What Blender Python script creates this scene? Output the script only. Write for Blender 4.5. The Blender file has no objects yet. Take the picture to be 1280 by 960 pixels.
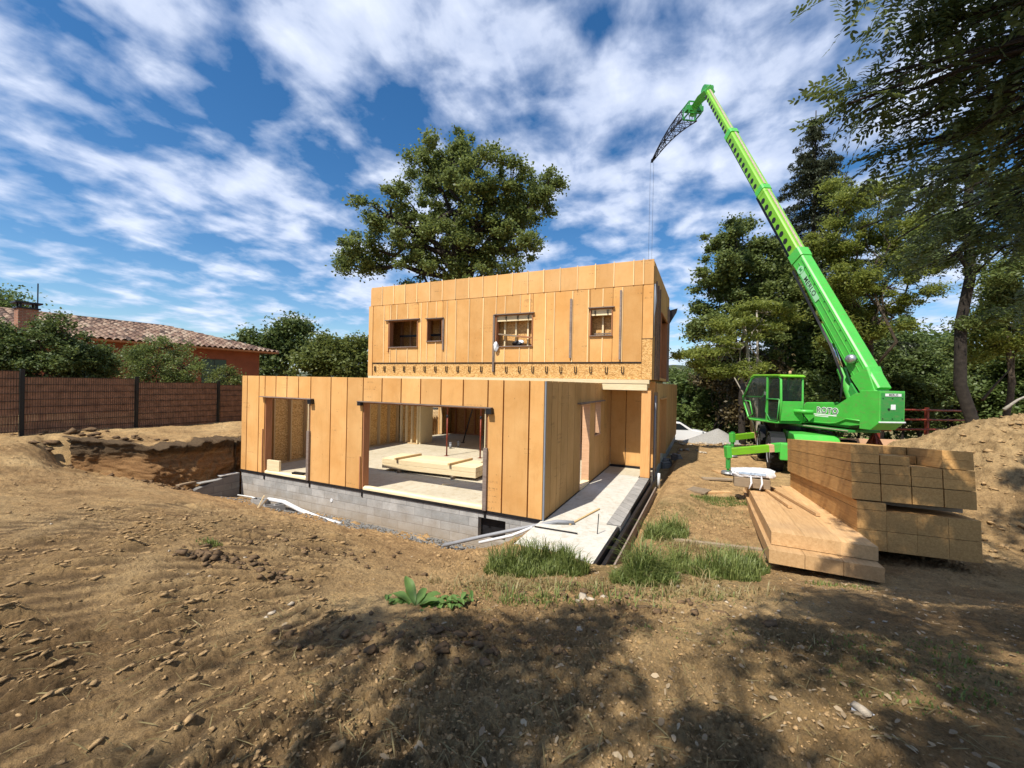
import bpy, math, random
import numpy as np
from mathutils import Vector, Matrix
random.seed(7)
scene = bpy.context.scene
COL = scene.collection
PI = math.pi

# ------------------------------------------------------------------ camera model
F_PX = 515.0
def ray0(x, y): return np.array([x - 640.0, F_PX, -(y - 480.0)])
_A = ray0(-465, 456); _B = ray0(886, 484)
_up = np.cross(_B, _A); _up /= np.linalg.norm(_up)
if _up[2] < 0: _up = -_up
_fw = np.array([0, 1, 0.]); _fw -= _fw @ _up * _up; _fw /= np.linalg.norm(_fw)
_rt = np.cross(_fw, _up)
RC = np.array([_rt, _fw, _up])
CAMZ = 2.8
CAM = np.array([0, 0, CAMZ])
def ray(x, y): return RC @ ray0(x, y)
def at(x, y, Y):
    """point seen in direction x, y of the picture, at distance Y in front of the camera"""
    r = ray(x, y); return CAM + r * (Y / r[1])
def onz(x, y, z):
    r = ray(x, y); return CAM + r * ((z - CAMZ) / r[2])
_a = RC @ _A; _a[2] = 0; _a /= np.linalg.norm(_a)
U = -_a; V = np.array([_a[1], -_a[0], 0]); V = V if V[1] > 0 else -V
C0 = onz(679, 651, 0)
HROT = math.atan2(U[1], U[0])
def W(u, v, z=0): return C0 + u * U + v * V + np.array([0, 0, z])
def uv_of(x, y):
    dx = x - C0[0]; dy = y - C0[1]
    return dx * U[0] + dy * U[1], dx * V[0] + dy * V[1]

cam_d = bpy.data.cameras.new('camera'); cam = bpy.data.objects.new('camera', cam_d); COL.objects.link(cam)
cam_d.sensor_width = 36; cam_d.lens = F_PX / 1280 * 36; cam_d.clip_start = 0.05; cam_d.clip_end = 6000
m = Matrix.Identity(4)
cx_ = RC @ np.array([1, 0, 0]); cy_ = RC @ np.array([0, 0, 1]); cz_ = -(RC @ np.array([0, 1, 0]))
for i in range(3):
    m[i][0] = cx_[i]; m[i][1] = cy_[i]; m[i][2] = cz_[i]
m[0][3], m[1][3], m[2][3] = 0, 0, CAMZ
cam.matrix_world = m
scene.camera = cam

# ------------------------------------------------------------------ tags
def tag(o, label=None, cat=None, group=None, kind=None):
    if label: o['label'] = label
    if cat: o['category'] = cat
    if group: o['group'] = group
    if kind: o['kind'] = kind
    return o
def empty(name, loc, rz=0, label=None, cat=None, group=None, rot=None):
    o = bpy.data.objects.new(name, None); COL.objects.link(o)
    o.location = tuple(float(c) for c in loc)
    o.rotation_euler = rot if rot else (0, 0, rz)
    o.empty_display_size = 0.1
    return tag(o, label, cat, group)
def put(o, loc, rz=0, rot=None):
    o.location = tuple(float(c) for c in loc); o.rotation_euler = rot if rot else (0, 0, rz); return o

# ------------------------------------------------------------------ mesh builder
class MB:
    def __init__(s): s.v = []; s.f = []
    def add(s, vs, fs, M=None):
        n = len(s.v)
        if M is not None: vs = [tuple(M @ Vector(p)) for p in vs]
        s.v += [tuple(float(c) for c in p) for p in vs]; s.f += [tuple(n + i for i in f) for f in fs]
        return s
    def box(s, x0, x1, y0, y1, z0, z1, M=None):
        vs = [(x0,y0,z0),(x1,y0,z0),(x1,y1,z0),(x0,y1,z0),(x0,y0,z1),(x1,y0,z1),(x1,y1,z1),(x0,y1,z1)]
        return s.add(vs, [(0,3,2,1),(4,5,6,7),(0,1,5,4),(1,2,6,5),(2,3,7,6),(3,0,4,7)], M)
    def prism(s, poly, a0, a1, axis='y', M=None):
        """poly of 2-D points extruded along axis"""
        n = len(poly)
        def mk(p, a):
            if axis == 'y': return (p[0], a, p[1])
            if axis == 'x': return (a, p[0], p[1])
            return (p[0], p[1], a)
        vs = [mk(p, a0) for p in poly] + [mk(p, a1) for p in poly]
        fs = [tuple(range(n))[::-1], tuple(range(n, 2*n))] + [(i, (i+1) % n, n + (i+1) % n, n + i) for i in range(n)]
        return s.add(vs, fs, M)
    def tube(s, pts, r, n=8, cap=True, M=None):
        pts = [Vector(tuple(float(c) for c in p)) for p in pts]
        rs = r if isinstance(r, (list, tuple)) else [r] * len(pts)
        rings = []; vs = []
        pn = None
        for i, p in enumerate(pts):
            d = (pts[min(i+1, len(pts)-1)] - pts[max(i-1, 0)])
            if d.length < 1e-9: d = Vector((0,0,1))
            d.normalize()
            if pn is None:
                a = Vector((0,0,1)) if abs(d.z) < .9 else Vector((1,0,0))
                pn = d.cross(a).normalized()
            else:
                pn = (pn - d * pn.dot(d)); pn = pn.normalized() if pn.length > 1e-6 else d.orthogonal().normalized()
            b = d.cross(pn)
            for k in range(n):
                t = 2*PI*k/n
                vs.append(tuple(p + (pn*math.cos(t) + b*math.sin(t)) * rs[i]))
        fs = []
        for i in range(len(pts)-1):
            for k in range(n):
                fs.append((i*n+k, i*n+(k+1) % n, (i+1)*n+(k+1) % n, (i+1)*n+k))
        if cap:
            fs.append(tuple(range(n))[::-1]); fs.append(tuple(range((len(pts)-1)*n, len(pts)*n)))
        return s.add(vs, fs, M)
    def bar(s, p0, p1, w, h, M=None):
        """square bar between two points"""
        p0 = Vector(tuple(float(c) for c in p0)); p1 = Vector(tuple(float(c) for c in p1)); d = (p1-p0).normalized()
        a = Vector((0,0,1)) if abs(d.z) < .95 else Vector((1,0,0))
        x = d.cross(a).normalized(); y = x.cross(d)
        vs = []
        for p in (p0, p1):
            for sx, sy in ((-1,-1),(1,-1),(1,1),(-1,1)): vs.append(tuple(p + x*sx*w/2 + y*sy*h/2))
        return s.add(vs, [(0,3,2,1),(4,5,6,7),(0,1,5,4),(1,2,6,5),(2,3,7,6),(3,0,4,7)], M)
    def lathe(s, prof, n=24, axis='z', M=None, c=(0,0,0)):
        vs = []
        for (r, h) in prof:
            for k in range(n):
                t = 2*PI*k/n; a, b = r*math.cos(t), r*math.sin(t)
                if axis == 'z': p = (a, b, h)
                elif axis == 'y': p = (a, h, b)
                else: p = (h, a, b)
                vs.append((p[0]+c[0], p[1]+c[1], p[2]+c[2]))
        fs = []
        for i in range(len(prof)-1):
            for k in range(n): fs.append((i*n+k, i*n+(k+1) % n, (i+1)*n+(k+1) % n, (i+1)*n+k))
        fs.append(tuple(range(n))[::-1]); fs.append(tuple(range((len(prof)-1)*n, len(prof)*n)))
        return s.add(vs, fs, M)
    def build(s, name, mat, parent=None, smooth=False, bevel=0, auto=False):
        me = bpy.data.meshes.new(name); me.from_pydata(s.v, [], s.f); me.update()
        me.materials.append(mat)
        import bmesh
        bm = bmesh.new(); bm.from_mesh(me); bmesh.ops.recalc_face_normals(bm, faces=bm.faces[:]); bm.to_mesh(me); bm.free()
        if smooth:
            me.polygons.foreach_set('use_smooth', [True]*len(me.polygons))
            if auto:
                try: me.set_sharp_from_angle(angle=math.radians(35))
                except Exception: pass
        o = bpy.data.objects.new(name, me); COL.objects.link(o)
        if parent: o.parent = parent
        if bevel:
            b = o.modifiers.new('bevel', 'BEVEL'); b.width = bevel; b.segments = 2; b.limit_method = 'ANGLE'
        return o

def mesh_np(name, verts, faces, mat, parent=None, smooth=False):
    """fast mesh from numpy arrays; faces: list of (M,k) int arrays"""
    if not isinstance(faces, (list, tuple)): faces = [faces]
    verts = np.asarray(verts, dtype=np.float32)
    me = bpy.data.meshes.new(name)
    me.vertices.add(len(verts)); me.vertices.foreach_set('co', verts.ravel())
    li = np.concatenate([f.ravel() for f in faces]).astype(np.int32)
    tot = np.concatenate([np.full(len(f), f.shape[1]) for f in faces]).astype(np.int32)
    st = np.concatenate([[0], np.cumsum(tot)[:-1]]).astype(np.int32)
    me.loops.add(len(li)); me.loops.foreach_set('vertex_index', li)
    me.polygons.add(len(tot)); me.polygons.foreach_set('loop_start', st)
    try: me.polygons.foreach_set('loop_total', tot)
    except Exception: pass
    if smooth: me.polygons.foreach_set('use_smooth', np.ones(len(tot), dtype=bool))
    me.update(calc_edges=True); me.validate()
    me.materials.append(mat)
    o = bpy.data.objects.new(name, me); COL.objects.link(o)
    if parent: o.parent = parent
    return o

# ------------------------------------------------------------------ numpy noise
def _hash(ix, iy, seed):
    h = (ix.astype(np.int64) * 374761393 + iy.astype(np.int64) * 668265263 + seed * 1442695041) & 0xFFFFFFFF
    h = ((h ^ (h >> 13)) * 1274126177) & 0xFFFFFFFF
    h = h ^ (h >> 16)
    return (h & 0xFFFFFF) / float(0xFFFFFF)
def vn(x, y, seed=0):
    x = np.asarray(x, float); y = np.asarray(y, float)
    ix = np.floor(x); iy = np.floor(y); fx = x-ix; fy = y-iy
    fx = fx*fx*fx*(fx*(fx*6-15)+10); fy = fy*fy*fy*(fy*(fy*6-15)+10)
    a = _hash(ix, iy, seed); b = _hash(ix+1, iy, seed); c = _hash(ix, iy+1, seed); d = _hash(ix+1, iy+1, seed)
    return (a*(1-fx)+b*fx)*(1-fy) + (c*(1-fx)+d*fx)*fy
def fbm(x, y, oct=4, seed=0, gain=.5, lac=2.03):
    s = 0; a = 1; t = 0
    for i in range(oct):
        s = s + a*(vn(x, y, seed+i*17)-.5)*2; t += a; a *= gain; x = x*lac+13.7; y = y*lac+7.3
    return s/t
def sst(a, b, x):
    t = np.clip((np.asarray(x, float)-a)/(b-a), 0, 1); return t*t*(3-2*t)

# ------------------------------------------------------------------ materials
class NT:
    def __init__(s, name):
        s.m = bpy.data.materials.new(name); s.m.use_nodes = True
        s.t = s.m.node_tree; s.t.nodes.clear()
        s.out = s.n('ShaderNodeOutputMaterial'); s.b = s.n('ShaderNodeBsdfPrincipled')
        s.l(s.b.outputs[0], s.out.inputs[0])
        s.tc = s.n('ShaderNodeTexCoord')
    def n(s, t, **k):
        x = s.t.nodes.new(t)
        for a, b in k.items(): setattr(x, a, b)
        return x
    def l(s, a, b): s.t.links.new(a, b)
    def set(s, i, v): s.b.inputs[i].default_value = v; return s
    def mapping(s, scale=(1,1,1), src='Object', rot=(0,0,0)):
        m = s.n('ShaderNodeMapping'); m.inputs['Scale'].default_value = scale; m.inputs['Rotation'].default_value = rot
        s.l(s.tc.outputs[src], m.inputs[0]); return m.outputs[0]
    def noise(s, vec, scale=5, detail=4, rough=.55, dist=0):
        x = s.n('ShaderNodeTexNoise'); s.l(vec, x.inputs['Vector']); x.inputs['Scale'].default_value = scale
        x.inputs['Detail'].default_value = detail; x.inputs['Roughness'].default_value = rough; x.inputs['Distortion'].default_value = dist
        return x.outputs[0]
    def ramp(s, fac, stops):
        r = s.n('ShaderNodeValToRGB'); s.l(fac, r.inputs[0])
        e = r.color_ramp.elements
        while len(e) > 1: e.remove(e[-1])
        e[0].position = stops[0][0]; e[0].color = (*stops[0][1], 1) if len(stops[0][1]) == 3 else stops[0][1]
        for p, c in stops[1:]:
            q = e.new(p); q.color = (*c, 1) if len(c) == 3 else c
        return r.outputs[0]
    def mix(s, fac, a, b, mode='MIX'):
        x = s.n('ShaderNodeMix', data_type='RGBA', blend_type=mode)
        if isinstance(fac, (int, float)): x.inputs[0].default_value = fac
        else: s.l(fac, x.inputs[0])
        for i, v in ((6, a), (7, b)):
            if isinstance(v, tuple): x.inputs[i].default_value = (*v, 1)
            else: s.l(v, x.inputs[i])
        return x.outputs[2]
    def math(s, op, a, b=None, clamp=False):
        x = s.n('ShaderNodeMath', operation=op); x.use_clamp = clamp
        for i, v in ((0, a), (1, b)):
            if v is None: continue
            if isinstance(v, (int, float)): x.inputs[i].default_value = v
            else: s.l(v, x.inputs[i])
        return x.outputs[0]
    def bump(s, h, strength=.5, dist=.01):
        x = s.n('ShaderNodeBump'); x.inputs['Strength'].default_value = strength; x.inputs['Distance'].default_value = dist
        s.l(h, x.inputs['Height']); s.l(x.outputs[0], s.b.inputs['Normal']); return s
    def col(s, c): s.l(c, s.b.inputs['Base Color']); return s

def g3(v): return (v, v, v)
M = {}
def simple(key, col, rough=.6, metal=0, var=.12, scale=6, bump=0.15, bd=.004, spec=.3):
    t = NT(key); v = t.mapping()
    n = t.noise(v, scale, 5)
    lo = tuple(c*(1-var) for c in col); hi = tuple(min(1, c*(1+var)) for c in col)
    t.col(t.ramp(n, [(.3, lo), (.7, hi)])); t.set('Roughness', rough).set('Metallic', metal).set('Specular IOR Level', spec)
    if bump: t.bump(t.noise(v, scale*8, 3), bump, bd)
    M[key] = t.m; return t.m

def wood_mat(key, lo, hi, stretch=(14, 14, 1.2), rough=.75, grime=.25, grimecol=(.12,.08,.05), scale=3, rnd=(.78,1.14)):
    t = NT(key)
    oi = t.n('ShaderNodeObjectInfo')
    add = t.n('ShaderNodeVectorMath', operation='ADD'); t.l(t.mapping(stretch), add.inputs[0])
    sc = t.n('ShaderNodeVectorMath', operation='SCALE'); sc.inputs[3].default_value = 37.0
    cmb = t.n('ShaderNodeCombineXYZ'); t.l(oi.outputs['Random'], cmb.inputs[0]); t.l(oi.outputs['Random'], cmb.inputs[1]); t.l(cmb.outputs[0], sc.inputs[0])
    t.l(sc.outputs[0], add.inputs[1])
    g = t.noise(add.outputs[0], scale, 7, .62, .6)
    c = t.ramp(g, [(.25, lo), (.75, hi)])
    big = t.noise(t.mapping((1,1,1)), 1.7, 4, .6)
    c = t.mix(t.math('MULTIPLY', t.ramp(big, [(.5, g3(0)), (.75, g3(1))]), grime), c, grimecol)
    # each piece a little lighter or darker
    hsv = t.n('ShaderNodeHueSaturation'); t.l(c, hsv.inputs['Color'])
    mr = t.n('ShaderNodeMapRange'); t.l(oi.outputs['Random'], mr.inputs[0]); mr.inputs[3].default_value = rnd[0]; mr.inputs[4].default_value = rnd[1]
    t.l(mr.outputs[0], hsv.inputs['Value']); t.col(hsv.outputs[0])
    t.set('Roughness', rough).set('Specular IOR Level', .2)
    t.bump(g, .25, .004)
    M[key] = t.m; return t.m

# wood fibre facade boards (0.6 m wide, dusty orange), faint ink smudges
def board_mat(key, lo, hi):
    t = NT(key); v = t.mapping()
    n1 = t.noise(v, 1.1, 4, .6); n2 = t.noise(v, 60, 3, .7)
    c = t.ramp(n1, [(.3, lo), (.7, hi)])
    c = t.mix(.16, c, t.ramp(n2, [(.3, g3(.35)), (.7, g3(1))]), 'MULTIPLY')
    geo = t.n('ShaderNodeNewGeometry'); mr = t.n('ShaderNodeMapRange'); t.l(geo.outputs['Random Per Island'], mr.inputs[0]); mr.inputs[3].default_value = .80; mr.inputs[4].default_value = 1.08
    hv = t.n('ShaderNodeHueSaturation'); t.l(c, hv.inputs['Color']); t.l(mr.outputs[0], hv.inputs['Value']); c = hv.outputs[0]
    kn = t.n('ShaderNodeTexVoronoi'); t.l(t.mapping((5,5,3.1)), kn.inputs['Vector']); kn.inputs['Scale'].default_value = 1
    c = t.mix(t.math('MULTIPLY', t.math('LESS_THAN', kn.outputs['Distance'], .055), .5), c, (.14,.07,.03))
    bl = t.noise(t.mapping((1,1,.5)), 3.3, 6, .72, .5)
    c = t.mix(t.math('MULTIPLY', t.ramp(bl, [(.52, g3(0)), (.70, g3(1))]), .28), c, tuple(x*.6 for x in lo))
    # vertical rain stains
    st = t.noise(t.mapping((9, 9, .7)), 1.4, 4, .6)
    c = t.mix(t.math('MULTIPLY', t.ramp(st, [(.52, g3(0)), (.72, g3(1))]), .16), c, tuple(x*.55 for x in lo))
    # horizontal print rows broken in dashes: the makers' ink marks
    br = t.n('ShaderNodeTexBrick'); mp = t.n('ShaderNodeMapping'); mp.inputs['Rotation'].default_value = (PI/2, 0, 0); t.l(t.tc.outputs['Object'], mp.inputs[0])
    vo = t.n('ShaderNodeTexVoronoi'); t.l(t.mapping((1.35, 1.35, 1.6)), vo.inputs['Vector']); vo.inputs['Scale'].default_value = 1; 
    near = t.math('LESS_THAN', vo.outputs['Distance'], .27)
    sep = t.n('ShaderNodeSeparateXYZ'); t.l(t.tc.outputs['Object'], sep.inputs[0])
    dots = t.noise(t.mapping((60, 60, 9)), 1, 2, .5)
    row = t.noise(t.mapping((.6, .6, 22)), 1, 0, .5)
    ink = t.math('MULTIPLY', near, t.math('MULTIPLY', t.math('GREATER_THAN', dots, .54), t.math('GREATER_THAN', row, .6)))
    c = t.mix(t.math('MULTIPLY', ink, .55), c, (.12, .07, .04))
    t.t.nodes.remove(br)
    t.col(c); t.set('Roughness', .85).set('Specular IOR Level', .12); t.bump(n2, .25, .003)
    M[key] = t.m; return t.m
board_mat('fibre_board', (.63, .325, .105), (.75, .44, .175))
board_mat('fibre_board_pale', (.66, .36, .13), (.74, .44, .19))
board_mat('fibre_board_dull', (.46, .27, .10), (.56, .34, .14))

def osb_mat(key, tint=(1,1,1), amt=1):
    t = NT(key)
    vo = t.n('ShaderNodeTexVoronoi'); t.l(t.mapping((1,1,2.2)), vo.inputs['Vector']); vo.inputs['Scale'].default_value = 26; vo.inputs['Randomness'].default_value = 1
    n = t.noise(t.mapping((1,1,1)), 18, 5, .7, 2)
    sep = t.n('ShaderNodeSeparateColor'); t.l(vo.outputs['Color'], sep.inputs[0])
    k = t.math('ADD', t.math('MULTIPLY', sep.outputs[0], .55), t.math('MULTIPLY', n, .5))
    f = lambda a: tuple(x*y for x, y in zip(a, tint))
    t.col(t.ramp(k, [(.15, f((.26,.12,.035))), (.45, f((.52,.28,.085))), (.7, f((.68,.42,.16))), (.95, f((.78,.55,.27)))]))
    t.set('Roughness', .6).set('Specular IOR Level', .3); t.bump(k, .3, .003)
    M[key] = t.m
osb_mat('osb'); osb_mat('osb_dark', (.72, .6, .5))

wood_mat('stud_wood', (.50,.33,.15), (.66,.48,.26), grime=.1)
wood_mat('stud_wood_red', (.30,.13,.06), (.42,.20,.10), grime=.15)
wood_mat('pale_beam', (.66,.52,.30), (.82,.70,.46), stretch=(1.2,12,12), grime=.08)
wood_mat('batten_pale', (.74,.50,.24), (.86,.64,.36), stretch=(14,14,1), grime=.05)
wood_mat('post_wood', (.52,.26,.09), (.68,.38,.15), stretch=(14,14,1), grime=.1)
wood_mat('lumber', (.37,.19,.062), (.62,.37,.14), stretch=(16,1.1,16), grime=.5, grimecol=(.17,.10,.055), scale=2.2, rnd=(.88,1.08))
wood_mat('lumber_pale', (.42,.245,.105), (.63,.41,.205), stretch=(14,1,14), grime=.35, grimecol=(.22,.15,.10), scale=2)
wood_mat('weathered_plank', (.20,.15,.10), (.36,.28,.19), stretch=(1.2,16,16), grime=.4)
wood_mat('dirty_flashing', (.16,.12,.10), (.30,.24,.20), stretch=(1.5,10,10), grime=.4, grimecol=(.05,.04,.04))
wood_mat('plywood_peach', (.52,.30,.17), (.66,.42,.26), stretch=(1,3,10), grime=.3)

simple('black_membrane', (.012,.012,.014), .5, var=.4)
simple('grey_sealant', (.20,.22,.25), .5)
simple('white_plastic', (.62,.64,.66), .4, var=.15, scale=3)
simple('grey_plastic', (.25,.26,.28), .45)
simple('black_plastic', (.015,.015,.017), .4)
simple('white_film', (.72,.73,.76), .25, var=.2, scale=7, bump=.8, bd=.02)
simple('red_steel', (.20,.035,.018), .5, var=.4, scale=12)
simple('dark_steel', (.03,.03,.035), .45, .6)
simple('galvanised', (.42,.44,.46), .4, .8, var=.25, scale=30)
simple('chrome', (.75,.76,.78), .12, 1, bump=0)
simple('tyre_rubber', (.018,.018,.018), .85, var=.5, scale=14)
simple('fence_post', (.012,.013,.012), .5)
simple('gravel_grey', (.34,.33,.31), .95, var=.35, scale=30, bump=1, bd=.03)
simple('cloth_white', (.65,.66,.68), .8, bump=.5)
simple('clod_dark', (.15,.095,.05), .95, var=.4, scale=25, bump=.8, bd=.01)
simple('clod', (.38,.25,.12), .95, var=.35, scale=25, bump=.8, bd=.01)
simple('stone', (.40,.34,.26), .9, var=.3, scale=20, bump=.5, bd=.01)
simple('terracotta_wall', (.235,.078,.040), .9, var=.12, scale=3, bump=.3)
simple('shutter_green', (.05,.09,.07), .6)
simple('brick_red', (.30,.10,.05), .85, var=.3, scale=14)

def green_paint(key, col):
    t = NT(key); v = t.mapping()
    n = t.noise(v, 2.2, 5, .65)
    c = t.ramp(n, [(.3, tuple(x*.82 for x in col)), (.72, col)])
    d = t.noise(t.mapping((1,1,2.5)), 5, 6, .7)
    c = t.mix(t.math('MULTIPLY', t.ramp(d, [(.50, g3(0)), (.72, g3(1))]), .5), c, (.20,.19,.09))
    sc_ = t.noise(t.mapping((1,1,1)), 22, 6, .8)
    c = t.mix(t.math('MULTIPLY', t.ramp(sc_, [(.60, g3(0)), (.66, g3(1))]), .45), c, tuple(x*.35+.01 for x in col))
    t.col(c); t.set('Roughness', .38).set('Specular IOR Level', .5); t.b.inputs['Coat Weight'].default_value = .15
    t.bump(t.noise(v, 40, 2), .04, .002)
    M[key] = t.m
green_paint('crane_green', (.075, .50, .065)); green_paint('crane_lime', (.19, .50, .018))
simple('badge_pale', (.30,.60,.34), .5, var=.05); green_paint('crane_green_dull', (.035,.30,.055))
M['white_decal'] = simple('white_decal', (.78,.8,.8), .5, var=.05)
M['black_decal'] = simple('black_decal', (.03,.05,.03), .5, var=.05)

t = NT('cab_glass'); t.set('Base Color', (.03,.045,.04,1)).set('Roughness', .04).set('Transmission Weight', .0).set('Specular IOR Level', .8); t.set('Alpha', .35); M['cab_glass'] = t.m
t = NT('car_glass'); t.set('Base Color', (.015,.02,.025,1)).set('Roughness', .05); M['car_glass'] = t.m
t = NT('car_white'); t.set('Base Color', (.75,.76,.77,1)).set('Roughness', .25); M['car_white'] = t.m

# concrete block plinth
def block_mat(key, lo, hi, mort, bw=.5, rh=.2, rot=0):
    t = NT(key)
    sep = t.n('ShaderNodeSeparateXYZ'); t.l(t.tc.outputs['Object'], sep.inputs[0])
    cm = t.n('ShaderNodeCombineXYZ'); t.l(t.math('ADD', sep.outputs[0], sep.outputs[1]), cm.inputs[0]); t.l(sep.outputs[2], cm.inputs[1])
    br = t.n('ShaderNodeTexBrick'); t.l(cm.outputs[0], br.inputs['Vector'])
    br.inputs['Scale'].default_value = 1; br.inputs['Brick Width'].default_value = bw; br.inputs['Row Height'].default_value = rh
    br.inputs['Mortar Size'].default_value = .009; br.inputs['Mortar Smooth'].default_value = .4
    br.inputs['Color1'].default_value = (*lo, 1); br.inputs['Color2'].default_value = (*hi, 1); br.inputs['Mortar'].default_value = (*mort, 1)
    v = t.mapping(); n = t.noise(v, 2.4, 6, .65); n2 = t.noise(v, 45, 4, .7)
    c = t.mix(.55, br.outputs[0], t.ramp(n, [(.3, g3(.35)), (.68, g3(1.1))]), 'MULTIPLY')
    c = t.mix(.35, c, t.ramp(n2, [(.3, g3(.5)), (.7, g3(1.0))]), 'MULTIPLY')
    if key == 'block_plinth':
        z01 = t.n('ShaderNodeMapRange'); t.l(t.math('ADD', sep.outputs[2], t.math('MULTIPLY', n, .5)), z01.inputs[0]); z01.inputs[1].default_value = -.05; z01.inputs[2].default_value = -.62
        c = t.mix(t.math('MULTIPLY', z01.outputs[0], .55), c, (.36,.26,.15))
    t.col(c); t.set('Roughness', .92)
    h = t.math('SUBTRACT', n2, t.math('MULTIPLY', br.outputs['Fac'], 1.2))
    t.bump(h, .5, .008); M[key] = t.m
block_mat('block_plinth', (.33,.33,.32), (.46,.45,.43), (.30,.29,.28))
block_mat('block_wall', (.20,.19,.18), (.28,.27,.25), (.16,.155,.15))
block_mat('edge_masonry', (.30,.29,.27), (.42,.40,.37), (.14,.13,.12), .32, .14)
block_mat('brick', (.30,.11,.055), (.36,.15,.08), (.34,.28,.22), .22, .065)

# slab concrete, dusty
def slab_mat(key, a, b, cc):
    t = NT(key); v = t.mapping()
    n1 = t.noise(v, .9, 6, .65); n2 = t.noise(v, 6, 7, .75, .4); n3 = t.noise(v, 70, 3, .6)
    c = t.ramp(n1, [(.3, a), (.7, b)])
    c = t.mix(t.math('MULTIPLY', t.ramp(n2, [(.48, g3(0)), (.66, g3(1))]), .55), c, cc)
    c = t.mix(.25, c, t.ramp(n3, [(.3, g3(.5)), (.7, g3(1))]), 'MULTIPLY')
    t.col(c); t.set('Roughness', .9); t.bump(n2, .3, .006); M[key] = t.m
slab_mat('slab_outside', (.50,.48,.42), (.62,.60,.54), (.36,.29,.18))
slab_mat('slab_inside', (.44,.39,.28), (.57,.52,.40), (.34,.26,.14))

def leaf_mat(key, lo, hi, trans=.35, hue=(0.5)):
    t = NT(key)
    geo = t.n('ShaderNodeNewGeometry')
    n = t.noise(t.mapping((1,1,1)), .55, 3, .6)
    k = t.math('ADD', t.math('MULTIPLY', geo.outputs['Random Per Island'], .6), t.math('MULTIPLY', n, .55))
    c = t.ramp(k, [(.15, lo), (.55, tuple((a+b)/2 for a, b in zip(lo, hi))), (.95, hi)])
    t.col(c); t.set('Roughness', .5).set('Specular IOR Level', .35)
    tr = t.n('ShaderNodeBsdfTranslucent')
    hs = t.n('ShaderNodeHueSaturation'); t.l(c, hs.inputs['Color']); hs.inputs['Value'].default_value = 1.5; hs.inputs['Hue'].default_value = .485
    t.l(hs.outputs[0], tr.inputs[0])
    mx = t.n('ShaderNodeMixShader'); mx.inputs[0].default_value = trans
    t.l(t.b.outputs[0], mx.inputs[1]); t.l(tr.outputs[0], mx.inputs[2]); t.l(mx.outputs[0], t.out.inputs[0])
    M[key] = t.m
leaf_mat('leaf_oak', (.055,.085,.020), (.175,.225,.068), .42)
leaf_mat('leaf_shrub', (.030,.058,.014), (.14,.185,.055), .32)
leaf_mat('leaf_shrub_light', (.06,.085,.018), (.16,.19,.05))
leaf_mat('leaf_locust', (.07,.105,.018), (.26,.30,.065), .5)
leaf_mat('leaf_dark', (.038,.066,.016), (.15,.21,.058), .4)
leaf_mat('leaf_brown', (.050,.040,.016), (.130,.100,.040), .25)
leaf_mat('leaf_conifer', (.026,.036,.020), (.075,.092,.05), .15)
leaf_mat('leaf_near', (.030,.050,.016), (.12,.165,.05), .35)
leaf_mat('grass_blade', (.055,.095,.015), (.24,.28,.085), .35)
leaf_mat('grass_dry', (.16,.13,.05), (.34,.28,.13), .3)
leaf_mat('dock_leaf', (.06,.13,.025), (.16,.26,.07), .3)
leaf_mat('dead_leaf', (.14,.09,.045), (.42,.33,.21), .1)
simple('bark', (.085,.066,.048), .95, var=.45, scale=8, bump=1, bd=.03)
simple('bark_pale', (.30,.27,.22), .9, var=.35, scale=8, bump=.6, bd=.02)
simple('bark_dark', (.035,.028,.022), .95, var=.4, scale=8, bump=.8, bd=.03)
# ------------------------------------------------------------------ sun, sky
SUN_DIR = (-(.19*U + .68*V) ) ; SUN_DIR = np.array([SUN_DIR[0], SUN_DIR[1], 1.0]); SUN_DIR /= np.linalg.norm(SUN_DIR)
elev = math.asin(SUN_DIR[2]); azim = math.atan2(SUN_DIR[0], SUN_DIR[1])
sd = bpy.data.lights.new('sun', 'SUN'); sd.energy = 4.3; sd.angle = math.radians(.55); sd.color = (1, .93, .82)
so = bpy.data.objects.new('sun', sd); COL.objects.link(so)
so.rotation_euler = Vector(tuple(SUN_DIR)).to_track_quat('Z', 'Y').to_euler()
wd = bpy.data.worlds.new('World'); scene.world = wd; wd.use_nodes = True
nt = wd.node_tree; nt.nodes.clear()
def wn(t, **k):
    x = nt.nodes.new(t)
    for a, b in k.items(): setattr(x, a, b)
    return x
def wl(a, b): nt.links.new(a, b)
def wmath(op, a, b=None, clamp=False):
    x = wn('ShaderNodeMath', operation=op); x.use_clamp = clamp
    for i, v in ((0, a), (1, b)):
        if v is None: continue
        if isinstance(v, (int, float)): x.inputs[i].default_value = v
        else: wl(v, x.inputs[i])
    return x.outputs[0]
def wramp(f, stops):
    r = wn('ShaderNodeValToRGB'); wl(f, r.inputs[0]); e = r.color_ramp.elements
    while len(e) > 1: e.remove(e[-1])
    e[0].position = stops[0][0]; e[0].color = (*stops[0][1], 1)
    for p, c in stops[1:]: q = e.new(p); q.color = (*c, 1)
    return r.outputs[0]
sky = wn('ShaderNodeTexSky', sky_type='NISHITA'); sky.sun_disc = False; sky.sun_elevation = elev; sky.sun_rotation = azim
sky.air_density = 1.0; sky.dust_density = .3; sky.ozone_density = 2.5; sky.altitude = 300
hs = wn('ShaderNodeHueSaturation'); wl(sky.outputs[0], hs.inputs['Color']); hs.inputs['Saturation'].default_value = 1.30; hs.inputs['Value'].default_value = .74
tc = wn('ShaderNodeTexCoord'); sep = wn('ShaderNodeSeparateXYZ'); wl(tc.outputs['Generated'], sep.inputs[0])
zz = wmath('ADD', wmath('MAXIMUM', sep.outputs[2], 0.0), .16)
cm = wn('ShaderNodeCombineXYZ'); wl(wmath('DIVIDE', sep.outputs[0], zz), cm.inputs[0]); wl(wmath('DIVIDE', sep.outputs[1], zz), cm.inputs[1])
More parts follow.
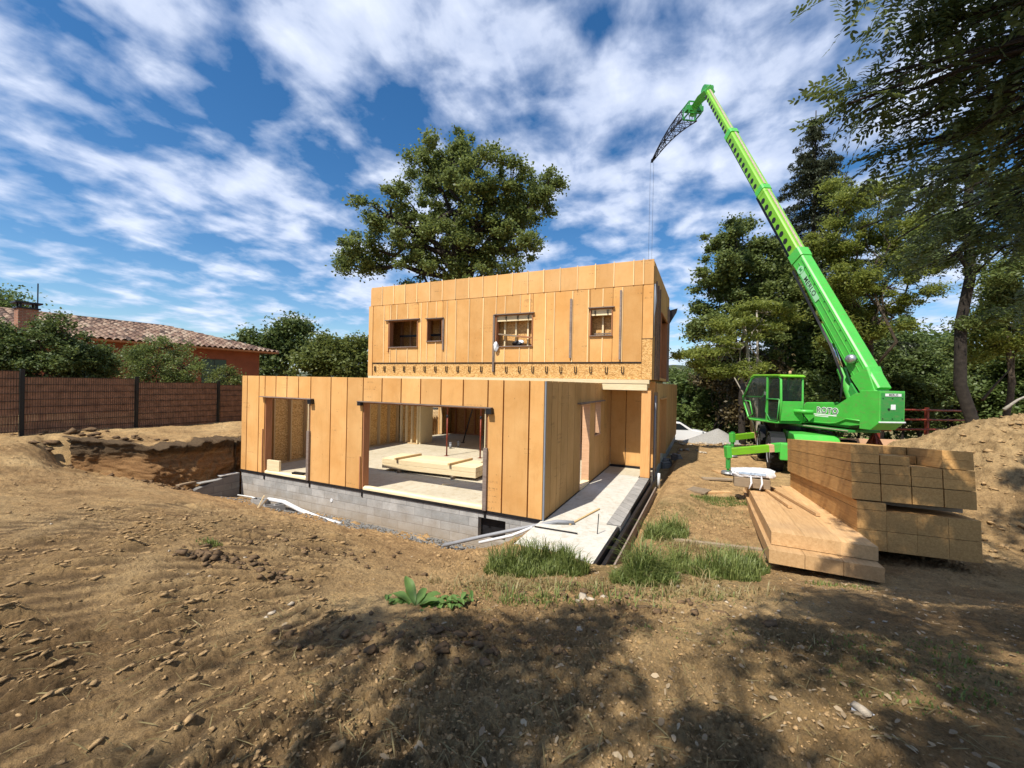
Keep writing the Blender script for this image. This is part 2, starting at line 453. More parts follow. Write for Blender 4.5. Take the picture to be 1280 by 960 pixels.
def cloudvec(rot, sc, loc=(0,0,0)):
    a = wn('ShaderNodeMapping'); a.inputs['Rotation'].default_value = (0,0,rot); wl(cm.outputs[0], a.inputs[0])
    b = wn('ShaderNodeMapping'); b.inputs['Scale'].default_value = sc; b.inputs['Location'].default_value = loc; wl(a.outputs[0], b.inputs[0]); return b.outputs[0]
def wnoise(v, s, d=5, r=.55, dist=0.0):
    x = wn('ShaderNodeTexNoise'); wl(v, x.inputs['Vector']); x.inputs['Scale'].default_value = s; x.inputs['Detail'].default_value = d
    x.inputs['Roughness'].default_value = r; x.inputs['Distortion'].default_value = dist; return x.outputs[0]
ROT = math.radians(22)
bands = wnoise(cloudvec(ROT, (1, .6, 1), (3.1, 1.7, 0)), 1.0, 3, .5, .5)
puffs = wnoise(cloudvec(ROT, (1, .95, 1), (7.3, 2.2, 0)), 4.0, 6, .52, .15)
fine = wnoise(cloudvec(ROT, (1, .6, 1), (1.3, 9.2, 0)), 9, 5, .55, .6)
# more cloud to the right (+X) and overhead, clear blue low on the left
side = wmath('MULTIPLY', wmath('ADD', sep.outputs[0], .3), .022)
cov = wmath('ADD', wmath('ADD', wmath('MULTIPLY', bands, .46), wmath('MULTIPLY', puffs, .66)), wmath('MULTIPLY', wmath('SUBTRACT', fine, .5), .12))
cov = wmath('ADD', cov, side)
dens = wramp(cov, [(.50, g3(0)), (.555, g3(.28)), (.635, g3(.78)), (.74, g3(.95))])
shade = wramp(wmath('ADD', wmath('MULTIPLY', puffs, .6), wmath('MULTIPLY', fine, .4)), [(.35, (3.0, 3.6, 5.1)), (.65, (5.0, 5.4, 6.3))])
mx = wn('ShaderNodeMix', data_type='RGBA'); wl(dens, mx.inputs[0]); wl(hs.outputs[0], mx.inputs[6]); wl(shade, mx.inputs[7])
bg = wn('ShaderNodeBackground'); wl(mx.outputs[2], bg.inputs[0]); bg.inputs[1].default_value = .118
wo = wn('ShaderNodeOutputWorld'); wl(bg.outputs[0], wo.inputs[0])
wd.cycles.sampling_method = 'MANUAL'; wd.cycles.sample_map_resolution = 512
scene.view_settings.view_transform = 'Standard'; scene.view_settings.look = 'None'
scene.view_settings.exposure = 0.68; scene.view_settings.gamma = 1; scene.view_settings.use_curve_mapping = False
scene.cycles.max_bounces = 6; scene.cycles.transparent_max_bounces = 8; scene.cycles.diffuse_bounces = 3
scene.cycles.glossy_bounces = 2; scene.cycles.transmission_bounces = 3
scene.cycles.use_denoising = True

# ------------------------------------------------------------------ terrain
ZR = ([-60,0,1.5,3,4.5,5.6,6.5,8,12,20,24,27,32,45,80,200,3000], [1.4,1.22,1.15,.88,.50,.18,.04,-.02,-.1,-.2,-.5,-.9,-2,-6,-14,-22,-30])
def ground_base(x, y):
    x = np.asarray(x, float); y = np.asarray(y, float)
    u, v = uv_of(x, y)
    zr = np.interp(y, *ZR)
    n1 = fbm(x*.55, y*.55, 3, 5)
    vv = v + n1*.25
    zf = np.interp(vv, [-9,-8,-6,-4,-3,-2,-1,-.3], [1.25,1.18,1.0,.62,.32,-.1,-.58,-.82])
    w = sst(-1.0, .1, u)
    kk = np.clip((-1.3-v)/2.5, 0, 1); w = sst(-1.0-kk*1.6, .1+kk*.2, u)
    z = zf*(1-w) + zr*w
    # left plateau and the bank of the pit
    ub = np.interp(v, [-8,-4.2,-3.2,-2.6,-2.0,-1,0,20], [-9.0,-10.4,-12.6,-12.0,-10.75,-10.45,-10.5,-10.7]) + .16*fbm(x*1.3, y*1.3, 3, 9)
    wd_ = np.interp(v, [-8,-4,-2.9,-2.3], [3.6,3.0,1.0,.26])
    mm = 1 - sst(ub-wd_/2, ub+wd_/2, u + .05*fbm(x*5, y*5, 4, 10, .6)*sst(-4, -2.6, v))
    zp = 1.13 + .05*fbm(x*.4, y*.4, 3, 21) - .012*np.clip(y-8, 0, 30)
    zp = zp - .20*sst(-13.4, -10.8, u)*sst(-4.5, -2.6, v)
    z = z*(1-mm) + zp*mm
    # trench on the left of the house and footprint
    z = np.where((v > -.05) & (u > -11) & (u < 1.5) & (v < 19), -.92, z)
    sl = (u > -.03) & (u < 1.5) & (v > -1.42-.29*(u+.05)) & (v <= 0.2)
    z = np.where(sl, -.5, z)
    # narrow gap along the slab and right wall
    gap = (1-sst(1.72, 2.05, u)) * sst(1.3, 1.44, u) * sst(-1.9, -1.6, v) * (1-sst(18.5, 19, v))
    z = z*(1-gap) + (-.42)*gap
    # dirt thrown up beside the slab gap
    z = z + .10*np.exp(-((u-2.5)/.45)**2) * sst(-1, 2, v) * (1-sst(14, 18, v))
    # spoil heap at the right
    ax, ay, bx, by = 11.6, 9.4, 18., 8.8
    t = np.clip(((x-ax)*(bx-ax)+(y-ay)*(by-ay))/((bx-ax)**2+(by-ay)**2), 0, 1)
    d = np.hypot(x-(ax+t*(bx-ax)), y-(ay+t*(by-ay)))
    z = z + 2.30*np.exp(-(d/2.25)**2.0) * (1+.18*fbm(x*.8, y*.8, 4, 33))
    d2 = np.hypot(x-10.3, (y-11.2)*1.2)
    z = z + .6*np.exp(-(d2/1.0)**2)
    # small bumps beside the lumber, grass hummocks
    z = z + .14*np.exp(-(np.hypot(x-.55, (y-6.3))/.6)**2) + .16*np.exp(-(np.hypot(x-2.0, (y-5.75))/.7)**2)
    # neighbouring ground beyond the fence stays level; valley only on the right
    return z
def heap_d(x, y):
    ax, ay, bx, by = 11.6, 9.4, 18., 8.8
    t = np.clip(((x-ax)*(bx-ax)+(y-ay)*(by-ay))/((bx-ax)**2+(by-ay)**2), 0, 1)
    return np.hypot(x-(ax+t*(bx-ax)), y-(ay+t*(by-ay)))
def gz(x, y): return float(ground_base(np.array([x]), np.array([y]))[0])

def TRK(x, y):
    """how far a point sits in the bottom of a track print, where shade is painted over damp soil (0..1)"""
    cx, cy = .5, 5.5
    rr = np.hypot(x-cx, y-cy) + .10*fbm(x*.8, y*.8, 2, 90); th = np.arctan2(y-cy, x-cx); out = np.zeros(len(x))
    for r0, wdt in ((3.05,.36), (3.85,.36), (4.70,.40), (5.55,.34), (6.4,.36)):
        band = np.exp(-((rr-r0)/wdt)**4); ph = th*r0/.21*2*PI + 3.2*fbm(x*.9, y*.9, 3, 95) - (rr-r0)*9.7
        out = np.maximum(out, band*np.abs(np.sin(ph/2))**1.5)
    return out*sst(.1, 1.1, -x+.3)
def ground_detail(x, y, ret_track=False):
    r = np.hypot(x, y); u, v = uv_of(x, y)
    near = 1-sst(18, 40, r)
    lump = np.abs(fbm(x*1.4, y*1.4, 5, 41, .55))
    d = .06*fbm(x*.8, y*.8, 3, 2)*near
    # crumbly clods: ridged high-frequency noise, patchy
    patch = sst(-.15, .35, fbm(x*.45+3, y*.45, 3, 77))
    rg = 1-np.abs(fbm(x*6.5, y*6.5, 4, 51, .6))*2
    cl = sst(.45, .95, rg)
    fr = fbm(x*19, y*19, 4, 61, .65)
    d = d + (.014+.030*patch)*fr*near*.8 + (.010+.016*patch)*fbm(x*9, y*9, 3, 65, .6)*near + (.007+.016*patch)*fbm(x*38, y*38, 3, 66, .7)*near*(1-sst(5, 11, r)) + .010*np.clip(cl,0,1)*near
    vo = np.clip(fbm(x*3.1, y*3.1, 4, 71, .55), -.5, .5)
    d = d + .016*patch*vo*near
    # caterpillar and tyre lug prints turning round a centre left of the camera
    cx, cy = .5, 5.5
    rr = np.hypot(x-cx, y-cy) + .10*fbm(x*.8, y*.8, 2, 90); th = np.arctan2(y-cy, x-cx)
    side = sst(.0, -1.2, -( -x - .15)) if False else sst(.1, 1.1, -x+.3)
    for r0, wdt, amp in ((3.05,.36,.042), (3.85,.36,.036), (4.70,.40,.050), (5.55,.34,.036), (6.4,.36,.040)):
        band = np.exp(-((rr-r0)/wdt)**4)
        ph = th*r0/.21*2*PI + 3.2*fbm(x*.9, y*.9, 3, 95) - (rr-r0)*9.7
        lug = np.abs(np.sin(ph/2))
        lug = (1-lug)**.75
        broken = sst(-.25, .25, fbm(x*1.9, y*1.9, 3, 97))
        st = fbm((rr-r0)*2.2+r0, th*r0*9, 4, 120, .6)
        d = d + amp*1.5*band*lug*broken*side*near*(1+.8*st) - .014*band*side + .020*st*band*side*near
    if ret_track: return TRK(x, y)
    # heap and bank are rougher
    hd = np.exp(-(heap_d(x, y)/2.4)**2)
    d = d + hd*(.15*fbm(x*2.3, y*2.3, 6, 31, .66) + .07*np.abs(fbm(x*6, y*6, 4, 32, .6)))
    bank = np.exp(-((u+10.7)/.8)**2)*sst(-3.6,-2.6,v)
    d = d + bank*.13*fbm(x*3, y*3, 4, 37, .6)
    return d
def gzd(x, y):
    x = np.atleast_1d(np.asarray(x, float)); y = np.atleast_1d(np.asarray(y, float))
    return ground_base(x, y) + ground_detail(x, y)

def build_ground():
    rad = np.concatenate([np.geomspace(.55, 34, 1080), np.geomspace(35, 3000, 70)])
    half = math.radians(66)
    an = np.concatenate([np.linspace(-half, half, 1350), np.linspace(half, 2*PI-half, 140)[1:-1]])
    nA, nR = len(an), len(rad)
    A_, R_ = np.meshgrid(an, rad)
    x = (R_*np.sin(A_)).ravel(); y = (R_*np.cos(A_)).ravel()
    z = ground_base(x, y)
    far = np.hypot(x, y)
    z = z + np.where(far < 60, ground_detail(x, y), 0)
    # left side neighbour plot keeps its level, land falls away only slowly behind
    verts = np.stack([x, y, z], 1)
    verts = np.vstack([verts, [[0, 0, gz(0, 0)]]])
    i = np.arange(nR-1)[:, None]*nA; j = np.arange(nA)[None, :]; j2 = (j+1) % nA
    f = np.stack([i+j, i+nA+j, i+nA+j2, i+j2], -1).reshape(-1, 4)[:, ::-1]
    jj = np.arange(nA); tri = np.stack([np.full(nA, nR*nA), (jj+1) % nA, jj], 1)
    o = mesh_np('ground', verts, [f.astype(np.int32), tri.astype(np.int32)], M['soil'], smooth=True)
    u, v = uv_of(verts[:, 0], verts[:, 1]); X = verts[:, 0]; Y = verts[:, 1]
    bk = 1; orange = sst(-4.2, -1.6, v + .6*fbm(X, Y, 3, 8)) * (1-sst(0, .3, v)) * sst(-10.5, -8.5, u) * (1-sst(-.6, .4, u)) + .55*sst(1.7, 2.1, u)*(1-sst(4.5, 7, u))*sst(-.6, 1, v)*(1-sst(16, 20, v))
    gold = np.exp(-(heap_d(X, Y)/3.0)**4)
    bankm = np.exp(-((u+10.4)/.5)**2)*sst(-3, -2, v)
    grass = np.zeros(len(X))
    for gx, gy, gr, a in GRASS_PATCH: grass = np.maximum(grass, a*np.exp(-(((X-gx)**2+(Y-gy)**2)/gr**2)))
    grass = grass*sst(-.4, .3, fbm(X*3, Y*3, 3, 15)+.2)
    far_ = sst(28, 45, np.hypot(X, Y)) ; grass = np.maximum(grass, far_)
    damp = sst(-.05, .5, fbm(X*.5+9, Y*.5, 4, 19))*(1-sst(5, 8, Y))
    col = np.stack([np.clip(orange+.5*bankm, 0, 1), np.clip(gold, 0, 1), np.clip(grass, 0, 1), np.clip(.7*damp+1.1*np.exp(-((u+10.35)/.42)**2)*sst(-3,-2.3,v), 0, 1)], 1).astype(np.float32)  # alpha: damp patches; the bank face darkened for damp subsoil plus painted shade
    ca = o.data.color_attributes.new('soil', 'FLOAT_COLOR', 'POINT'); ca.data.foreach_set('color', col.ravel())
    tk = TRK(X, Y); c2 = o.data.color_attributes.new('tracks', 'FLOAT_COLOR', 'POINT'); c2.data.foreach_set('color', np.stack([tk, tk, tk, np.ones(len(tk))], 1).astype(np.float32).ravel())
    tag(o, kind='structure'); return o

GRASS_PATCH = [(.35, 6.05, .6, .7), (1.9, 5.75, .8, .8), (2.7, 5.9, .7, .8), (1.8, 7.6, .6, .6), (4.0, 9.6, .8, .7), (2.2, 3.0, .9, .3), (4.2, 2.6, .9, .35), (2.9,5.0,.5,.3), (.3, 4.9,.5,.35)]
t = NT('soil'); v = t.mapping()
at_ = t.n('ShaderNodeVertexColor'); at_.layer_name = 'soil'
sp = t.n('ShaderNodeSeparateColor'); t.l(at_.outputs[0], sp.inputs[0])
n1 = t.noise(v, .7, 6, .6); n2 = t.noise(v, 4.5, 6, .68); n3 = t.noise(v, 38, 8, .8); n4 = t.noise(v, 140, 3, .7)
c = t.ramp(n1, [(.3, (.33,.205,.095)), (.5, (.49,.325,.155)), (.72, (.62,.44,.225))])
c = t.mix(t.math('MULTIPLY', at_.outputs['Alpha'], .55), c, (.12,.074,.038))
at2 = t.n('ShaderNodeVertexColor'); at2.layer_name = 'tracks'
c = t.mix(t.math('MULTIPLY', at2.outputs[0], .75), c, (.12,.075,.04))  # print bottoms darkened in the colour, standing in for groove shade
c = t.mix(t.math('MULTIPLY', sp.outputs[0], .8), c, t.ramp(n2, [(.3, (.42,.25,.11)), (.7, (.58,.385,.19))]))
c = t.mix(t.math('MULTIPLY', sp.outputs[1], .85), c, t.ramp(n2, [(.3, (.34,.22,.10)), (.7, (.54,.385,.20))]))
c = t.mix(.7, c, t.ramp(n2, [(.3, g3(.42)), (.52, g3(.95)), (.75, (1.25, 1.2, 1.08))]), 'MULTIPLY')
c = t.mix(.75, c, t.ramp(n3, [(.34, g3(.32)), (.5, g3(.92)), (.68, (1.4,1.34,1.2))]), 'MULTIPLY')
c = t.mix(t.math('MULTIPLY', sp.outputs[2], .75), c, t.ramp(n3, [(.3, (.045,.06,.018)), (.7, (.13,.13,.05))]))
t.col(c); t.set('Roughness', .95).set('Specular IOR Level', .15)
hh = t.math('ADD', t.math('MULTIPLY', n3, 1.0), t.math('MULTIPLY', n4, .25))
t.bump(hh, 1.0, .05)
M['soil'] = t.m
t = NT('bank_soil'); v = t.mapping()
sep = t.n('ShaderNodeSeparateXYZ'); t.l(t.tc.outputs['Object'], sep.inputs[0])
n2 = t.noise(v, 4, 6, .7); n3 = t.noise(v, 30, 6, .75); nl = t.noise(t.mapping((.5,.5,5)), 1.6, 5, .6)
c = t.ramp(nl, [(.3, (.20,.105,.045)), (.55, (.32,.185,.082)), (.75, (.42,.275,.13))])
zr_ = t.n('ShaderNodeMapRange'); t.l(t.math('ADD', sep.outputs[2], t.math('MULTIPLY', n2, .35)), zr_.inputs[0]); zr_.inputs[1].default_value = .72; zr_.inputs[2].default_value = .90
c = t.mix(zr_.outputs[0], c, (.115,.078,.045))
c = t.mix(.7, c, t.ramp(n3, [(.34, g3(.4)), (.5, g3(.92)), (.68, (1.3,1.25,1.15))]), 'MULTIPLY')
t.col(c); t.set('Roughness', .95).set('Specular IOR Level', .15); t.bump(n3, 1.0, .05); M['bank_soil'] = t.m
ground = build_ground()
def build_bank():
    # the cut face of the pit left of the house, as a rough earth wall with a crumbled dark topsoil rim
    vs_ = np.arange(-3.0, 9, .035); zs = np.linspace(0, 1, 64); n_ = len(zs)
    ubv = np.interp(vs_, [-8,-4.2,-3.2,-2.6,-2.0,-1,0,20], [-9.0,-10.4,-12.6,-12.0,-10.75,-10.45,-10.5,-10.7])
    uu, vv_, zz_ = [], [], []
    for a, (v_, u_) in enumerate(zip(vs_, ubv)):
        p = C0 + (u_-.5)*U + v_*V; top = float(gzd(p[0], p[1])[0]); p2 = C0 + (u_+.7)*U + v_*V; bot = gz(p2[0], p2[1]) - .15
        zc = bot + (top+.02-bot)*zs
        lay = .05*np.sin(zc*9+.6*np.sin(v_*1.3)) ; rim = .10*sst(.80, .95, zs) - .30*sst(.955, 1.0, zs)
        un = u_ + .22 + .30*(1-zs)**2 + lay + rim + .16*fbm(np.full(n_, v_*2.1), zc*2.1, 4, 211, .6) + .07*fbm(np.full(n_, v_*9), zc*11, 3, 212, .6) + .05*fbm(np.full(n_, v_*24), zc*24, 2, 214)*(.4+sst(.7,.9,zs))
        un = np.where(zs > .985, u_-.25, un)
        uu.append(un); vv_.append(v_ + .06*fbm(np.full(n_, v_*7), zc*7+9, 3, 213)); zz_.append(zc + .05*fbm(np.full(n_, v_*5), zs*0+3, 3, 215)*sst(.6, 1, zs))
    uu, vv_, zz_ = np.array(uu).ravel(), np.array(vv_).ravel(), np.array(zz_).ravel()
    P_ = C0[None] + uu[:, None]*U + vv_[:, None]*V; P_[:, 2] = zz_
    m_ = len(vs_); i = np.arange(m_-1)[:, None]*n_; j = np.arange(n_-1)[None, :]
    f = np.stack([i+j, i+n_+j, i+n_+j+1, i+j+1], -1).reshape(-1, 4).astype(np.int32)
    o = mesh_np('earth_bank', P_, f, M['bank_soil'], smooth=True); tag(o, kind='structure')

# far hill and valley floor wood line
def hill(name, cx, cy, rx, ry, h, mat, seed):
    n = 90; xs = np.linspace(-1, 1, n); X, Y = np.meshgrid(xs, xs)
    d = np.clip(1-(X**2+Y**2), 0, 1)
    Z = h*d**.8*(1+.25*fbm(X*4, Y*4, 4, seed)) - 34
    vs = np.stack([(cx+X*rx).ravel(), (cy+Y*ry).ravel(), Z.ravel()], 1)
    i = np.arange(n-1)[:, None]*n; j = np.arange(n-1)[None, :]
    f = np.stack([i+j, i+j+1, i+n+j+1, i+n+j], -1).reshape(-1, 4).astype(np.int32)
    o = mesh_np(name, vs, f, mat, smooth=True); tag(o, kind='structure'); return o
build_bank()
t = NT('hill_woods'); v = t.mapping(); n = t.noise(v, .02, 6, .7)
t.col(t.ramp(n, [(.35, (.025,.04,.02)), (.55, (.045,.06,.03)), (.68, (.14,.13,.07)), (.78, (.05,.06,.03))])); t.set('Roughness', 1); t.bump(t.noise(v, .3, 4), 1, 2); M['hill_woods'] = t.m
hill('hill', 330, 620, 420, 220, 62, M['hill_woods'], 3)
hill('hill', -500, 900, 800, 250, 50, M['hill_woods'], 5)

# ------------------------------------------------------------------ the timber house
house = empty('timber_house', C0, HROT, 'unfinished two-storey timber frame house of orange wood fibre boards standing on its concrete slab', 'house')
H = house
def hb(name, mat, boxes, parent=None, bevel=0):
    b = MB()
    for q in boxes: b.box(*q)
    return b.build(name, M[mat], parent or H, bevel=bevel)

# --- slab and plinth
hb('floor_slab', 'slab_inside', [(-9.84, -.06, .06, 5.3, -.16, -.004), (-9.84, 1.44, 5.3, 18.2, -.16, -.004)])
b = MB()
slab_poly = [(-.05, -1.42), (1.39, -1.84), (1.46, 5.30), (-.05, 5.30)]
b.prism([(-.05,-1.42),(1.39,-1.84),(1.47,6.6),(-.045,6.6),(-.045,.0)], -.30, -.006, 'z')
b.build('porch_slab', M['slab_outside'], H)
hb('slab_edging', 'edge_masonry', [(1.20, 1.475, .42, 5.1, -.29, .012)])
# dark membrane on the slab side
b = MB(); b.prism([(1.395,-1.86),(1.435,-1.86),(1.515,5.2),(1.478,5.2)], -.42, -.02, 'z'); b.build('membrane', M['black_membrane'], H)
b = MB(); b.prism([(1.47,-1.8),(1.53,-1.8),(1.62,5.6),(1.56,5.6)], -.44, -.10, 'z'); b.build('membrane', M['black_membrane'], H)
b = MB(); b.prism([(1.60,-1.75),(1.63,-1.75),(1.70,5.0),(1.67,5.0)], -.44, -.20, 'z'); b.build('edge_board', M['dirty_flashing'], H)
# plinth with vent hole
b = MB()
b.box(-9.82, -1.53, .015, .2, -1.15, -.03); b.box(-1.53, -.86, .015, .2, -1.15, -.62); b.box(-1.53, -.86, .015, .2, -.16, -.03)
b.box(-.86, -.05, .015, .2, -1.15, -.03)
b.box(-9.82, -9.62, .2, 18.2, -1.15, -.165)
b.box(1.25, 1.45, 6.6, 18.2, -1.15, -.165)
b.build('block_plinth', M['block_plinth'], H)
hb('vent_void', 'black_membrane', [(-1.53, -.86, .16, .19, -.62, -.16)])
# damp proof strip hanging in tabs below the wall
b = MB(); b.box(-9.86, -.02, -.012, .02, -.055, .012)
for uu in (-8.75, -6.84, -4.93, -1.36): b.box(uu-.02, uu+.025, -.01, .012, -.17, -.05)
b.build('damp_course', M['black_membrane'], H)
b = MB(); b.lathe([(.045,-.0),(.05,.012),(.02,.014)], 16, 'y', c=(-6.0, .0, -.42)); b.build('vent_cap', M['white_plastic'], H)

# --- board walls
def board_wall(name, cols, depth0, depth1, mat, gap=.011, parent=None, axis='v'):
    """cols: (a0,a1,z0,z1) rectangles"""
    b = MB()
    for (a0, a1, z0, z1) in cols:
        if axis == 'v': b.box(a0+gap/2, a1-gap/2, depth0, depth1, z0, z1)
        else: b.box(depth0, depth1, a0+gap/2, a1-gap/2, z0, z1)
    return b.build(name, M[mat], parent or H, bevel=.004)
FT = 2.86; D1 = (-8.78, -6.86); D2 = (-4.95, -1.34); ZH = 2.22
full = [(-9.86,-9.60),(-9.60,-9.05),(-9.05,-8.78),(-6.86,-6.09),(-6.09,-5.50),(-5.50,-4.95),(-1.34,-.96),(-.96,-.36),(-.36,-.02)]
cols = [(a, c_, .01, FT) for a, c_ in full]
j1 = [-8.78,-8.30,-7.83,-7.35,-6.86]; j2 = [-4.95,-4.33,-3.73,-3.15,-2.57,-1.97,-1.34]
cols += [(j1[i], j1[i+1], ZH+.045, FT) for i in range(4)] + [(j2[i], j2[i+1], ZH+.045, FT) for i in range(6)]
board_wall('wing_front_wall', cols, 0, .06, 'fibre_board', .030)
# backing frame (studs behind boards) incl. OSB lining with openings
def lining(name, mat, u0, u1, v0, v1, z0, z1, holes, axis='u'):
    b = MB(); cuts = sorted(set([u0, u1] + [h[0] for h in holes] + [h[1] for h in holes]))
    for i in range(len(cuts)-1):
        a, c_ = cuts[i], cuts[i+1]; mid = (a+c_)/2; segs = [(z0, z1)]
        for h in holes:
            if h[0] <= mid <= h[1]:
                ns = []
                for s0, s1 in segs:
                    if h[2] > s0: ns.append((s0, min(s1, h[2])))
                    if h[3] < s1: ns.append((max(s0, h[3]), s1))
                segs = ns
        for s0, s1 in segs:
            if s1-s0 < .002: continue
            if axis == 'u': b.box(a, c_, v0, v1, s0, s1)
            else: b.box(v0, v1, a, c_, s0, s1)
    return b.build(name, M[mat], H)
hl = [(D1[0], D1[1], -.1, ZH), (D2[0], D2[1], -.1, ZH)]
lining('wall_core', 'stud_wood_red', -9.84, -.06, .064, .185, .01, FT-.03, hl)
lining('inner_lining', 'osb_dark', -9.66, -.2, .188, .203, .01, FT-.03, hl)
hb('top_plate', 'fibre_board_pale', [(-9.85, -.03, .062, .2, FT-.028, FT-.002)])
# jambs and head flashings
for (a, c_) in (D1, D2):
    fr = hb('door_frame', 'stud_wood_red', [(a+.002, a+.03, .02, .22, .02, ZH-.01), (c_-.03, c_-.002, .02, .22, .02, ZH-.01), (a, c_, .02, .22, ZH-.012, ZH+.02)])
    b = MB()
    b.box(a-.10, c_+.13, -.115, -.002, ZH+.022, ZH+.045)
    b.build('head_flashing', M['dirty_flashing'], fr, bevel=.003)
    b = MB(); b.box(c_+.02, c_+.15, -.12, -.004, ZH-.10, ZH+.021); b.build('flashing_end', M['black_membrane'], fr)
    b = MB(); b.box(c_-.06, c_+.03, -.06, -.004, .02, ZH*.62); b.build('jamb_board', M['dirty_flashing'], fr)
    b = MB(); b.box(c_-.05, c_-.03, -.03, .02, .02, ZH); b.build('jamb_strip', M['pale_beam'], fr)
    b = MB(); b.box(a-.055, a-.03, -.03, -.003, .02, 1.3 if a < -6 else .85); b.build('jamb_strip', M['stud_wood_red'], fr)
b = MB(); b.box(D2[0]-.10, D2[0]+.01, -.10, -.003, ZH-.07, ZH+.02); b.build('flashing_end', M['black_membrane'], H)
# rough timber sills with worn edge
for (a, c_) in (D1, D2):
    b = MB(); n = 14; L = c_-a-.12
    b.prism([(-.005,-.0),(.24,-.0),(.24,.06),(.06,.10),(-.005,.07)], a+.05, c_-.08, 'x'); o = b.build('sill_beam', M['pale_beam'], H, bevel=.015)
# corner sealant strip at the near corner of the wing
hb('corner_strip', 'grey_sealant', [(-.018, .012, -.012, .03, -.02, FT-.01)])
# left side wall of the wing
bw = [(v0, min(v0+.6, 5.0), .01, FT) for v0 in np.arange(.07, 5.0, .6)]
board_wall('side_wall', bw, -9.86, -9.80, 'fibre_board', .022, axis='u')
LO = [(8.6, 10.3, .02, 2.2)]
bw = [(v0, v0+.6, .01, FT) for v0 in np.arange(5.07, 8.4, .6)] + [(v0, v0+.6, .01, FT) for v0 in np.arange(10.3, 17.6, .6)] + [(8.67, 10.3, 2.2, FT)]
board_wall('side_wall', bw, -9.86, -9.80, 'fibre_board', .022, axis='u')
lining('inner_lining', 'osb', .2, 18.0, -9.79, -9.775, .01, FT-.04, LO, axis='v')
def studs(name, pts, mat='stud_wood', w=.045, d=.145, z0=.04, z1=FT-.08, axis='u'):
    for p in pts:
        b = MB()
        if axis == 'u': b.box(p[0], p[0]+d, p[1], p[1]+w, z0, z1)
        else: b.box(p[0], p[0]+w, p[1], p[1]+d, z0, z1)
        b.build(name, M[mat], H)
studs('wall_stud', [(-9.772, v_) for v_ in (.30,.9,1.5,2.1,2.7,3.3,3.9,4.5,5.1,5.7,6.3,6.88,7.6,8.2,8.5,10.32,10.8)])
hb('wall_plate', 'stud_wood', [(-9.772, -9.627, .26, 8.55, -.002, .038), (-9.772, -9.627, .26, 11, FT-.078, FT-.035)])
# partition stub at back left of the big room
hb('partition', 'osb', [(-9.62, -8.56, 7.04, 7.055, .04, 2.7)])
studs('partition_stud', [(-9.55,6.9),(-9.25,6.9),(-8.93,6.9),(-8.62,6.9)], 'pale_beam', .05, .135, .04, 2.7, axis='v')
hb('partition_plate', 'stud_wood', [(-9.62, -8.56, 6.89, 7.05, -.002, .038)]); hb('partition_plate', 'stud_wood', [(-9.62, -8.56, 6.89, 7.05, 2.7, 2.74)])
hb('partition_header', 'black_membrane', [(-9.3, -8.8, 6.86, 6.89, 2.0, 2.42)])
hb('partition', 'pale_beam', [(-8.56, -8.48, 7.0, 7.9, .0, 2.7)])
# back inner wall
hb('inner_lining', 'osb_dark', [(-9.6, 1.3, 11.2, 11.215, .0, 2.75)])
studs('wall_stud', [(u_, 11.05) for u_ in np.arange(-9.3, 1.2, .6)], 'stud_wood_red', .045, .145, .04, 2.75, axis='v')
hb('wall_plate', 'stud_wood_red', [(-9.6, 1.3, 11.04, 11.19, -.002, .038)])
# right side wall of the wing u = 0 with tall doorway and small window
SD = (2.66, 3.62); SW = (4.25, 4.95)
vj = [.0, .38, .78, 1.05, 1.55, 2.1, 2.66]
cols = [(vj[i], vj[i+1], .01, FT) for i in range(6)]
cols += [(2.66,3.15,2.29,FT),(3.15,3.62,2.29,FT),(3.62,4.25,.01,FT),(4.25,4.6,2.29,FT),(4.6,4.95,2.29,FT),(4.25,4.95,.01,1.3),(4.95,5.5,.01,FT),(5.5,6.05,.01,FT),(6.05,6.56,.01,FT)]
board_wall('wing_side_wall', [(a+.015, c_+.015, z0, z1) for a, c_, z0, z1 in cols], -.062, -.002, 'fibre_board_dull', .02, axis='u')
lining('wall_core', 'stud_wood_red', .2, 6.5, -.19, -.066, .01, FT-.04, [(SD[0], SD[1], -.1, 2.27), (SW[0], SW[1], 1.3, 2.27)], axis='v')
fr = hb('door_frame', 'plywood_peach', [(-.2, .012, SD[0], SD[0]+.028, .0, 2.26), (-.2, .012, SD[1]-.028, SD[1], .0, 2.26), (-.2, .012, SD[0]+.03, SD[1]-.03, 2.24, 2.268)])
b = MB(); b.box(-.02, .09, 2.35, 5.25, 2.29, 2.325); b.build('head_flashing', M['dirty_flashing'], fr)
b = MB(); b.box(-.16, .03, SD[0]+.03, SD[1]-.03, .012, .09); b.build('threshold', M['pale_beam'], fr)
wf = hb('window_frame', 'plywood_peach', [(-.2, .015, SW[0], SW[0]+.028, 1.3, 2.26), (-.2, .015, SW[1]-.028, SW[1], 1.3, 2.26), (-.2, .03, SW[0]-.02, SW[1]+.03, 1.27, 1.30)])
hb('inner_lining', 'plywood_peach', [(-.215, -.195, 2.70, 4.9, .0, 2.5)]) if False else None
hb('dark_strip', 'black_membrane', [(-.03, .02, .03, 6.56, -.05, .008)])
# recess wall behind the porch
cols = [(.0,.52,.01,2.95),(.52,1.10,.01,2.95),(1.10,1.46,.01,2.95)]
board_wall('porch_back_wall', cols, 6.56, 6.62, 'fibre_board', .022)
hb('dark_strip', 'black_membrane', [(.02, 1.46, 6.48, 6.55, -.02, .07)])
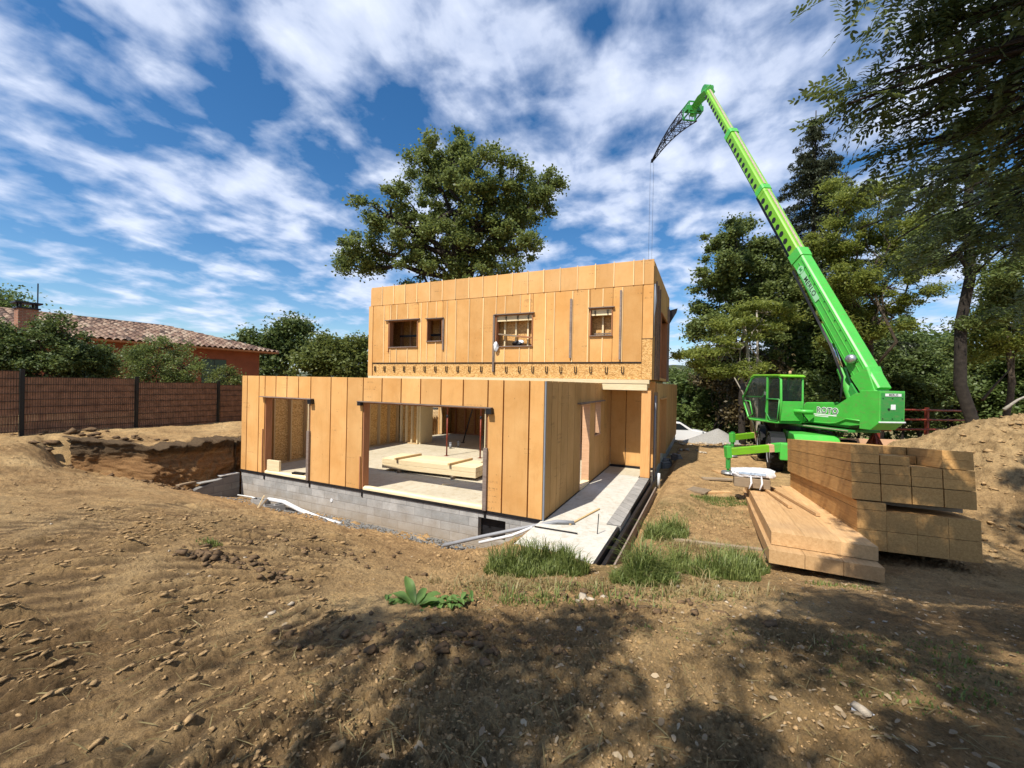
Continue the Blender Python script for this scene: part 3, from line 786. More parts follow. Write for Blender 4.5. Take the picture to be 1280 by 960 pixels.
# porch corner post
b = MB(); b.box(1.20, 1.475, 5.16, 5.32, .0, 2.655); b.build('corner_post', M['post_wood'], H, bevel=.006)
b = MB(); b.box(1.21, 1.475, 5.335, 5.5, .0, 2.655); b.build('corner_post', M['stud_wood_red'], H, bevel=.006)
hb('post_base', 'black_membrane', [(1.17, 1.50, 5.1, 5.52, -.02, .012)])

# --- right side wall, u = 1.49
RL = [(v0, v0+.6) for v0 in np.arange(6.64, 18.0, .6)]
def rcols(z0, z1, holes, v0s, v1s, step=.6):
    out = []
    vs_ = sorted(set([round(a, 3) for a in np.arange(v0s, v1s, step)] + [v1s] + [h[0] for h in holes] + [h[1] for h in holes]))
    for i in range(len(vs_)-1):
        a, c_ = vs_[i], vs_[i+1]
        if c_-a < .03: continue
        mid = (a+c_)/2; hh = [h for h in holes if h[0] < mid < h[1]]
        if hh:
            if hh[0][2] > z0+.01: out.append((a, c_, z0, hh[0][2]))
            if hh[0][3] < z1: out.append((a, c_, hh[0][3], z1))
        else: out.append((a, c_, z0, z1))
    return out
DR = [(7.9, 10.4, -.1, 2.3)]; DU = [(7.5, 9.9, 3.1, 5.35)]
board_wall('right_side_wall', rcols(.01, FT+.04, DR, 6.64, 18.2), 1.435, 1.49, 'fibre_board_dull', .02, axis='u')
lining('wall_core', 'stud_wood_red', 6.66, 18.1, 1.3, 1.43, .01, FT, DR, axis='v')
hb('door_frame', 'post_wood', [(1.28, 1.53, 7.9, 7.94, .0, 2.3), (1.28, 1.53, 10.36, 10.4, .0, 2.3), (1.28, 1.55, 7.8, 10.5, 2.3, 2.34)])
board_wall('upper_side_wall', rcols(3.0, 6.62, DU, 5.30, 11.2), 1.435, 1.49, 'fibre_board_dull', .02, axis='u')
lining('wall_core', 'stud_wood_red', 5.32, 11.18, 1.3, 1.43, 2.99, 6.55, DU, axis='v')
fr = hb('window_frame', 'stud_wood_red', [(1.28, 1.53, 7.5, 7.55, 3.1, 5.35), (1.28, 1.53, 9.85, 9.9, 3.1, 5.35), (1.28, 1.55, 7.4, 10., 5.35, 5.39)])
for vv in (5.75, 6.35, 6.95, 10.3, 10.9): MB().box(1.495, 1.54, vv, vv+.05, 3.0, 6.1).build('counter_batten', M['dirty_flashing'], H)
b = MB(); b.tube([(1.51,5.25,5.9),(1.53,5.22,5.4),(1.50,5.24,4.9),(1.52,5.23,4.3)], [.03,.05,.03,.015], 7); b.build('membrane_flap', M['grey_sealant'], H, smooth=True)
# membrane flap sticking out at the far top corner
b = MB(); b.add([(1.49,11.2,6.1),(1.82,11.3,6.2),(1.78,11.3,6.02),(1.5,11.2,5.5),(1.49,11.24,6.1),(1.82,11.34,6.2),(1.78,11.34,6.02),(1.5,11.24,5.5)], [(0,1,2,3),(7,6,5,4),(0,4,5,1),(1,5,6,2),(2,6,7,3),(3,7,4,0)]); b.build('membrane_flap', M['black_membrane'], H)
# back and far walls of the ground floor
hb('rear_wall', 'fibre_board', [(-9.85, 1.48, 18.2, 18.3, .0, FT)])
hb('flat_roof_deck', 'osb', [(-9.7, 1.3, 11.4, 18.18, FT-.10, FT-.06)])

# --- upper storey front facade at v = 5.14
VF = 5.14
hb('storey_floor', 'stud_wood', [(-9.75, 1.28, 5.36, 11.3, 2.74, 2.99)])
hb('edge_beam', 'pale_beam', [(-9.75, 1.42, 5.085, 5.32, 2.865, 2.985)])
hb('porch_beam', 'pale_beam', [(.0, 1.36, 5.10, 5.32, 2.66, 2.863)])
# dribbles of foam hanging under the beam
b = MB(); rr = random.Random(3)
for uu in np.arange(-.2, -.05, .05): b.box(uu, uu+.02, 5.09, 5.12, 2.7+rr.random()*.1, 2.87)
b = MB()
for vv in np.arange(.6, 5.0, .33): b.box(-.03, -.012, vv, vv+.05, 2.86-.0, 2.88)
hb('rim_board', 'osb', [(-9.56, 1.18, VF+.012, VF+.05, 2.99, 3.50)])
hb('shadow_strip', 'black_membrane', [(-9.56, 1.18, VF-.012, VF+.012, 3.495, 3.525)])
wins = {'w1': (-8.70,-7.27,4.16,5.22), 'w2': (-6.83,-6.12,4.36,5.20), 'w3': (-3.84,-2.42,4.10,5.20), 'w4': (-.44,.28,4.38,5.24)}
holes = list(wins.values())
vj = [-9.58,-8.98,-8.64,-8.32,-7.77,-7.12,-6.83,-6.41,-5.92,-5.52,-4.95,-4.36,-3.84,-3.48,-2.90,-2.54,-1.96,-1.65,-1.02,-.50,-.03,.58,1.18]
def facade(cuts, z0, z1, holes):
    out = []; cs = sorted(set(cuts + [h[0] for h in holes] + [h[1] for h in holes]))
    for i in range(len(cs)-1):
        a, c_ = cs[i], cs[i+1]
        if c_-a < .02: continue
        mid = (a+c_)/2; hh = [h for h in holes if h[0] < mid < h[1]]
        if hh: out += [(a, c_, z0, hh[0][2]), (a, c_, hh[0][3], z1)]
        else: out.append((a, c_, z0, z1))
    return out
board_wall('upper_front_wall', facade(vj, 3.53, 5.87, holes), VF, VF+.06, 'fibre_board', .012)
tj = [-9.70,-9.10,-8.51,-7.93,-7.34,-6.73,-6.15,-5.57,-4.98,-4.40,-3.82,-3.22,-2.63,-2.05,-1.47,-.88,-.29,.30,.90,1.19,1.49]
board_wall('parapet_wall', [(tj[i], tj[i+1], 5.885, 6.64) for i in range(len(tj)-1)], VF-.004, VF+.06, 'fibre_board_pale', .006)
hb('corner_board', 'fibre_board', [(1.19, 1.49, VF-.002, VF+.06, 4.24, 5.87)])
hb('corner_board', 'osb', [(1.19, 1.488, VF-.03, VF+.06, 2.99, 4.22)])
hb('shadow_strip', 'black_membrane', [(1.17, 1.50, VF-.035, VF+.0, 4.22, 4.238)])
hb('corner_board', 'fibre_board_pale', [(-9.80, -9.585, VF-.02, VF+.06, 2.99, 5.87)])
hb('shadow_strip', 'stud_wood_red', [(-9.80, 1.49, VF+.012, VF+.055, 5.872, 5.884)])
# battens covering the joints
def batten(x, z0, z1, v0):
    MB().box(x-.014, x+.014, v0-.024, v0-.001, z0, z1).build('joint_batten', M['batten_pale'], H)
for x in vj[1:-1]:
    hh = [h for h in holes if h[0]-.02 < x < h[1]+.02]
    if hh: batten(x, 3.53, hh[0][2]-.05, VF); batten(x, hh[0][3]+.06, 5.86, VF)
    else: batten(x, 3.53, 5.86, VF)
for x in tj[1:-1]: batten(x, 5.89, 6.67, VF-.004)
lining('wall_core', 'stud_wood_red', -9.74, 1.28, VF+.064, VF+.2, 3.0, 6.6, holes)
hb('side_wall', 'fibre_board', [(-9.80, -9.72, 5.22, 11.2, 2.99, 6.6)])
hb('rear_wall', 'fibre_board', [(-9.80, 1.48, 11.2, 11.28, 2.99, 6.6)])
hb('roof_deck', 'osb', [(-9.70, 1.28, 5.36, 11.18, 5.95, 6.0)])
# interior partitions seen through the windows
hb('partition', 'osb', [(-9.7, -5.0, 6.3, 6.315, 3.0, 5.9)])
studs('wall_stud', [(u_, 6.15) for u_ in (-9.0,-8.5,-8.0,-7.5,-7.0,-6.5,-6.0)], 'plywood_peach', .07, .14, 3.0, 5.9, axis='v')
hb('window_bar', 'black_membrane', [(-8.65, -6.15, 5.7, 5.76, 4.62, 4.70)])
hb('partition', 'osb', [(-4.2, -2.1, VF+.32, VF+.335, 3.0, 5.9)]); hb('partition', 'osb', [(-.8, .7, VF+.32, VF+.335, 3.0, 5.9)])
for k, (a, c_, z0, z1) in wins.items():
    deep = .2
    fr = MB().box(a, a+.03, VF-.035, VF+deep, z0, z1).box(c_-.03, c_, VF-.035, VF+deep, z0, z1).box(a-.015, c_+.015, VF-.05, VF+deep, z0-.035, z0).box(a+.03, c_-.03, VF-.03, VF+deep, z1-.025, z1).build('window_frame', M['stud_wood_red'], H, bevel=.003)
    l_, r_ = (.2, .1) if k == 'w1' else (.05, .06)
    MB().box(a-l_, c_+r_, VF-.09, VF-.002, z1+.004, z1+.032).build('head_flashing', M['dirty_flashing'], fr)
    MB().box(a-.0, c_+.0, VF-.06, VF-.0352, z0-.03, z0-.002).build('sill_strip', M['dirty_flashing'], fr)
MB().box(-8.74, -8.72, VF-.04, VF-.002, 3.95, 5.2).build('jamb_strip', M['stud_wood_red'], H)
MB().box(-6.10, -6.04, VF-.05, VF-.002, 4.0, 5.2).build('jamb_strip', M['dirty_flashing'], H)
MB().box(-3.93, -3.86, VF-.07, VF-.016, 3.2, 5.22).build('long_batten', M['dirty_flashing'], H)
MB().box(-1.10, -1.03, VF-.07, VF-.016, 3.66, 5.60).build('long_batten', M['dirty_flashing'], H)
MB().box(.50, .56, VF-.07, VF-.016, 3.60, 5.76).build('long_batten', M['dirty_flashing'], H)
# inside of windows three and four: pale header, studs
hb('window_header', 'pale_beam', [(-3.80, -2.46, VF+.03, VF+.10, 4.98, 5.17)]); hb('window_header', 'pale_beam', [(-.40, .24, VF+.03, VF+.10, 5.02, 5.21)])
for uu in (-3.62, -3.18, -2.72): MB().box(uu, uu+.055, VF+.22, VF+.318, 3.0, 5.9).build('window_stud', M['pale_beam'], H)
MB().box(-.10, -.045, VF+.22, VF+.318, 3.0, 5.9).build('window_stud', M['pale_beam'], H)
# joist hangers: one mesh, copied along the rim board
hg = MB(); hg.box(-.04,-.028,-.03,.0,-.11,.10); hg.box(.028,.04,-.03,.0,-.11,.10); hg.box(-.028,.028,-.03,-.0,-.11,-.09)
h0 = hg.build('joist_hanger', M['dark_steel'], H)
hx = list(np.arange(-9.42, 1.1, .502))
for i, uu in enumerate(hx):
    o = h0 if i == 0 else h0.copy()
    if i: COL.objects.link(o); o.parent = H
    o.location = (float(uu), VF-.001, 3.29)
hs2 = h0.copy(); 
for i, (uu, zz_) in enumerate([(-3.45,5.10),(-3.0,5.10),(-2.6,5.10),(-.28,5.13),(.12,5.13)]):
    o = h0.copy(); COL.objects.link(o); o.parent = H; o.location = (uu, VF+.03, zz_); o.scale = (.5, 1, .6)
# grey downpipe piece and upright by the porch corner
b = MB(); b.tube([(1.56,5.62,-.35),(1.56,5.62,2.5)], .028, 10); b.build('riser_pipe', M['grey_plastic'], H, smooth=True)
b = MB(); b.tube([(1.68,5.85,-.42),(1.68,5.85,.05)], .05, 12); b.build('riser_pipe', M['white_plastic'], H, smooth=True)
b = MB(); b.box(1.50,1.56,5.8,5.86,.0,2.6); b.build('counter_batten', M['weathered_plank'], H)
b = MB(); b.box(1.50,1.56,6.3,6.36,.0,2.6); b.build('counter_batten', M['weathered_plank'], H)
simple('shutter_print', (.35,.45,.58), .6, var=.3, scale=20)
simple('fence_slat', (.27,.145,.085), .8, var=.35, scale=5, bump=.3)
simple('fence_wire', (.03,.02,.016), .6)
# ------------------------------------------------------------------ loose things in and around the house
def thing(mb, name, mat, loc, rz, label, cat, group=None, smooth=False, bevel=0, rot=None):
    o = mb.build(name, M[mat], None, smooth=smooth, bevel=bevel); put(o, loc, rz, rot); return tag(o, label, cat, group)

# stack of pale timber beams on the floor inside
L_ = 3.25; yaw = HROT + math.radians(3.5)
k = 0
words_row = ['front', 'second', 'third', 'rear']
bx0, bv0 = -6.12, 2.02
cs, sn = math.cos(math.radians(3.5)), math.sin(math.radians(3.5))
for lay, hgt in ((0, .0), (1, .15)):
    for i in range(4):
        if lay == 1 and i == 3: pass
        mb = MB().box(0, L_-(.25 if (lay == 1 and i == 3) else 0), 0, .255, 0, .145)
        off = i*.265
        loc = W(bx0 - sn*off, bv0 + cs*off, .085+hgt)
        thing(mb, 'timber_beam', 'pale_beam', loc, yaw, 'pale sawn beam in the %s layer of the stack on the house floor, %s row from the doorway' % (['lower', 'upper'][lay], words_row[i]), 'timber beam', 'pale beams stacked on the house floor', bevel=.006)
for i, (uu, ll) in enumerate([(-5.55, 1.0), (-3.7, 1.05)]):
    thing(MB().box(-.035, .035, -.08, ll, 0, .06), 'timber_lath', 'stud_wood', W(uu, 2.05+.06*(i*2), .385), HROT+math.radians([-8, -6][i]), 'short lath lying across the top of the pale beam stack, at its %s end' % ['left', 'right'][i], 'lath', 'laths lying across the pale beams')
    thing(MB().box(-.04, .04, -.02, 1.12, 0, .08), 'timber_bearer', 'weathered_plank', W(uu+.1, 2.0+.06*(i*2), .0), HROT, 'dark bearer under the %s end of the pale beam stack' % ['left', 'right'][i], 'bearer', 'bearers under the pale beams')
thing(MB().box(0, .5, 0, .07, 0, .30), 'timber_offcut', 'pale_beam', W(-8.66, .02, .102), HROT+.05, 'pale block of timber lying on the sill of the left doorway', 'offcut', bevel=.006)
thing(MB().box(0, .22, 0, .06, 0, .03), 'timber_offcut', 'pale_beam', W(-3.45, 1.4, .0), HROT+.5, 'small white offcut on the sunlit floor behind the wide opening', 'offcut')
thing(MB().box(0, .4, 0, .12, 0, .05), 'cable_reel', 'black_plastic', W(-7.6, .03, .10), HROT+.1, 'black strap lying on the sill of the left doorway', 'strap')
# steel props
def prop(u_, v_, h, lab, group='steel props under the storey beam'):
    r = empty('steel_prop', W(u_, v_, 0), HROT, lab, 'prop', group)
    MB().box(-.07, .07, -.07, .07, 0, .008).build('base_plate', M['red_steel'], r)
    MB().tube([(0,0,.008),(0,0,h*.55)], .028, 10).build('outer_tube', M['red_steel'], r, smooth=True)
    MB().tube([(0,0,h*.55),(0,0,h-.12)], .022, 10).build('inner_tube', M['red_steel'], r, smooth=True)
    MB().lathe([(.035,h*.53),(.045,h*.535),(.045,h*.56),(.035,h*.565)], 12).build('collar_nut', M['dark_steel'], r)
    MB().box(-.12, -.01, -.04, .04, h-.12, h).box(.01, .12, -.04, .04, h-.12, h).build('head_fork', M['white_plastic'], r)
prop(-5.86, 5.2, 2.73, 'rusty red steel prop on the house floor near the middle of the wide opening')
prop(-4.55, 5.45, 2.73, 'rusty red steel prop on the house floor at the right side of the wide opening')
thing(MB().tube([(0,0,0),(.9,-.35,2.35)], .03, 8).box(-.08,.08,-.06,.06,0,.02), 'brace_pole', 'dark_steel', W(-7.11, 8.38, .0), HROT, 'dark diagonal brace pole leaning in the back room of the house', 'brace')
for i, (uu, vv, hh) in enumerate([(-6.68,6.7,.22),(-6.6,7.2,.24),(-5.95,3.95,.16)]):
    thing(MB().tube([(0,0,0),(0,0,hh)], .055, 12).tube([(0,0,hh),(0,0,hh+.03)], .062, 12), 'waste_pipe', 'grey_plastic', W(uu, vv, 0), 0, ['capped grey pipe stub rising from the house floor, left one of the pair', 'capped grey pipe stub rising from the house floor, right one of the pair', 'short grey pipe stub rising from the floor behind the pale beam stack'][i], 'pipe stub', 'pipe stubs in the house floor', smooth=True)
thing(MB().tube([(0,0,.01),(.5,-.2,.01),(1.1,-.15,.01),(1.9,.5,.01)], .012, 6), 'floor_cable', 'black_plastic', W(-6.3, 4.1, .0), HROT, 'thin dark cable lying curved on the bright house floor', 'cable')

# clutter in the third window
thing(MB().box(0, .85, 0, .1, 0, .05), 'timber_board', 'weathered_plank', W(-3.78, 5.22, 4.52), 0, 'grey plank lying slanted across the large upstairs window', 'plank', rot=(0, math.radians(7), HROT))
thing(MB().box(0, .55, 0, .1, 0, .05), 'timber_board', 'stud_wood_red', W(-3.05, 5.2, 4.42), 0, 'brown plank end lying at the right of the large upstairs window', 'plank', rot=(0, math.radians(6), HROT))
def rag(name, pts_seed, sx, sy, sz, mat, loc, lab, cat):
    rg = np.random.default_rng(pts_seed); n, m_ = 12, 16; vs = []; fs = []
    for i in range(n):
        for j in range(m_):
            th = 2*PI*j/m_; ph = PI*i/(n-1)
            r = 1+.35*math.sin(3*th+pts_seed+2*ph)+.45*rg.random()
            vs.append((sx*r*math.sin(ph)*math.cos(th), sy*r*math.sin(ph)*math.sin(th), sz*math.cos(ph)*(1+.1*rg.random())))
    for i in range(n-1):
        for j in range(m_): fs.append((i*m_+j, i*m_+(j+1) % m_, (i+1)*m_+(j+1) % m_, (i+1)*m_+j))
    o = MB().add(vs, fs).build(name, M[mat], None, smooth=True); put(o, loc, HROT); return tag(o, lab, cat)
rag('white_rag', 3, .07, .04, .17, 'cloth_white', W(-3.78, 5.05, 4.08), 'crumpled white cloth hanging over the left corner of the large upstairs window', 'cloth')
rag('grey_bag', 5, .14, .10, .09, 'black_plastic', W(-3.05, 5.26, 4.20), 'small dark bag on the sill of the large upstairs window', 'bag')
rag('white_bag', 6, .09, .06, .08, 'cloth_white', W(-2.92, 5.28, 4.24), 'small white bag on the sill of the large upstairs window', 'bag')
thing(MB().box(0, .55, 0, .06, 0, .04), 'timber_board', 'dirty_flashing', W(-.32, 5.24, 4.42), HROT, 'thin grey batten lying in the small upstairs window', 'batten')

# porch slab clutter
thing(MB().box(0, 1.35, -.02, .02, 0, .025), 'timber_lath', 'stud_wood', W(.56, .02, .0), HROT+math.radians(78), 'thin pale lath lying lengthways on the porch slab', 'lath')
thing(MB().box(0, .85, -.012, .012, 0, .02), 'steel_rod', 'dark_steel', W(-.02, -.42, .0), HROT+math.radians(2), 'dark rod lying across the porch slab in front of the wing corner', 'rod')
thing(MB().tube([(0,0,0),(.02,0,.38)], .009, 6), 'starter_bar', 'dark_steel', W(1.16, -.2, .0), HROT, 'thin rusty bar standing up from the porch slab', 'bar')
# grey pole leaning at the corner, white pipe along the plinth
def up(*q): return [tuple(W(*p)) for p in q]
def wthing(mb, name, mat, label, cat, group=None, smooth=False, bevel=0):
    """mesh given in world coordinates, moved so that its origin is at its base"""
    vs = np.array(mb.v); c = np.array([vs[:,0].mean(), vs[:,1].mean(), vs[:,2].min()])
    mb.v = [tuple(p - c) for p in vs]
    o = mb.build(name, M[mat], None, smooth=smooth, bevel=bevel); o.location = tuple(c); return tag(o, label, cat, group)
def zt(u_, v_, dz=0):
    p = W(u_, v_, 0); return gz(p[0], p[1]) + dz
wthing(MB().tube(up((-2.0,-.62,-.66),(-1.2,-.42,-.40),(-.3,-.22,-.12),(.32,-.05,.05),(.62,.1,.03)), .038, 10), 'drain_pipe', 'grey_plastic', 'grey plastic pipe leaning from the dirt over the slab corner of the wing', 'pipe', smooth=True)
wthing(MB().tube(up((-1.15,-.6,-.45),(-.5,-.42,-.25),(-.1,-.32,-.05)), .03, 10), 'drain_pipe', 'white_plastic', 'short pale pipe lying beside the longer grey pipe at the slab corner', 'pipe', smooth=True)
wthing(MB().tube(up((-8.1,-.30,-.60),(-7.4,-.32,-.58),(-6.7,-.38,-.68),(-5.9,-.42,-.76),(-5.2,-.40,-.80)), .055, 10), 'drain_pipe', 'white_plastic', 'long white pipe lying on the gravel along the block plinth', 'pipe', smooth=True)
wthing(MB().tube(up((-9.6,-.22,-.70),(-8.9,-.25,-.66),(-8.4,-.3,-.68)), .02, 8), 'conduit', 'white_plastic', 'thin white conduit on the gravel at the left end of the plinth', 'conduit', smooth=True)
def block(u_, v_, z, rz, lab):
    r = MB()
    r.box(-.25,.25,-.10,-.075,0,.2).box(-.25,.25,.075,.10,0,.2).box(-.25,-.22,-.075,.075,0,.2).box(.22,.25,-.075,.075,0,.2).box(-.015,.015,-.075,.075,0,.2)
    thing(r, 'concrete_block', 'block_plinth', W(u_, v_, z), HROT+rz, lab, 'concrete block', 'loose concrete blocks by the plinth', bevel=.006)
block(-8.25, -.42, -.78, .15, 'loose hollow concrete block lying left of the white pipe below the plinth')
block(-7.55, -.5, -.82, 1.1, 'loose concrete block tipped behind the small stake near the white pipe')
wthing(MB().bar(W(-7.35,-1.15,-.62), W(-7.25,-1.0,-.22), .05, .03), 'wooden_stake', 'pale_beam', 'short wooden stake stuck in the dirt before the plinth', 'stake')
wthing(MB().bar(W(-7.3,-1.12,-.55), W(-7.1,-1.02,-.28), .03, .03), 'wooden_stake', 'weathered_plank', 'dark thin stake crossing the short wooden stake before the plinth', 'stake')
# gravel strip along the plinth
rg = np.random.default_rng(5)
def pebble_mesh(name, pos, size, mat, label, cat=None, seed=1, flat=.7, parent=None, kind='stuff', ang=None, stretch=1.0):
    """many lumpy stones as one mesh"""
    rg = np.random.default_rng(seed); n = len(pos)
    base = np.array([(1,0,0),(-1,0,0),(0,1,0),(0,-1,0),(0,0,1),(0,0,-1),(.6,.6,.6),(-.6,.6,.6),(.6,-.6,.6),(-.6,-.6,.6)], float)
    fc = np.array([(0,6,8),(6,4,8),(8,4,9),(9,4,7),(7,4,6),(2,6,0),(2,7,6),(1,7,2),(1,9,7),(3,9,1),(3,8,9),(0,8,3),(2,0,5),(1,2,5),(3,1,5),(0,3,5)], np.int32)
    k = len(base)
    vs = base[None]*(1+.9*(rg.random((n, k, 1))-.5)) + .55*(rg.random((n, k, 3))-.5)
    sc = np.asarray(size)[:, None, None]*np.stack([(1+.5*rg.random(n))*stretch, .7+.5*rg.random(n), flat*(.6+.5*rg.random(n))], 1)[:, None, :]
    vs = vs*sc
    a = rg.random(n)*2*PI if ang is None else ang; ca, sa = np.cos(a)[:, None], np.sin(a)[:, None]
    x = vs[:,:,0]*ca - vs[:,:,1]*sa; y = vs[:,:,0]*sa + vs[:,:,1]*ca
    vs = np.stack([x, y, vs[:,:,2]], 2) + np.asarray(pos)[:, None, :]
    f = fc[None] + (np.arange(n)*k)[:, None, None]
    o = mesh_np(name, vs.reshape(-1, 3), f.reshape(-1, 3).astype(np.int32), M[mat], parent)
    if not parent: tag(o, label, cat, kind=kind)
    return o
n = 2600; uu = rg.uniform(-9.8, -1.2, n); vv = -rg.gamma(2, .13, n)-.02
P_ = C0[None] + uu[:, None]*U + vv[:, None]*V; P_[:, 2] = ground_base(P_[:, 0], P_[:, 1])+.01
pebble_mesh('gravel_strip', P_, rg.uniform(.012, .034, n), 'gravel_grey', 'pale grey gravel scattered along the foot of the block plinth', 'gravel', 11)

# low block wall at the left corner and the black pipe collar
bw_ = empty('block_wall', W(-9.82, -.02, -.95), HROT, 'low grey concrete block wall running out from the left corner of the plinth', 'wall')
MB().prism([(-.2,-.0),(-1.72,.02),(-1.72,.42),(-1.15,.62),(-.45,.80),(-.02,.86),(-.02,.0)], -.2, .0, 'x').build('masonry', M['block_wall'], bw_, bevel=.01)
for i, (v0, v1, z_) in enumerate([(-.55,-.05,.86),(-1.1,-.57,.76)]):
    MB().box(-.2, 0, v0, v1, z_-.03, z_+.0).build('coping_block', M['block_plinth'], bw_, bevel=.008)
r = MB().lathe([(.15,0),(.15,.30),(.165,.30),(.165,.34),(.13,.34),(.13,.05)], 20)
thing(r, 'pipe_collar', 'black_plastic', at(273, 600, 12.6)+np.array([0,0,-.18]), 0, 'black plastic pipe collar standing on the low block wall', 'pipe collar', smooth=True)
wthing(MB().bar(at(222, 607, 11.2), at(252, 600, 11.9), .12, .04), 'timber_board', 'weathered_plank', 'pale board lying at the outer end of the low block wall', 'board')

# ------------------------------------------------------------------ lumber stacks at the right
def tilt_frame(name, p, az, tilt, roll, label, cat): pass
ft = at(961.5, 704, 6.0)
STK_AZ = math.atan2(-V[0], V[1])           # local +y runs away from the camera along V
TILT = math.radians(-4.3)
Rm = Matrix.Rotation(STK_AZ, 4, 'Z') @ Matrix.Rotation(TILT, 4, 'X')
def stk(loc, Rm=Rm):
    m_ = Matrix.Translation(Vector(tuple(float(c) for c in loc))) @ Rm; return m_
# low stack: two layers of three wide boards
LOWF = at(961, 706, 6.05); LOWR = at(1115, 733, 5.45)
lowdir = math.atan2(LOWR[1]-LOWF[1], LOWR[0]-LOWF[0])
RmL = Matrix.Rotation(HROT-.02, 4, 'Z') @ Matrix.Rotation(TILT, 4, 'X')
BW = .42; low0 = LOWF.copy()
def beam_thing(m_, w, l, h, mat, lab, group, cat='timber beam', skew=0):
    mb = MB().prism([(0, 0), (w, -skew*w), (w, l), (0, l)], 0, h, 'z')
    o = mb.build('timber_beam', M[mat], None, bevel=.0015); o.matrix_world = m_; return tag(o, lab, cat, group)
locs = low0
SK = math.tan(HROT-.02-lowdir)
names3 = ['left', 'middle', 'right']
for lay in range(2):
    for i in range(3):
        w = .437
        yoff = .0 if lay == 0 else .30
        loc = Vector(tuple(float(c) for c in low0))
        m_ = Matrix.Translation(loc) @ RmL @ Matrix.Translation(Vector((i*.443 + (.06 if lay else 0) - (.022*i if lay else 0), yoff - i*.443*SK, .03+lay*.20)))
        beam_thing(m_, w, 6.1-.2*lay-(.4*(i == 1)), .192, 'lumber_pale', '%s board in the %s layer of the low stack of pale boards' % (names3[i], ['bottom', 'top'][lay]), 'pale boards in the low stack beside the tall one', skew=SK)
for i, yy in enumerate((.5, 3.0, 5.4)):
    o = MB().box(-.0, 1.30, 0, .09, 0, .07).build('timber_bearer', M['weathered_plank'], None); o.matrix_world = Matrix.Translation(Vector(tuple(low0))) @ RmL @ Matrix.Translation(Vector((0, yy, -.045)))
    tag(o, 'bearer under the low stack of pale boards, %s one from the camera' % ['first', 'second', 'third'][i], 'bearer', 'bearers under the low stack')
for i, (x0, y0, x1, y1) in enumerate([(.62, 2.6, .30, 5.9), (.98, 2.1, .52, 5.6)]):
    mb = MB().bar((x0, y0, .46), (x1, y1, .46), .07, .05); o = mb.build('timber_lath', M['lumber_pale'], None); o.matrix_world = Matrix.Translation(Vector(tuple(low0))) @ RmL
    tag(o, '%s lath lying lengthways on top of the low stack of boards' % ['left', 'right'][i], 'lath', 'laths on the low stack')
# tall stack
TF = at(1072, 690, 6.55); TR = at(1228, 697, 6.1)
wT = float(np.hypot(*(TR-TF)[:2])); azT = math.atan2(TR[1]-TF[1], TR[0]-TF[0])
RmT = Matrix.Rotation(HROT+.02, 4, 'Z') @ Matrix.Rotation(math.radians(-5.5), 4, 'X')
SKT = math.tan(HROT+.02-azT)
base = Matrix.Translation(Vector(tuple(float(c) for c in TF))) @ RmT
colw = wT/4*1.0
cname = ['leftmost', 'second from left', 'third from left', 'rightmost']
rgT = random.Random(4)
nT = 0
def tall(i, x, y, z, w, l, h, lab):
    m_ = base @ Matrix.Translation(Vector((x, y - x*SKT, z)))
    beam_thing(m_, w, l, h, 'lumber', lab, 'brown beams in the tall stack', skew=SKT)
zc = .06
for lay, (hh, nm_) in enumerate(((.31, 'bottom'), (.31, 'upper'), (.125, 'thin top'))):
    for i in range(4):
        if lay == 2 and i > 0: continue
        tall(i, i*colw, rgT.uniform(-.004, .004), zc, colw-.003, 5.0, hh-.006, '%s beam in the %s layer of the lower bundle of the tall stack' % (cname[i], nm_))
    zc += hh
z_up = zc+.015; zc = z_up
for lay, (hh, nm_) in enumerate(((.28, 'bottom'), (.155, 'second'), (.155, 'third'), (.145, 'fourth'), (.145, 'top'))):
    for i in range(4):
        yo = rgT.uniform(-.003, .003)
        if lay == 4 and i in (1, 2): yo = 1.0 if i == 1 else 1.15
        if lay == 3 and i == 2: yo = .8
        tall(i, i*colw-.05+.012*i, .06+yo+.01*lay, zc, colw-.003, 5.0-yo, hh-(.010 if lay in (0, 2, 4) else .003), '%s beam in the %s layer of the upper bundle of the tall stack' % (cname[i], nm_))
    zc += hh
for i, yy in enumerate((.6, 2.5, 4.4)):
    for (zz_, nm) in ((-.02, 'under the tall stack'), (z_up-.105, 'between the two bundles of the tall stack')):
        if zz_ > 0: o = MB().box(.46, 4*colw-.02, 0, .09, 0, .095)
        else: o = MB().box(-.02, 4*colw+.03, 0, .09, 0, .075)
        o = o.build('timber_bearer', M['weathered_plank'], None); o.matrix_world = base @ Matrix.Translation(Vector((0, yy, zz_)))
        tag(o, 'bearer %s, %s one from the camera' % (nm, ['first', 'second', 'third'][i]), 'bearer', 'bearers in the tall stack')

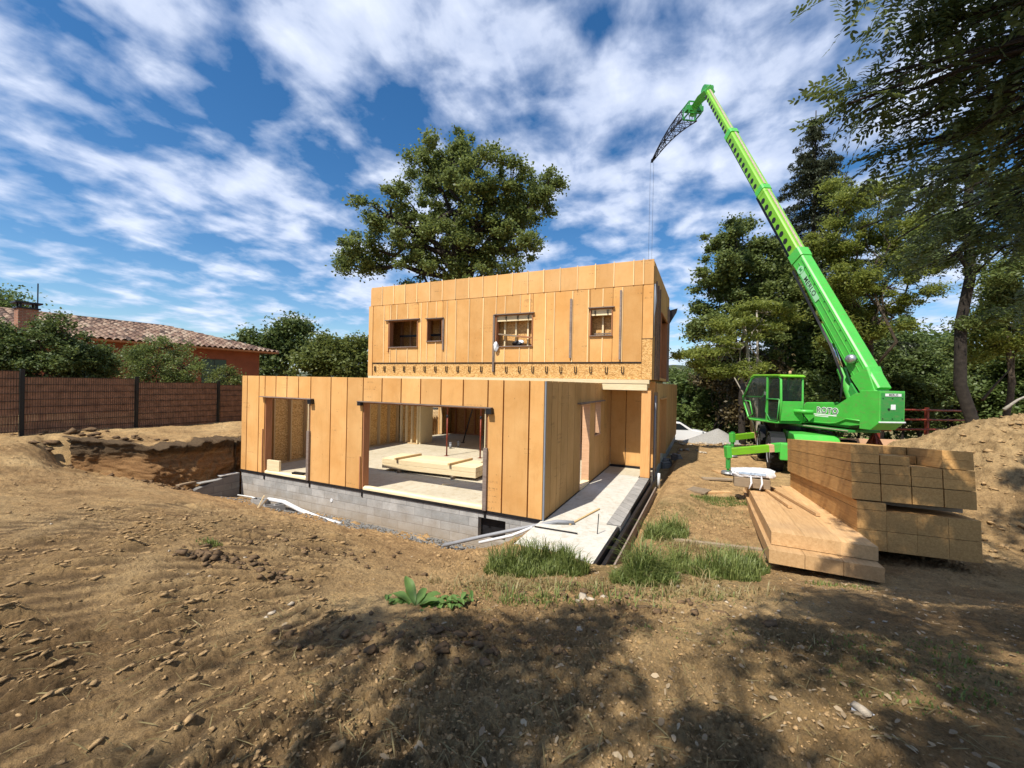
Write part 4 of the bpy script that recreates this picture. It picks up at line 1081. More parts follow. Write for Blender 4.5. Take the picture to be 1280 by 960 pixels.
# bundle wrapped in white film at the head of the low stack
wb = empty('wrapped_bundle', at(936, 607, 10.3), HROT, 'short log-like bundle wrapped in white plastic film, lying behind the low stack of boards', 'bundle')
MB().box(-.42, .55, -.25, .3, -.02, .34).build('dark_core', M['weathered_plank'], wb, bevel=.02)
nb = 20; prof = []
mb = MB(); rw = random.Random(8); rings = []
vs = []; 
for i in range(14):
    xx = -.5+i*1.14/13
    for k_ in range(nb):
        th = 2*PI*k_/nb; rr_ = .23*(1+.10*rw.random()); 
        sq = (abs(math.cos(th))**4+abs(math.sin(th))**4)**-.25; e_ = 1-.25*(abs(xx-.07)/.57)**6; vs.append((xx+.05*rw.random()-.03*math.sin(th*3), rr_*1.15*sq*e_*math.cos(th), .50+rr_*.66*sq*e_*math.sin(th)+.03*math.sin(xx*4)))
fs = [(i*nb+k_, i*nb+(k_+1) % nb, (i+1)*nb+(k_+1) % nb, (i+1)*nb+k_) for i in range(13) for k_ in range(nb)] + [tuple(range(nb))[::-1], tuple(range(13*nb, 14*nb))]
mb.add(vs, fs); mb.build('plastic_film', M['white_film'], wb)
MB().box(-.30,.42,-.292,-.285,.48,.56).build('printed_band', M['shutter_print'], wb)
mb = MB(); 
for xx in (.02, .3): mb.tube([(xx,-.28,.45),(xx+.02,-.34,.2),(xx-.05,-.42,-.02)], [.02,.03,.015], 6)
mb.build('film_tail', M['white_film'], wb, smooth=True); wb.scale = (.80, .8, .66)

# boards and bits on the dirt between house and crane
def gthing(px, py, Y, l, w, h, az, name, mat, lab, cat, group=None, dz=0.0, rot=None):
    p = at(px, py, Y); z = float(gzd(p[0], p[1])[0])
    return thing(MB().box(-l/2, l/2, -w/2, w/2, 0, h), name, mat, (p[0], p[1], z+dz), az, lab, cat, group, bevel=.004)
gthing(900, 676, 7.2, 1.5, .09, .05, -.28, 'timber_board', 'weathered_plank', 'weathered plank lying in the grass left of the low stack', 'plank', dz=.02)
gthing(893, 600, 11.2, .9, .16, .05, .05, 'timber_board', 'lumber_pale', 'pale board half buried in dirt in front of the outrigger foot, nearer one', 'board', dz=.01)
gthing(897, 583, 12.8, .9, .22, .05, -.12, 'timber_board', 'weathered_plank', 'dusty board in the dirt behind the nearer pale board', 'board', dz=.02)
gthing(912, 568, 14.2, 1.0, .5, .06, .0, 'timber_board', 'lumber_pale', 'dusty support board under the near outrigger foot', 'board', dz=.0)
gthing(874, 604, 11.3, .5, .5, .05, .8, 'timber_board', 'weathered_plank', 'dark square board lying in the dirt left of the wrapped bundle', 'board', dz=.01)
# rubble heaps between
p = at(838, 554, 16.5)
for i in range(5):
    q = (p[0]+[-.5,-.1,.3,.0,-.3][i], p[1]+[0,.2,.1,.5,-.3][i])
    z = float(gzd(*q)[0])
    thing(MB().box(-.25,.25,-.1,.1,0,.2).box(-.2,.2,-.08,.08,.2,.28), 'rubble_block', 'block_wall', (q[0], q[1], z-.04), i*.9, 'grey broken block in the rubble heap beyond the far house corner', 'block', 'broken blocks beyond the house corner', bevel=.02)
p = at(897, 545, 25)
rgq = np.random.default_rng(3); n_ = 2500
rr_ = 2.6*np.sqrt(rgq.random(n_)); aa = rgq.random(n_)*2*PI
hx_, hy_ = p[0]+rr_*np.cos(aa)*1.3, p[1]+rr_*np.sin(aa)
hz_ = ground_base(hx_, hy_)+ .95*(1-rr_/2.6)
o = MB(); nn = 28; vs = [(0,0,1.0)]; 
for i in range(1, 9):
    for k_ in range(nn):
        th = 2*PI*k_/nn; r_ = 1.7*i/8*(1+.08*math.sin(3*th)); vs.append((1.3*r_*math.cos(th), r_*math.sin(th), 1.0*(1-i/8)**1.1-.3*(i == 8)))
fs = [(0, 1+k_, 1+(k_+1) % nn) for k_ in range(nn)] + [(1+(i-1)*nn+k_, 1+i*nn+k_, 1+i*nn+(k_+1) % nn, 1+(i-1)*nn+(k_+1) % nn) for i in range(1, 8) for k_ in range(nn)]
o.add(vs, fs); o = o.build('gravel_heap', M['gravel_grey'], None, smooth=True); o.location = (p[0], p[1], gz(p[0], p[1])-.05)
tag(o, 'low grey gravel heap in front of the white car', 'gravel heap', kind='stuff')

# ------------------------------------------------------------------ the fence on the left
fa = at(26.6, 535, 11.2); fdir = np.array([V[0], V[1], 0]); FS = 2.5
FENCE = empty('boundary_fence', (fa[0], fa[1], 1.0), math.atan2(fdir[1], fdir[0]), 'brown slatted mesh fence with dark posts running along the left boundary of the plot', 'fence')
def fence_panel(i0, lab):
    a = fa + fdir*FS*i0; z = 1.02 if i0 < 2 else .9
    ztop = {-3: 2.98, -2: 2.92, -1: 2.88, 0: 2.72, 1: 2.60, 2: 2.52, 3: 2.48}.get(i0, 2.45)
    zb = ztop-1.73
    r = None; ML = Matrix.Translation(Vector((FS*i0, 0, zb-1.0)))
    # brown privacy sheet of upright slats behind the wires
    mb = MB()
    ns = 48
    for k_ in range(ns):
        x0 = .05+k_*(FS-.1)/ns; mb.box(x0, x0+(FS-.1)/ns-.005, .012, .022, .04, 1.70, ML)
    r = mb.build('fence_panel', M['fence_slat'], FENCE)
    mb = MB()
    for k_ in range(49): x0 = .05+k_*(FS-.1)/48; mb.box(x0-.003, x0+.003, -.003, .002, .02, 1.73, ML)
    for zz_ in np.linspace(.06, 1.70, 9): mb.box(.03, FS-.03, -.012, -.0035, zz_-.007, zz_+.007, ML)
    mb.build('wire_mesh', M['fence_wire'], r)
    return r
def fence_post(i0, lab):
    a = fa + fdir*FS*i0; ztop = {-3: 3.0, -2: 2.96, -1: 2.9, 0: 2.89, 1: 2.74, 2: 2.62, 3: 2.54}.get(i0, 2.5)
    ML = Matrix.Translation(Vector((FS*i0, 0, ztop-1.78-1.0)))
    MB().box(-.04, .04, -.045, .045, -.3, 1.78, ML).box(-.045, .045, -.05, .05, 1.78, 1.80, ML).build('fence_post', M['fence_post'], FENCE)
for i, lb in ((-3, 'brown mesh fence panel far left outside the shrubs'), (-2, 'brown mesh fence panel second left of the first visible post'), (-1, 'brown mesh fence panel cut off by the left edge of the picture'), (0, 'wide brown mesh fence panel right of the leftmost dark post'), (1, 'brown mesh fence panel in front of the round shrub'), (2, 'brown mesh fence panel that disappears behind the left corner of the house'), (3, 'brown mesh fence panel hidden behind the house wing')):
    if i > -3: fence_panel(i, lb)
for i, lb in ((-2, 'fence post out at the far left'), (-1, 'fence post beyond the left edge'), (0, 'leftmost dark fence post'), (1, 'middle dark fence post, below the round shrub'), (2, 'dark fence post nearest the house wing'), (3, 'dark fence post behind the house wing')): fence_post(i, lb)

# ------------------------------------------------------------------ neighbour's house
e0 = at(109, 424, 19.5); e1 = at(340, 441, 27.2); ez = 4.45
ed = (e1-e0); ed[2] = 0; EL = float(np.linalg.norm(ed)); ed /= EL
e_start = e0 - ed*6.5; EL += 6.5+.4
nh = empty('neighbour_house', (e_start[0], e_start[1], 1.0), math.atan2(ed[1], ed[0]), 'single-storey terracotta house with a clay tile roof behind the left fence', 'house')
def wallbox(name, mat, *q, **k): return MB().box(*q).build(name, M[mat], nh, **k)
EZ = ez-1.0
# local x along eave, local y = away to the left (rot +90) -> interior side
wallbox('wall', 'terracotta_wall', .2, EL-.9, .55, .75, -.5, EZ+.05)
wallbox('wall', 'terracotta_wall', EL-1.1, EL-.9, .76, 8.5, -.5, EZ+.05)
wallbox('soffit', 'stud_wood_red', -.1, EL-.1, .03, .55, EZ-.02, EZ+.03)
gt = MB().prism([(-.11,.0),(.02,.0),(.02,.09),(.0,.09),(-.0,.02),(-.09,.02),(-.11,.09),(-.13,.09)], -.1, EL, 'x', Matrix.Translation(Vector((0,0,EZ-.02)))).build('gutter', M['stud_wood_red'], nh)
for x0 in (EL-4.2, EL-9.5):
    wdo = wallbox('window', 'shutter_green', x0, x0+1.3, .50, .548, 1.0, EZ-.6, bevel=.01)
    for k_ in range(9): pass
    MB().box(x0-.08, x0+1.38, .47, .549, .92, 1.0).build('sill', M['terracotta_wall'], wdo)
    MB().box(x0+.64, x0+.66, .49, .4995, 1.0, EZ-.6).build('shutter_gap', M['black_plastic'], wdo)
t = NT('roof_tile'); v = t.mapping()
vo = t.n('ShaderNodeTexVoronoi'); t.l(t.mapping((3.45,2.38,0.0)), vo.inputs['Vector']); vo.inputs['Scale'].default_value = 1
sp_ = t.n('ShaderNodeSeparateColor'); t.l(vo.outputs['Color'], sp_.inputs[0])
nn_ = t.noise(v, 9, 5, .7)
c = t.ramp(t.math('ADD', t.math('MULTIPLY', sp_.outputs[0], .6), t.math('MULTIPLY', nn_, .45)), [(.2, (.045,.03,.024)), (.45, (.15,.085,.058)), (.7, (.27,.185,.13)), (.95, (.36,.30,.23))])
t.col(c); t.set('Roughness', .9); M['roof_tile'] = t.m
def tiled(name, x0, x1, y0, y1, z0, z1, hip0, hip1, flip=False):
    """tile covering between an eave (y0,z0) and a ridge (y1,z1); hips cut it at the ends"""
    px, py = .29, .42; L = x1-x0; S = math.hypot(y1-y0, z1-z0)
    nx = int(L/px*8)+1; rows = int(S/py)+1
    xs = np.linspace(x0, x1, nx); vsl = []
    ys = []
    for r_ in range(rows):
        for s_, q in ((0, 0), (.04, .0), (.5, .5), (.999, 1.)): ys.append(((r_+s_)*py, q, r_))
    vs = []; fr = []
    for (d, q, r_) in ys:
        tt = min(d/S, 1.0)
        lift = .05*(1-q)
        wave = np.abs(np.sin(PI*(xs-x0)/px))**.8*.13
        xl = x0 + hip0*tt; xr = x1 - hip1*tt
        xx = np.clip(xs, xl, xr)
        yy = y0+(y1-y0)*tt; zz_ = z0+(z1-z0)*tt + lift + wave
        vs.append(np.stack([xx, np.full(nx, yy), zz_], 1))
    vs = np.concatenate(vs); nr = len(ys)
    i = np.arange(nr-1)[:, None]*nx; j = np.arange(nx-1)[None, :]
    f = np.stack([i+j, i+j+1, i+nx+j+1, i+nx+j], -1).reshape(-1, 4).astype(np.int32)
    return mesh_np(name, vs, f, M['roof_tile'], nh)
RW, RH = 4.7, 1.42
rf = tiled('roof', -.15, EL, -.12, RW, EZ, EZ+RH, 0, RW*.95)
tiled('roof', -.15, EL, 2*RW+.1, RW, EZ, EZ+RH, 0, RW*.95)
# hip end
he = MB().add([(EL, -.12, EZ+.03), (EL, 2*RW+.1, EZ+.03), (EL-RW*.95, RW, EZ+RH)], [(0,1,2)])
he.add([(EL, -.12, EZ-.03), (EL, 2*RW+.1, EZ-.03), (EL-RW*.95, RW, EZ+RH-.08)], [(0,2,1)]); he.build('roof', M['roof_tile'], nh)
MB().tube([(0,RW,EZ+RH+.02),(EL-RW*.95,RW,EZ+RH+.02)], .12, 8).tube([(EL-RW*.95,RW,EZ+RH+.02),(EL,-.1,EZ+.06)], .11, 8).build('ridge_tile', M['roof_tile'], nh, smooth=True)
# chimney: seen at px 33, top y 375
chx = at(33, 400, 17.0); ci = Matrix.Rotation(-math.atan2(ed[1], ed[0]), 4, 'Z') @ Vector((chx[0]-e_start[0], chx[1]-e_start[1], 0))
cx_l, cy_l = ci.x, ci.y; zr_l = at(33, 402, 17.0)[2]-1.0
ch = MB().box(cx_l-.28, cx_l+.28, cy_l-.28, cy_l+.28, zr_l-1.2, zr_l+.50).build('chimney', M['brick'], nh)
MB().box(cx_l-.33, cx_l+.33, cy_l-.33, cy_l+.33, zr_l+.502, zr_l+.56).box(cx_l-.24, cx_l-.18, cy_l-.24, cy_l-.18, zr_l+.56, zr_l+.72).box(cx_l+.18, cx_l+.24, cy_l-.24, cy_l-.18, zr_l+.56, zr_l+.72).box(cx_l-.24, cx_l-.18, cy_l+.18, cy_l+.24, zr_l+.56, zr_l+.72).box(cx_l+.18, cx_l+.24, cy_l+.18, cy_l+.24, zr_l+.56, zr_l+.72).box(cx_l-.38, cx_l+.38, cy_l-.38, cy_l+.38, zr_l+.72, zr_l+.78).build('chimney_cap', M['dark_steel'], ch)
MB().tube([(cx_l+.25, cy_l-.25, zr_l+.5), (cx_l+.25, cy_l-.25, zr_l+1.6)], .022, 6).build('aerial_mast', M['dark_steel'], ch)

# ------------------------------------------------------------------ white car beyond the gravel
cp = at(866, 538, 27.5); cz = gz(cp[0], cp[1]); cz = max(cz, at(866, 527, 27.5)[2]-1.52)
car = empty('parked_car', (cp[0]-1.2, cp[1], cz+.02), math.radians(-4), 'white estate car parked behind the grey gravel heap, seen from its side', 'car')
prof = [(-2.1,.35),(-2.15,.75),(-2.05,.98),(-1.85,1.42),(-1.3,1.50),(.1,1.48),(.85,1.02),(1.9,.86),(2.15,.62),(2.15,.32),(1.75,.28),(-1.7,.28)]
MB().prism(prof, -.82, .82, 'y').build('body', M['car_white'], car, bevel=.06)
for s_ in (-1, 1):
    MB().prism([(-1.75,1.0),(-1.62,1.36),(-.75,1.40),(-.75,1.0)], s_*.822, s_*.832, 'y').build('window', M['car_glass'], car)
    MB().prism([(-.68,1.0),(-.68,1.40),(.05,1.39),(.62,1.0)], s_*.822, s_*.832, 'y').build('window', M['car_glass'], car)
MB().add([(.20,-.72,1.47),(.20,.72,1.47),(.88,.74,1.045),(.88,-.74,1.045),(.22,-.72,1.49),(.22,.72,1.49),(.91,.74,1.06),(.91,-.74,1.06)], [(0,1,2,3),(7,6,5,4),(0,4,5,1),(1,5,6,2),(2,6,7,3),(3,7,4,0)]).build('windscreen', M['car_glass'], car)
for s_ in (-1, 1):
    MB().box(2.10, 2.17, s_*.62-.14, s_*.62+.14, .62, .76).build('headlight', M['white_plastic'], car, bevel=.02)
    MB().box(-2.17, -2.08, s_*.66-.1, s_*.66+.1, .75, .95).build('tail_light', M['red_steel'], car, bevel=.02)
    for xx in (-1.35, 1.35):
        w_ = empty('wheel', (xx, s_*.74, .32)); w_.parent = car
        MB().lathe([(.22,-.1),(.31,-.1),(.32,-.05),(.32,.05),(.31,.1),(.22,.1)], 24, 'y').build('tyre', M['tyre_rubber'], w_, smooth=True, auto=True)
        MB().lathe([(.05,-.105),(.2,-.08),(.215,-.1),(.215,.1),(.2,.08),(.05,.105)], 24, 'y').build('rim', M['galvanised'], w_, smooth=True, auto=True)
# ------------------------------------------------------------------ rotating telescopic crane
G_ = -.12
cc = np.array([11.1, 15.75]); gcr = gz(cc[0], cc[1])
crane = empty('telescopic_crane', (cc[0], cc[1], gcr), 0, 'bright green rotating telescopic crane with a long raised boom, standing behind the tall lumber stack', 'crane')
def CM(rz, off=(0,0,0)):
    return Matrix.Translation(Vector(off)) @ Matrix.Rotation(rz, 4, 'Z')
GA = math.atan2(V[1], V[0])                        # chassis axis
MC = CM(GA)
def cb(mb, name, mat, parent=None, **k):
    return mb.build(name, M[mat], parent or crane, **k)
# chassis (x forward, y left)
ch_ = cb(MB().prism([(-2.5,.72),(-2.5,1.25),(-2.2,1.42),(2.3,1.42),(2.6,1.2),(2.6,.72),(1.9,.62),(-1.9,.62)], -.62, .62, 'y', MC), 'chassis', 'crane_green', bevel=.03)
cb(MB().box(-2.62,-2.3,-1.05,1.05,.55,1.12,MC).box(2.35,2.7,-1.05,1.05,.55,1.12,MC), 'stabiliser_box', 'crane_green', bevel=.03)
cb(MB().box(-.7,.7,.625,1.0,.75,1.2,MC), 'side_tank', 'crane_green_dull', bevel=.04); cb(MB().box(-.7,.7,-1.0,-.625,.75,1.2,MC), 'side_tank', 'crane_green_dull', bevel=.04)
for sx in (-1.5, 1.5):
    cb(MB().tube([(sx,-1.0,.60),(sx,1.0,.60)], .14, 10, M=MC), 'axle', 'dark_steel', smooth=True, auto=True)
    for sy in (-1.05, 1.05):
        R_ = .62; Mw = MC @ Matrix.Translation(Vector((sx, sy, R_)))
        sg = 1 if sy > 0 else -1
        w_ = cb(MB().lathe([(.33,-.2),(.52,-.225),(.60,-.2),(.62,-.15),(.62,.15),(.60,.2),(.52,.225),(.33,.2)], 36, 'y', M=Mw), 'wheel', 'tyre_rubber', smooth=True, auto=True)
        lug = MB()
        for k_ in range(22):
            th = 2*PI*k_/22; c_, s_ = math.cos(th), math.sin(th)
            for h_, t0 in ((-.2, 0), (.2, .14)):
                a_ = th+t0; ca, sa = math.cos(a_), math.sin(a_)
                lug.bar((ca*.615, h_, sa*.615), (math.cos(a_+.13)*.63, 0, math.sin(a_+.13)*.63), .06, .045, M=Mw)
        cb(lug, 'tread', 'tyre_rubber', w_)
        cb(MB().lathe([(.02,.1*sg),(.1,.16*sg),(.13,.16*sg),(.14,.06*sg),(.30,.10*sg),(.345,.21*sg),(.345,-.2*sg),(.02,-.2*sg)], 28, 'y', M=Mw), 'rim', 'white_plastic', w_, smooth=True, auto=True)
# outriggers
def w2c(x, y): return np.array([x-cc[0], y-cc[1]])
foots = [((7.35,13.9), (-2.4,.9), .78, .98), ((9.55,17.75), (2.3,1.0), .80, .92), ((12.6,11.9), (-2.45,-.9), .8, .95), ((14.2,16.4), (2.4,-.95), .8, .95)]
for (fx, fy), (lx, ly), hz_, rz_ in foots:
    q = w2c(fx, fy); rt_ = MC @ Vector((lx, ly, rz_)); gzf = gz(fx, fy)-gcr
    d = Vector((q[0], q[1], hz_)) - rt_; dn = d.normalized()
    p_tip = Vector((q[0], q[1], hz_))
    arm = cb(MB().bar(rt_, p_tip, .18, .24), 'outrigger', 'crane_lime', bevel=.012)
    cb(MB().bar(rt_ + Vector((0,0,.0)), rt_ + dn*.40, .22, .29), 'outrigger_sleeve', 'crane_green', arm, bevel=.012)
    cb(MB().bar(rt_ + dn*.41, rt_ + dn*.58, .185, .246), 'warning_stripe', 'plywood_peach', arm)
    cb(MB().bar(p_tip - dn*.06, p_tip + dn*.1, .20, .40), 'end_plate', 'crane_green', arm, bevel=.01)
    cb(MB().tube([(q[0], q[1], hz_+.25), (q[0], q[1], gzf+.2)], .075, 12).tube([(q[0], q[1], gzf+.25), (q[0], q[1], gzf+.10)], .045, 10), 'jack', 'crane_green_dull', arm, smooth=True, auto=True)
    cb(MB().lathe([(.05,.13),(.20,.10),(.22,.05),(.22,.03)], 20, c=(q[0], q[1], gzf)), 'foot_pad', 'galvanised', arm)
# turret frame: x forward (boom azimuth), y left
TA = math.atan2(.995, -.0995)
MT = CM(TA, (10.9-cc[0], 15.7-cc[1], -gcr))
S0 = -.5   # shift of my measured stations
cb(MB().lathe([(.72,1.30),(.72,1.46),(.6,1.50)], 28, M=CM(0, (10.9-cc[0], 15.7-cc[1], -gcr))), 'slewing_ring', 'dark_steel')
# deck plate with rounded end, pale dusty edge
dk = [( -2.7,-.55),(-2.7,.58),(.7,.62)] + [(.7+.62*math.sin(a), .62*math.cos(a)) for a in np.linspace(.2, PI-.2, 9)] + [(.7,-.62)]
cb(MB().prism(dk, 1.46, 1.54, 'z', MT), 'deck', 'crane_green_dull', bevel=.01)
cb(MB().prism([(p[0]*1.0+.0, p[1]*1.03) for p in dk], 1.50, 1.53, 'z', MT), 'deck_edge', 'stone')
side = [(-3.15,1.76),(-2.6,1.67),(-1.0,1.66),(.9,1.65),(1.25,1.74),(1.25,1.92),(.9,2.0),(-.9,2.04),(-1.6,2.12),(-2.15,2.32),(-2.75,2.70),(-3.15,2.76)]
for yy in ((.36,.42), (-.42,-.36)):
    cb(MB().prism(side, yy[0], yy[1], 'y', MT), 'turret_side', 'crane_green', bevel=.008)
cb(MB().box(-2.5,1.1,-.355,.355,1.6,1.95,MT), 'turret_frame', 'crane_green_dull')
# pale bead under the side plate with the bent handrail
cb(MB().tube([(-3.0,.45,1.86),(-2.5,.45,1.88),(-2.15,.45,1.72),(-1.9,.45,1.68),(-1.2,.45,1.66),(.9,.45,1.66)], .022, 8, M=MT), 'bead_rail', 'crane_green', smooth=True)
# rear counterweight box
rear = [(-3.62,1.86),(-3.62,2.80),(-3.0,2.80),(-3.0,1.62),(-3.35,1.62)]
rb = cb(MB().prism(rear, -.32, .50, 'y', MT), 'rear_box', 'crane_green', bevel=.012)
cb(MB().box(-3.632,-3.62,-.28,.46,1.93,2.74,MT), 'cover_plate', 'crane_green_dull', rb, bevel=.004)
cb(MB().box(-3.645,-3.61,-.33,.51,1.862,1.90,MT), 'reflector_strip', 'white_decal', rb)
cb(MB().box(-3.64,-3.633,.0,.15,2.25,2.40,MT), 'label_plate', 'white_decal', rb)
cb(MB().lathe([(.035,-3.645),(.035,-3.632)], 12, 'x', c=(0,.22,2.26), M=MT), 'socket', 'black_plastic', rb)
cb(MB().box(-3.64,-3.633,-.18,.34,2.64,2.72,MT), 'name_plate', 'white_decal', rb)
bolts = MB()
for yy in (-.22,.10,.41):
    for zz_ in (1.98,2.58): bolts.lathe([(.016,-3.642),(.016,-3.632)], 8, 'x', c=(0,yy,zz_), M=MT)
cb(bolts, 'bolt', 'dark_steel', rb)

# engine hood on the right
cb(MB().prism([(-2.3,1.6),(-2.3,2.25),(-1.9,2.4),(.2,2.3),(.6,1.9),(.6,1.6)], -1.15, -.5, 'y', MT), 'engine_hood', 'crane_green', bevel=.04)
# cab
cabp = [(-.95,1.62),(-.98,2.35),(-.95,3.14),(-.85,3.24),(.35,3.26),(.55,3.18),(1.05,2.45),(1.02,2.25),(.72,1.66),(.60,1.58),(-.85,1.58)]
CY0, CY1 = .62, 1.50
cab = cb(MB().box(-.93,.62,CY0+.02,CY1-.02,1.56,1.66,MT), 'cab', 'crane_green_dull', bevel=.02)
def frame_tube(pts, y, r=.035): return [(p[0], y, p[1]) for p in pts]
for yy in (CY0+.03, CY1-.03):
    cb(MB().tube(frame_tube(cabp+[cabp[0]], yy), .04, 8, M=MT), 'cab_frame', 'crane_green', cab, smooth=True)
    cb(MB().bar(MT@Vector((-.30,yy,1.6)), MT@Vector((-.30,yy,3.22)), .06, .07), 'cab_pillar', 'crane_green', cab)
    cb(MB().prism([(x*.97, 1.62+(z-1.58)*.975) for x, z in cabp], yy-.006, yy+.006, 'y', MT), 'side_window', 'cab_glass', cab)
cb(MB().prism([(-1.0,3.20),(-.85,3.25),(.38,3.27),(.6,3.18),(.60,3.22),(.42,3.33),(-.95,3.31),(-1.05,3.24)], CY0-.03, CY1+.03, 'y', MT), 'cab_roof', 'crane_lime', cab, bevel=.015)
cb(MB().box(-.99,-.975,CY0+.06,CY1-.06,2.4,3.12,MT), 'rear_window', 'cab_glass', cab)
cb(MB().box(-1.0,-.96,CY0+.02,CY1-.02,1.66,2.36,MT), 'rear_panel', 'crane_green', cab, bevel=.01)
cb(MB().add([(.58,CY0+.05,3.15),(.58,CY1-.05,3.15),(1.03,CY1-.05,2.45),(1.03,CY0+.05,2.45),(.60,CY0+.05,3.16),(.60,CY1-.05,3.16),(1.05,CY1-.05,2.46),(1.05,CY0+.05,2.46)], [(0,1,2,3),(7,6,5,4),(0,4,5,1),(1,5,6,2),(2,6,7,3),(3,7,4,0)], MT), 'windscreen', 'cab_glass', cab)
for zz_, xx in ((2.45,1.04), (1.62,.66)):
    cb(MB().tube([(xx,CY0+.03,zz_),(xx,CY1-.03,zz_)], .035, 8, M=MT), 'cross_bar', 'crane_green', cab, smooth=True)
cb(MB().tube([(-.93,CY1,2.42),(-.30,CY1,2.42),(-.25,CY1,1.95),(-.5,CY1,1.64),(-.86,CY1,1.66),(-.93,CY1,2.42)], .022, 6, M=MT), 'door_frame', 'crane_green_dull', cab, smooth=True)
cb(MB().tube([(.95,CY1,2.3),(.62,CY1,2.28),(.45,CY1,1.8),(.68,CY1,1.66)], .022, 6, M=MT), 'lower_frame', 'crane_green', cab, smooth=True)
st = cb(MB().box(-.62,-.12,CY0+.2,CY1-.2,1.95,2.08,MT).prism([(-.72,2.05),(-.58,2.05),(-.62,2.75),(-.74,2.75)], CY0+.22, CY1-.22, 'y', MT), 'seat', 'black_plastic', cab, bevel=.03)
cb(MB().box(.35,.55,CY0+.3,CY1-.3,1.66,2.3,MT).tube([(.30,1.06,2.35),(.25,1.06,2.38)], .17, 14, M=MT), 'console', 'dark_steel', cab)
cb(MB().box(.0,.012,CY1-.2,CY1-.12,2.55,2.68,MT), 'notice', 'white_decal', cab)
cb(MB().box(-1.0,-.1,.40,.62,1.60,1.78,MT).tube([(-1.35,.55,1.98),(-.75,.95,1.96)], .06, 8, M=MT), 'cab_bracket', 'crane_green', cab)
cb(MB().tube([(-1.4,.6,2.02),(-1.0,.98,2.02)], .07, 10, M=MT), 'hinge_cylinder', 'crane_green', smooth=True)
# under-deck dark machinery between ring and cab
cb(MB().box(.2,1.0,-.3,.5,.9,1.45,MT).tube([(.5,.6,.8),(1.1,.5,1.4)], .05, 6, M=MT), 'hydraulics', 'dark_steel')

# ---- boom
def cr(p): return np.array([p[0]-cc[0], p[1]-cc[1], p[2]-gcr])
def on_plane(px, py, off=0.0):
    """point of the picture on the upright plane of the boom, off metres to its left"""
    F_ = np.array([-.0995, .995, 0]); N_ = np.array([-.995, -.0995, 0]); P0 = np.array([10.9, 15.7, 0]) + N_*off
    r = ray(px, py); t_ = ((P0-CAM) @ N_)/(r @ N_); return CAM + t_*r
pb = on_plane(1098, 497); ph = on_plane(884, 116)
Fh = Vector((-.0995, .995, 0))
pB = Vector(tuple(cr(pb))); pH = Vector(tuple(cr(ph)))
bd = (pH-pB).normalized(); BL = (pH-pB).length
lat = Vector((-.995, -.0995, 0)); upn = bd.cross(lat); upn = upn if upn.dot(Vector((0,0,1))) > 0 else -upn
if upn.dot(Vector((0,0,1))) < 0: upn = -upn
def BMx():
    m_ = Matrix.Identity(4)
    for i in range(3): m_[i][0] = bd[i]; m_[i][1] = lat[i]; m_[i][2] = upn[i]; m_[i][3] = pB[i]
    return m_
MBm = BMx()
def tpar(px, py):
    # distance along the boom whose picture is at height py
    lo_, hi_ = 0, BL
    for _ in range(40):
        mid = (lo_+hi_)/2; q = pB + bd*mid; w_ = np.array([q[0]+cc[0], q[1]+cc[1], q[2]+gcr])-CAM
        c_ = RC.T @ w_; yy = 480-F_PX*c_[2]/c_[1]
        if yy > py: lo_ = mid
        else: hi_ = mid
    return lo_
t1, t2, t3 = tpar(0, 318), tpar(0, 238), tpar(0, 168)
def octo(h, w, z0=0, ch=.12):
    return [(-w/2, z0-h/2+ch*.8), (-w/2+ch, z0-h/2), (w/2-ch, z0-h/2), (w/2, z0-h/2+ch*.8), (w/2, z0+h/2-ch*.4), (w/2-ch*.4, z0+h/2), (-w/2+ch*.4, z0+h/2), (-w/2, z0+h/2-ch*.4)]
def section(name, x0, x1, h0, w0, h1, w1, mat, z0=0, z1=0, parent=None, bevel=.01):
    a = octo(h0, w0, z0); b_ = octo(h1, w1, z1); n_ = len(a)
    vs = [(x0, p[0], p[1]) for p in a] + [(x1, p[0], p[1]) for p in b_]
    fs = [tuple(range(n_))[::-1], tuple(range(n_, 2*n_))] + [(i, (i+1) % n_, n_+(i+1) % n_, n_+i) for i in range(n_)]
    return cb(MB().add(vs, fs, MBm), name, mat, parent, bevel=bevel)
s1 = section('boom_base', .15, t1, .71, .46, .58, .43, 'crane_green')
section('boom_heel', -.35, .9, .40, .50, .76, .50, 'crane_green', -.05, 0, s1)
section('boom_collar', t1-.35, t1+.06, .64, .49, .64, .49, 'crane_green', parent=s1)
# fold lines on the base section side and edge strip
for zz_, hh in ((.05,.02), (-.16,.02), (.22,.02)):
    cb(MB().box(.9, t1-.5, .222, .242, zz_, zz_+hh, MBm), 'fold_rib', 'crane_green', s1)
    cb(MB().box(.9, t1-.5, -.242, -.222, zz_, zz_+hh, MBm), 'fold_rib', 'crane_green', s1)
s2 = section('boom_section', t1-.4, t2, .52, .39, .50, .38, 'crane_lime')
section('boom_collar', t2-.22, t2+.05, .57, .43, .57, .43, 'crane_green', parent=s2)
s3 = section('boom_section', t2-.4, t3, .52, .40, .50, .39, 'crane_lime')
section('boom_collar', t3-.25, t3+.05, .58, .45, .58, .45, 'crane_green', parent=s3)
s4 = section('boom_section', t3-.4, BL, .42, .33, .40, .32, 'crane_lime')
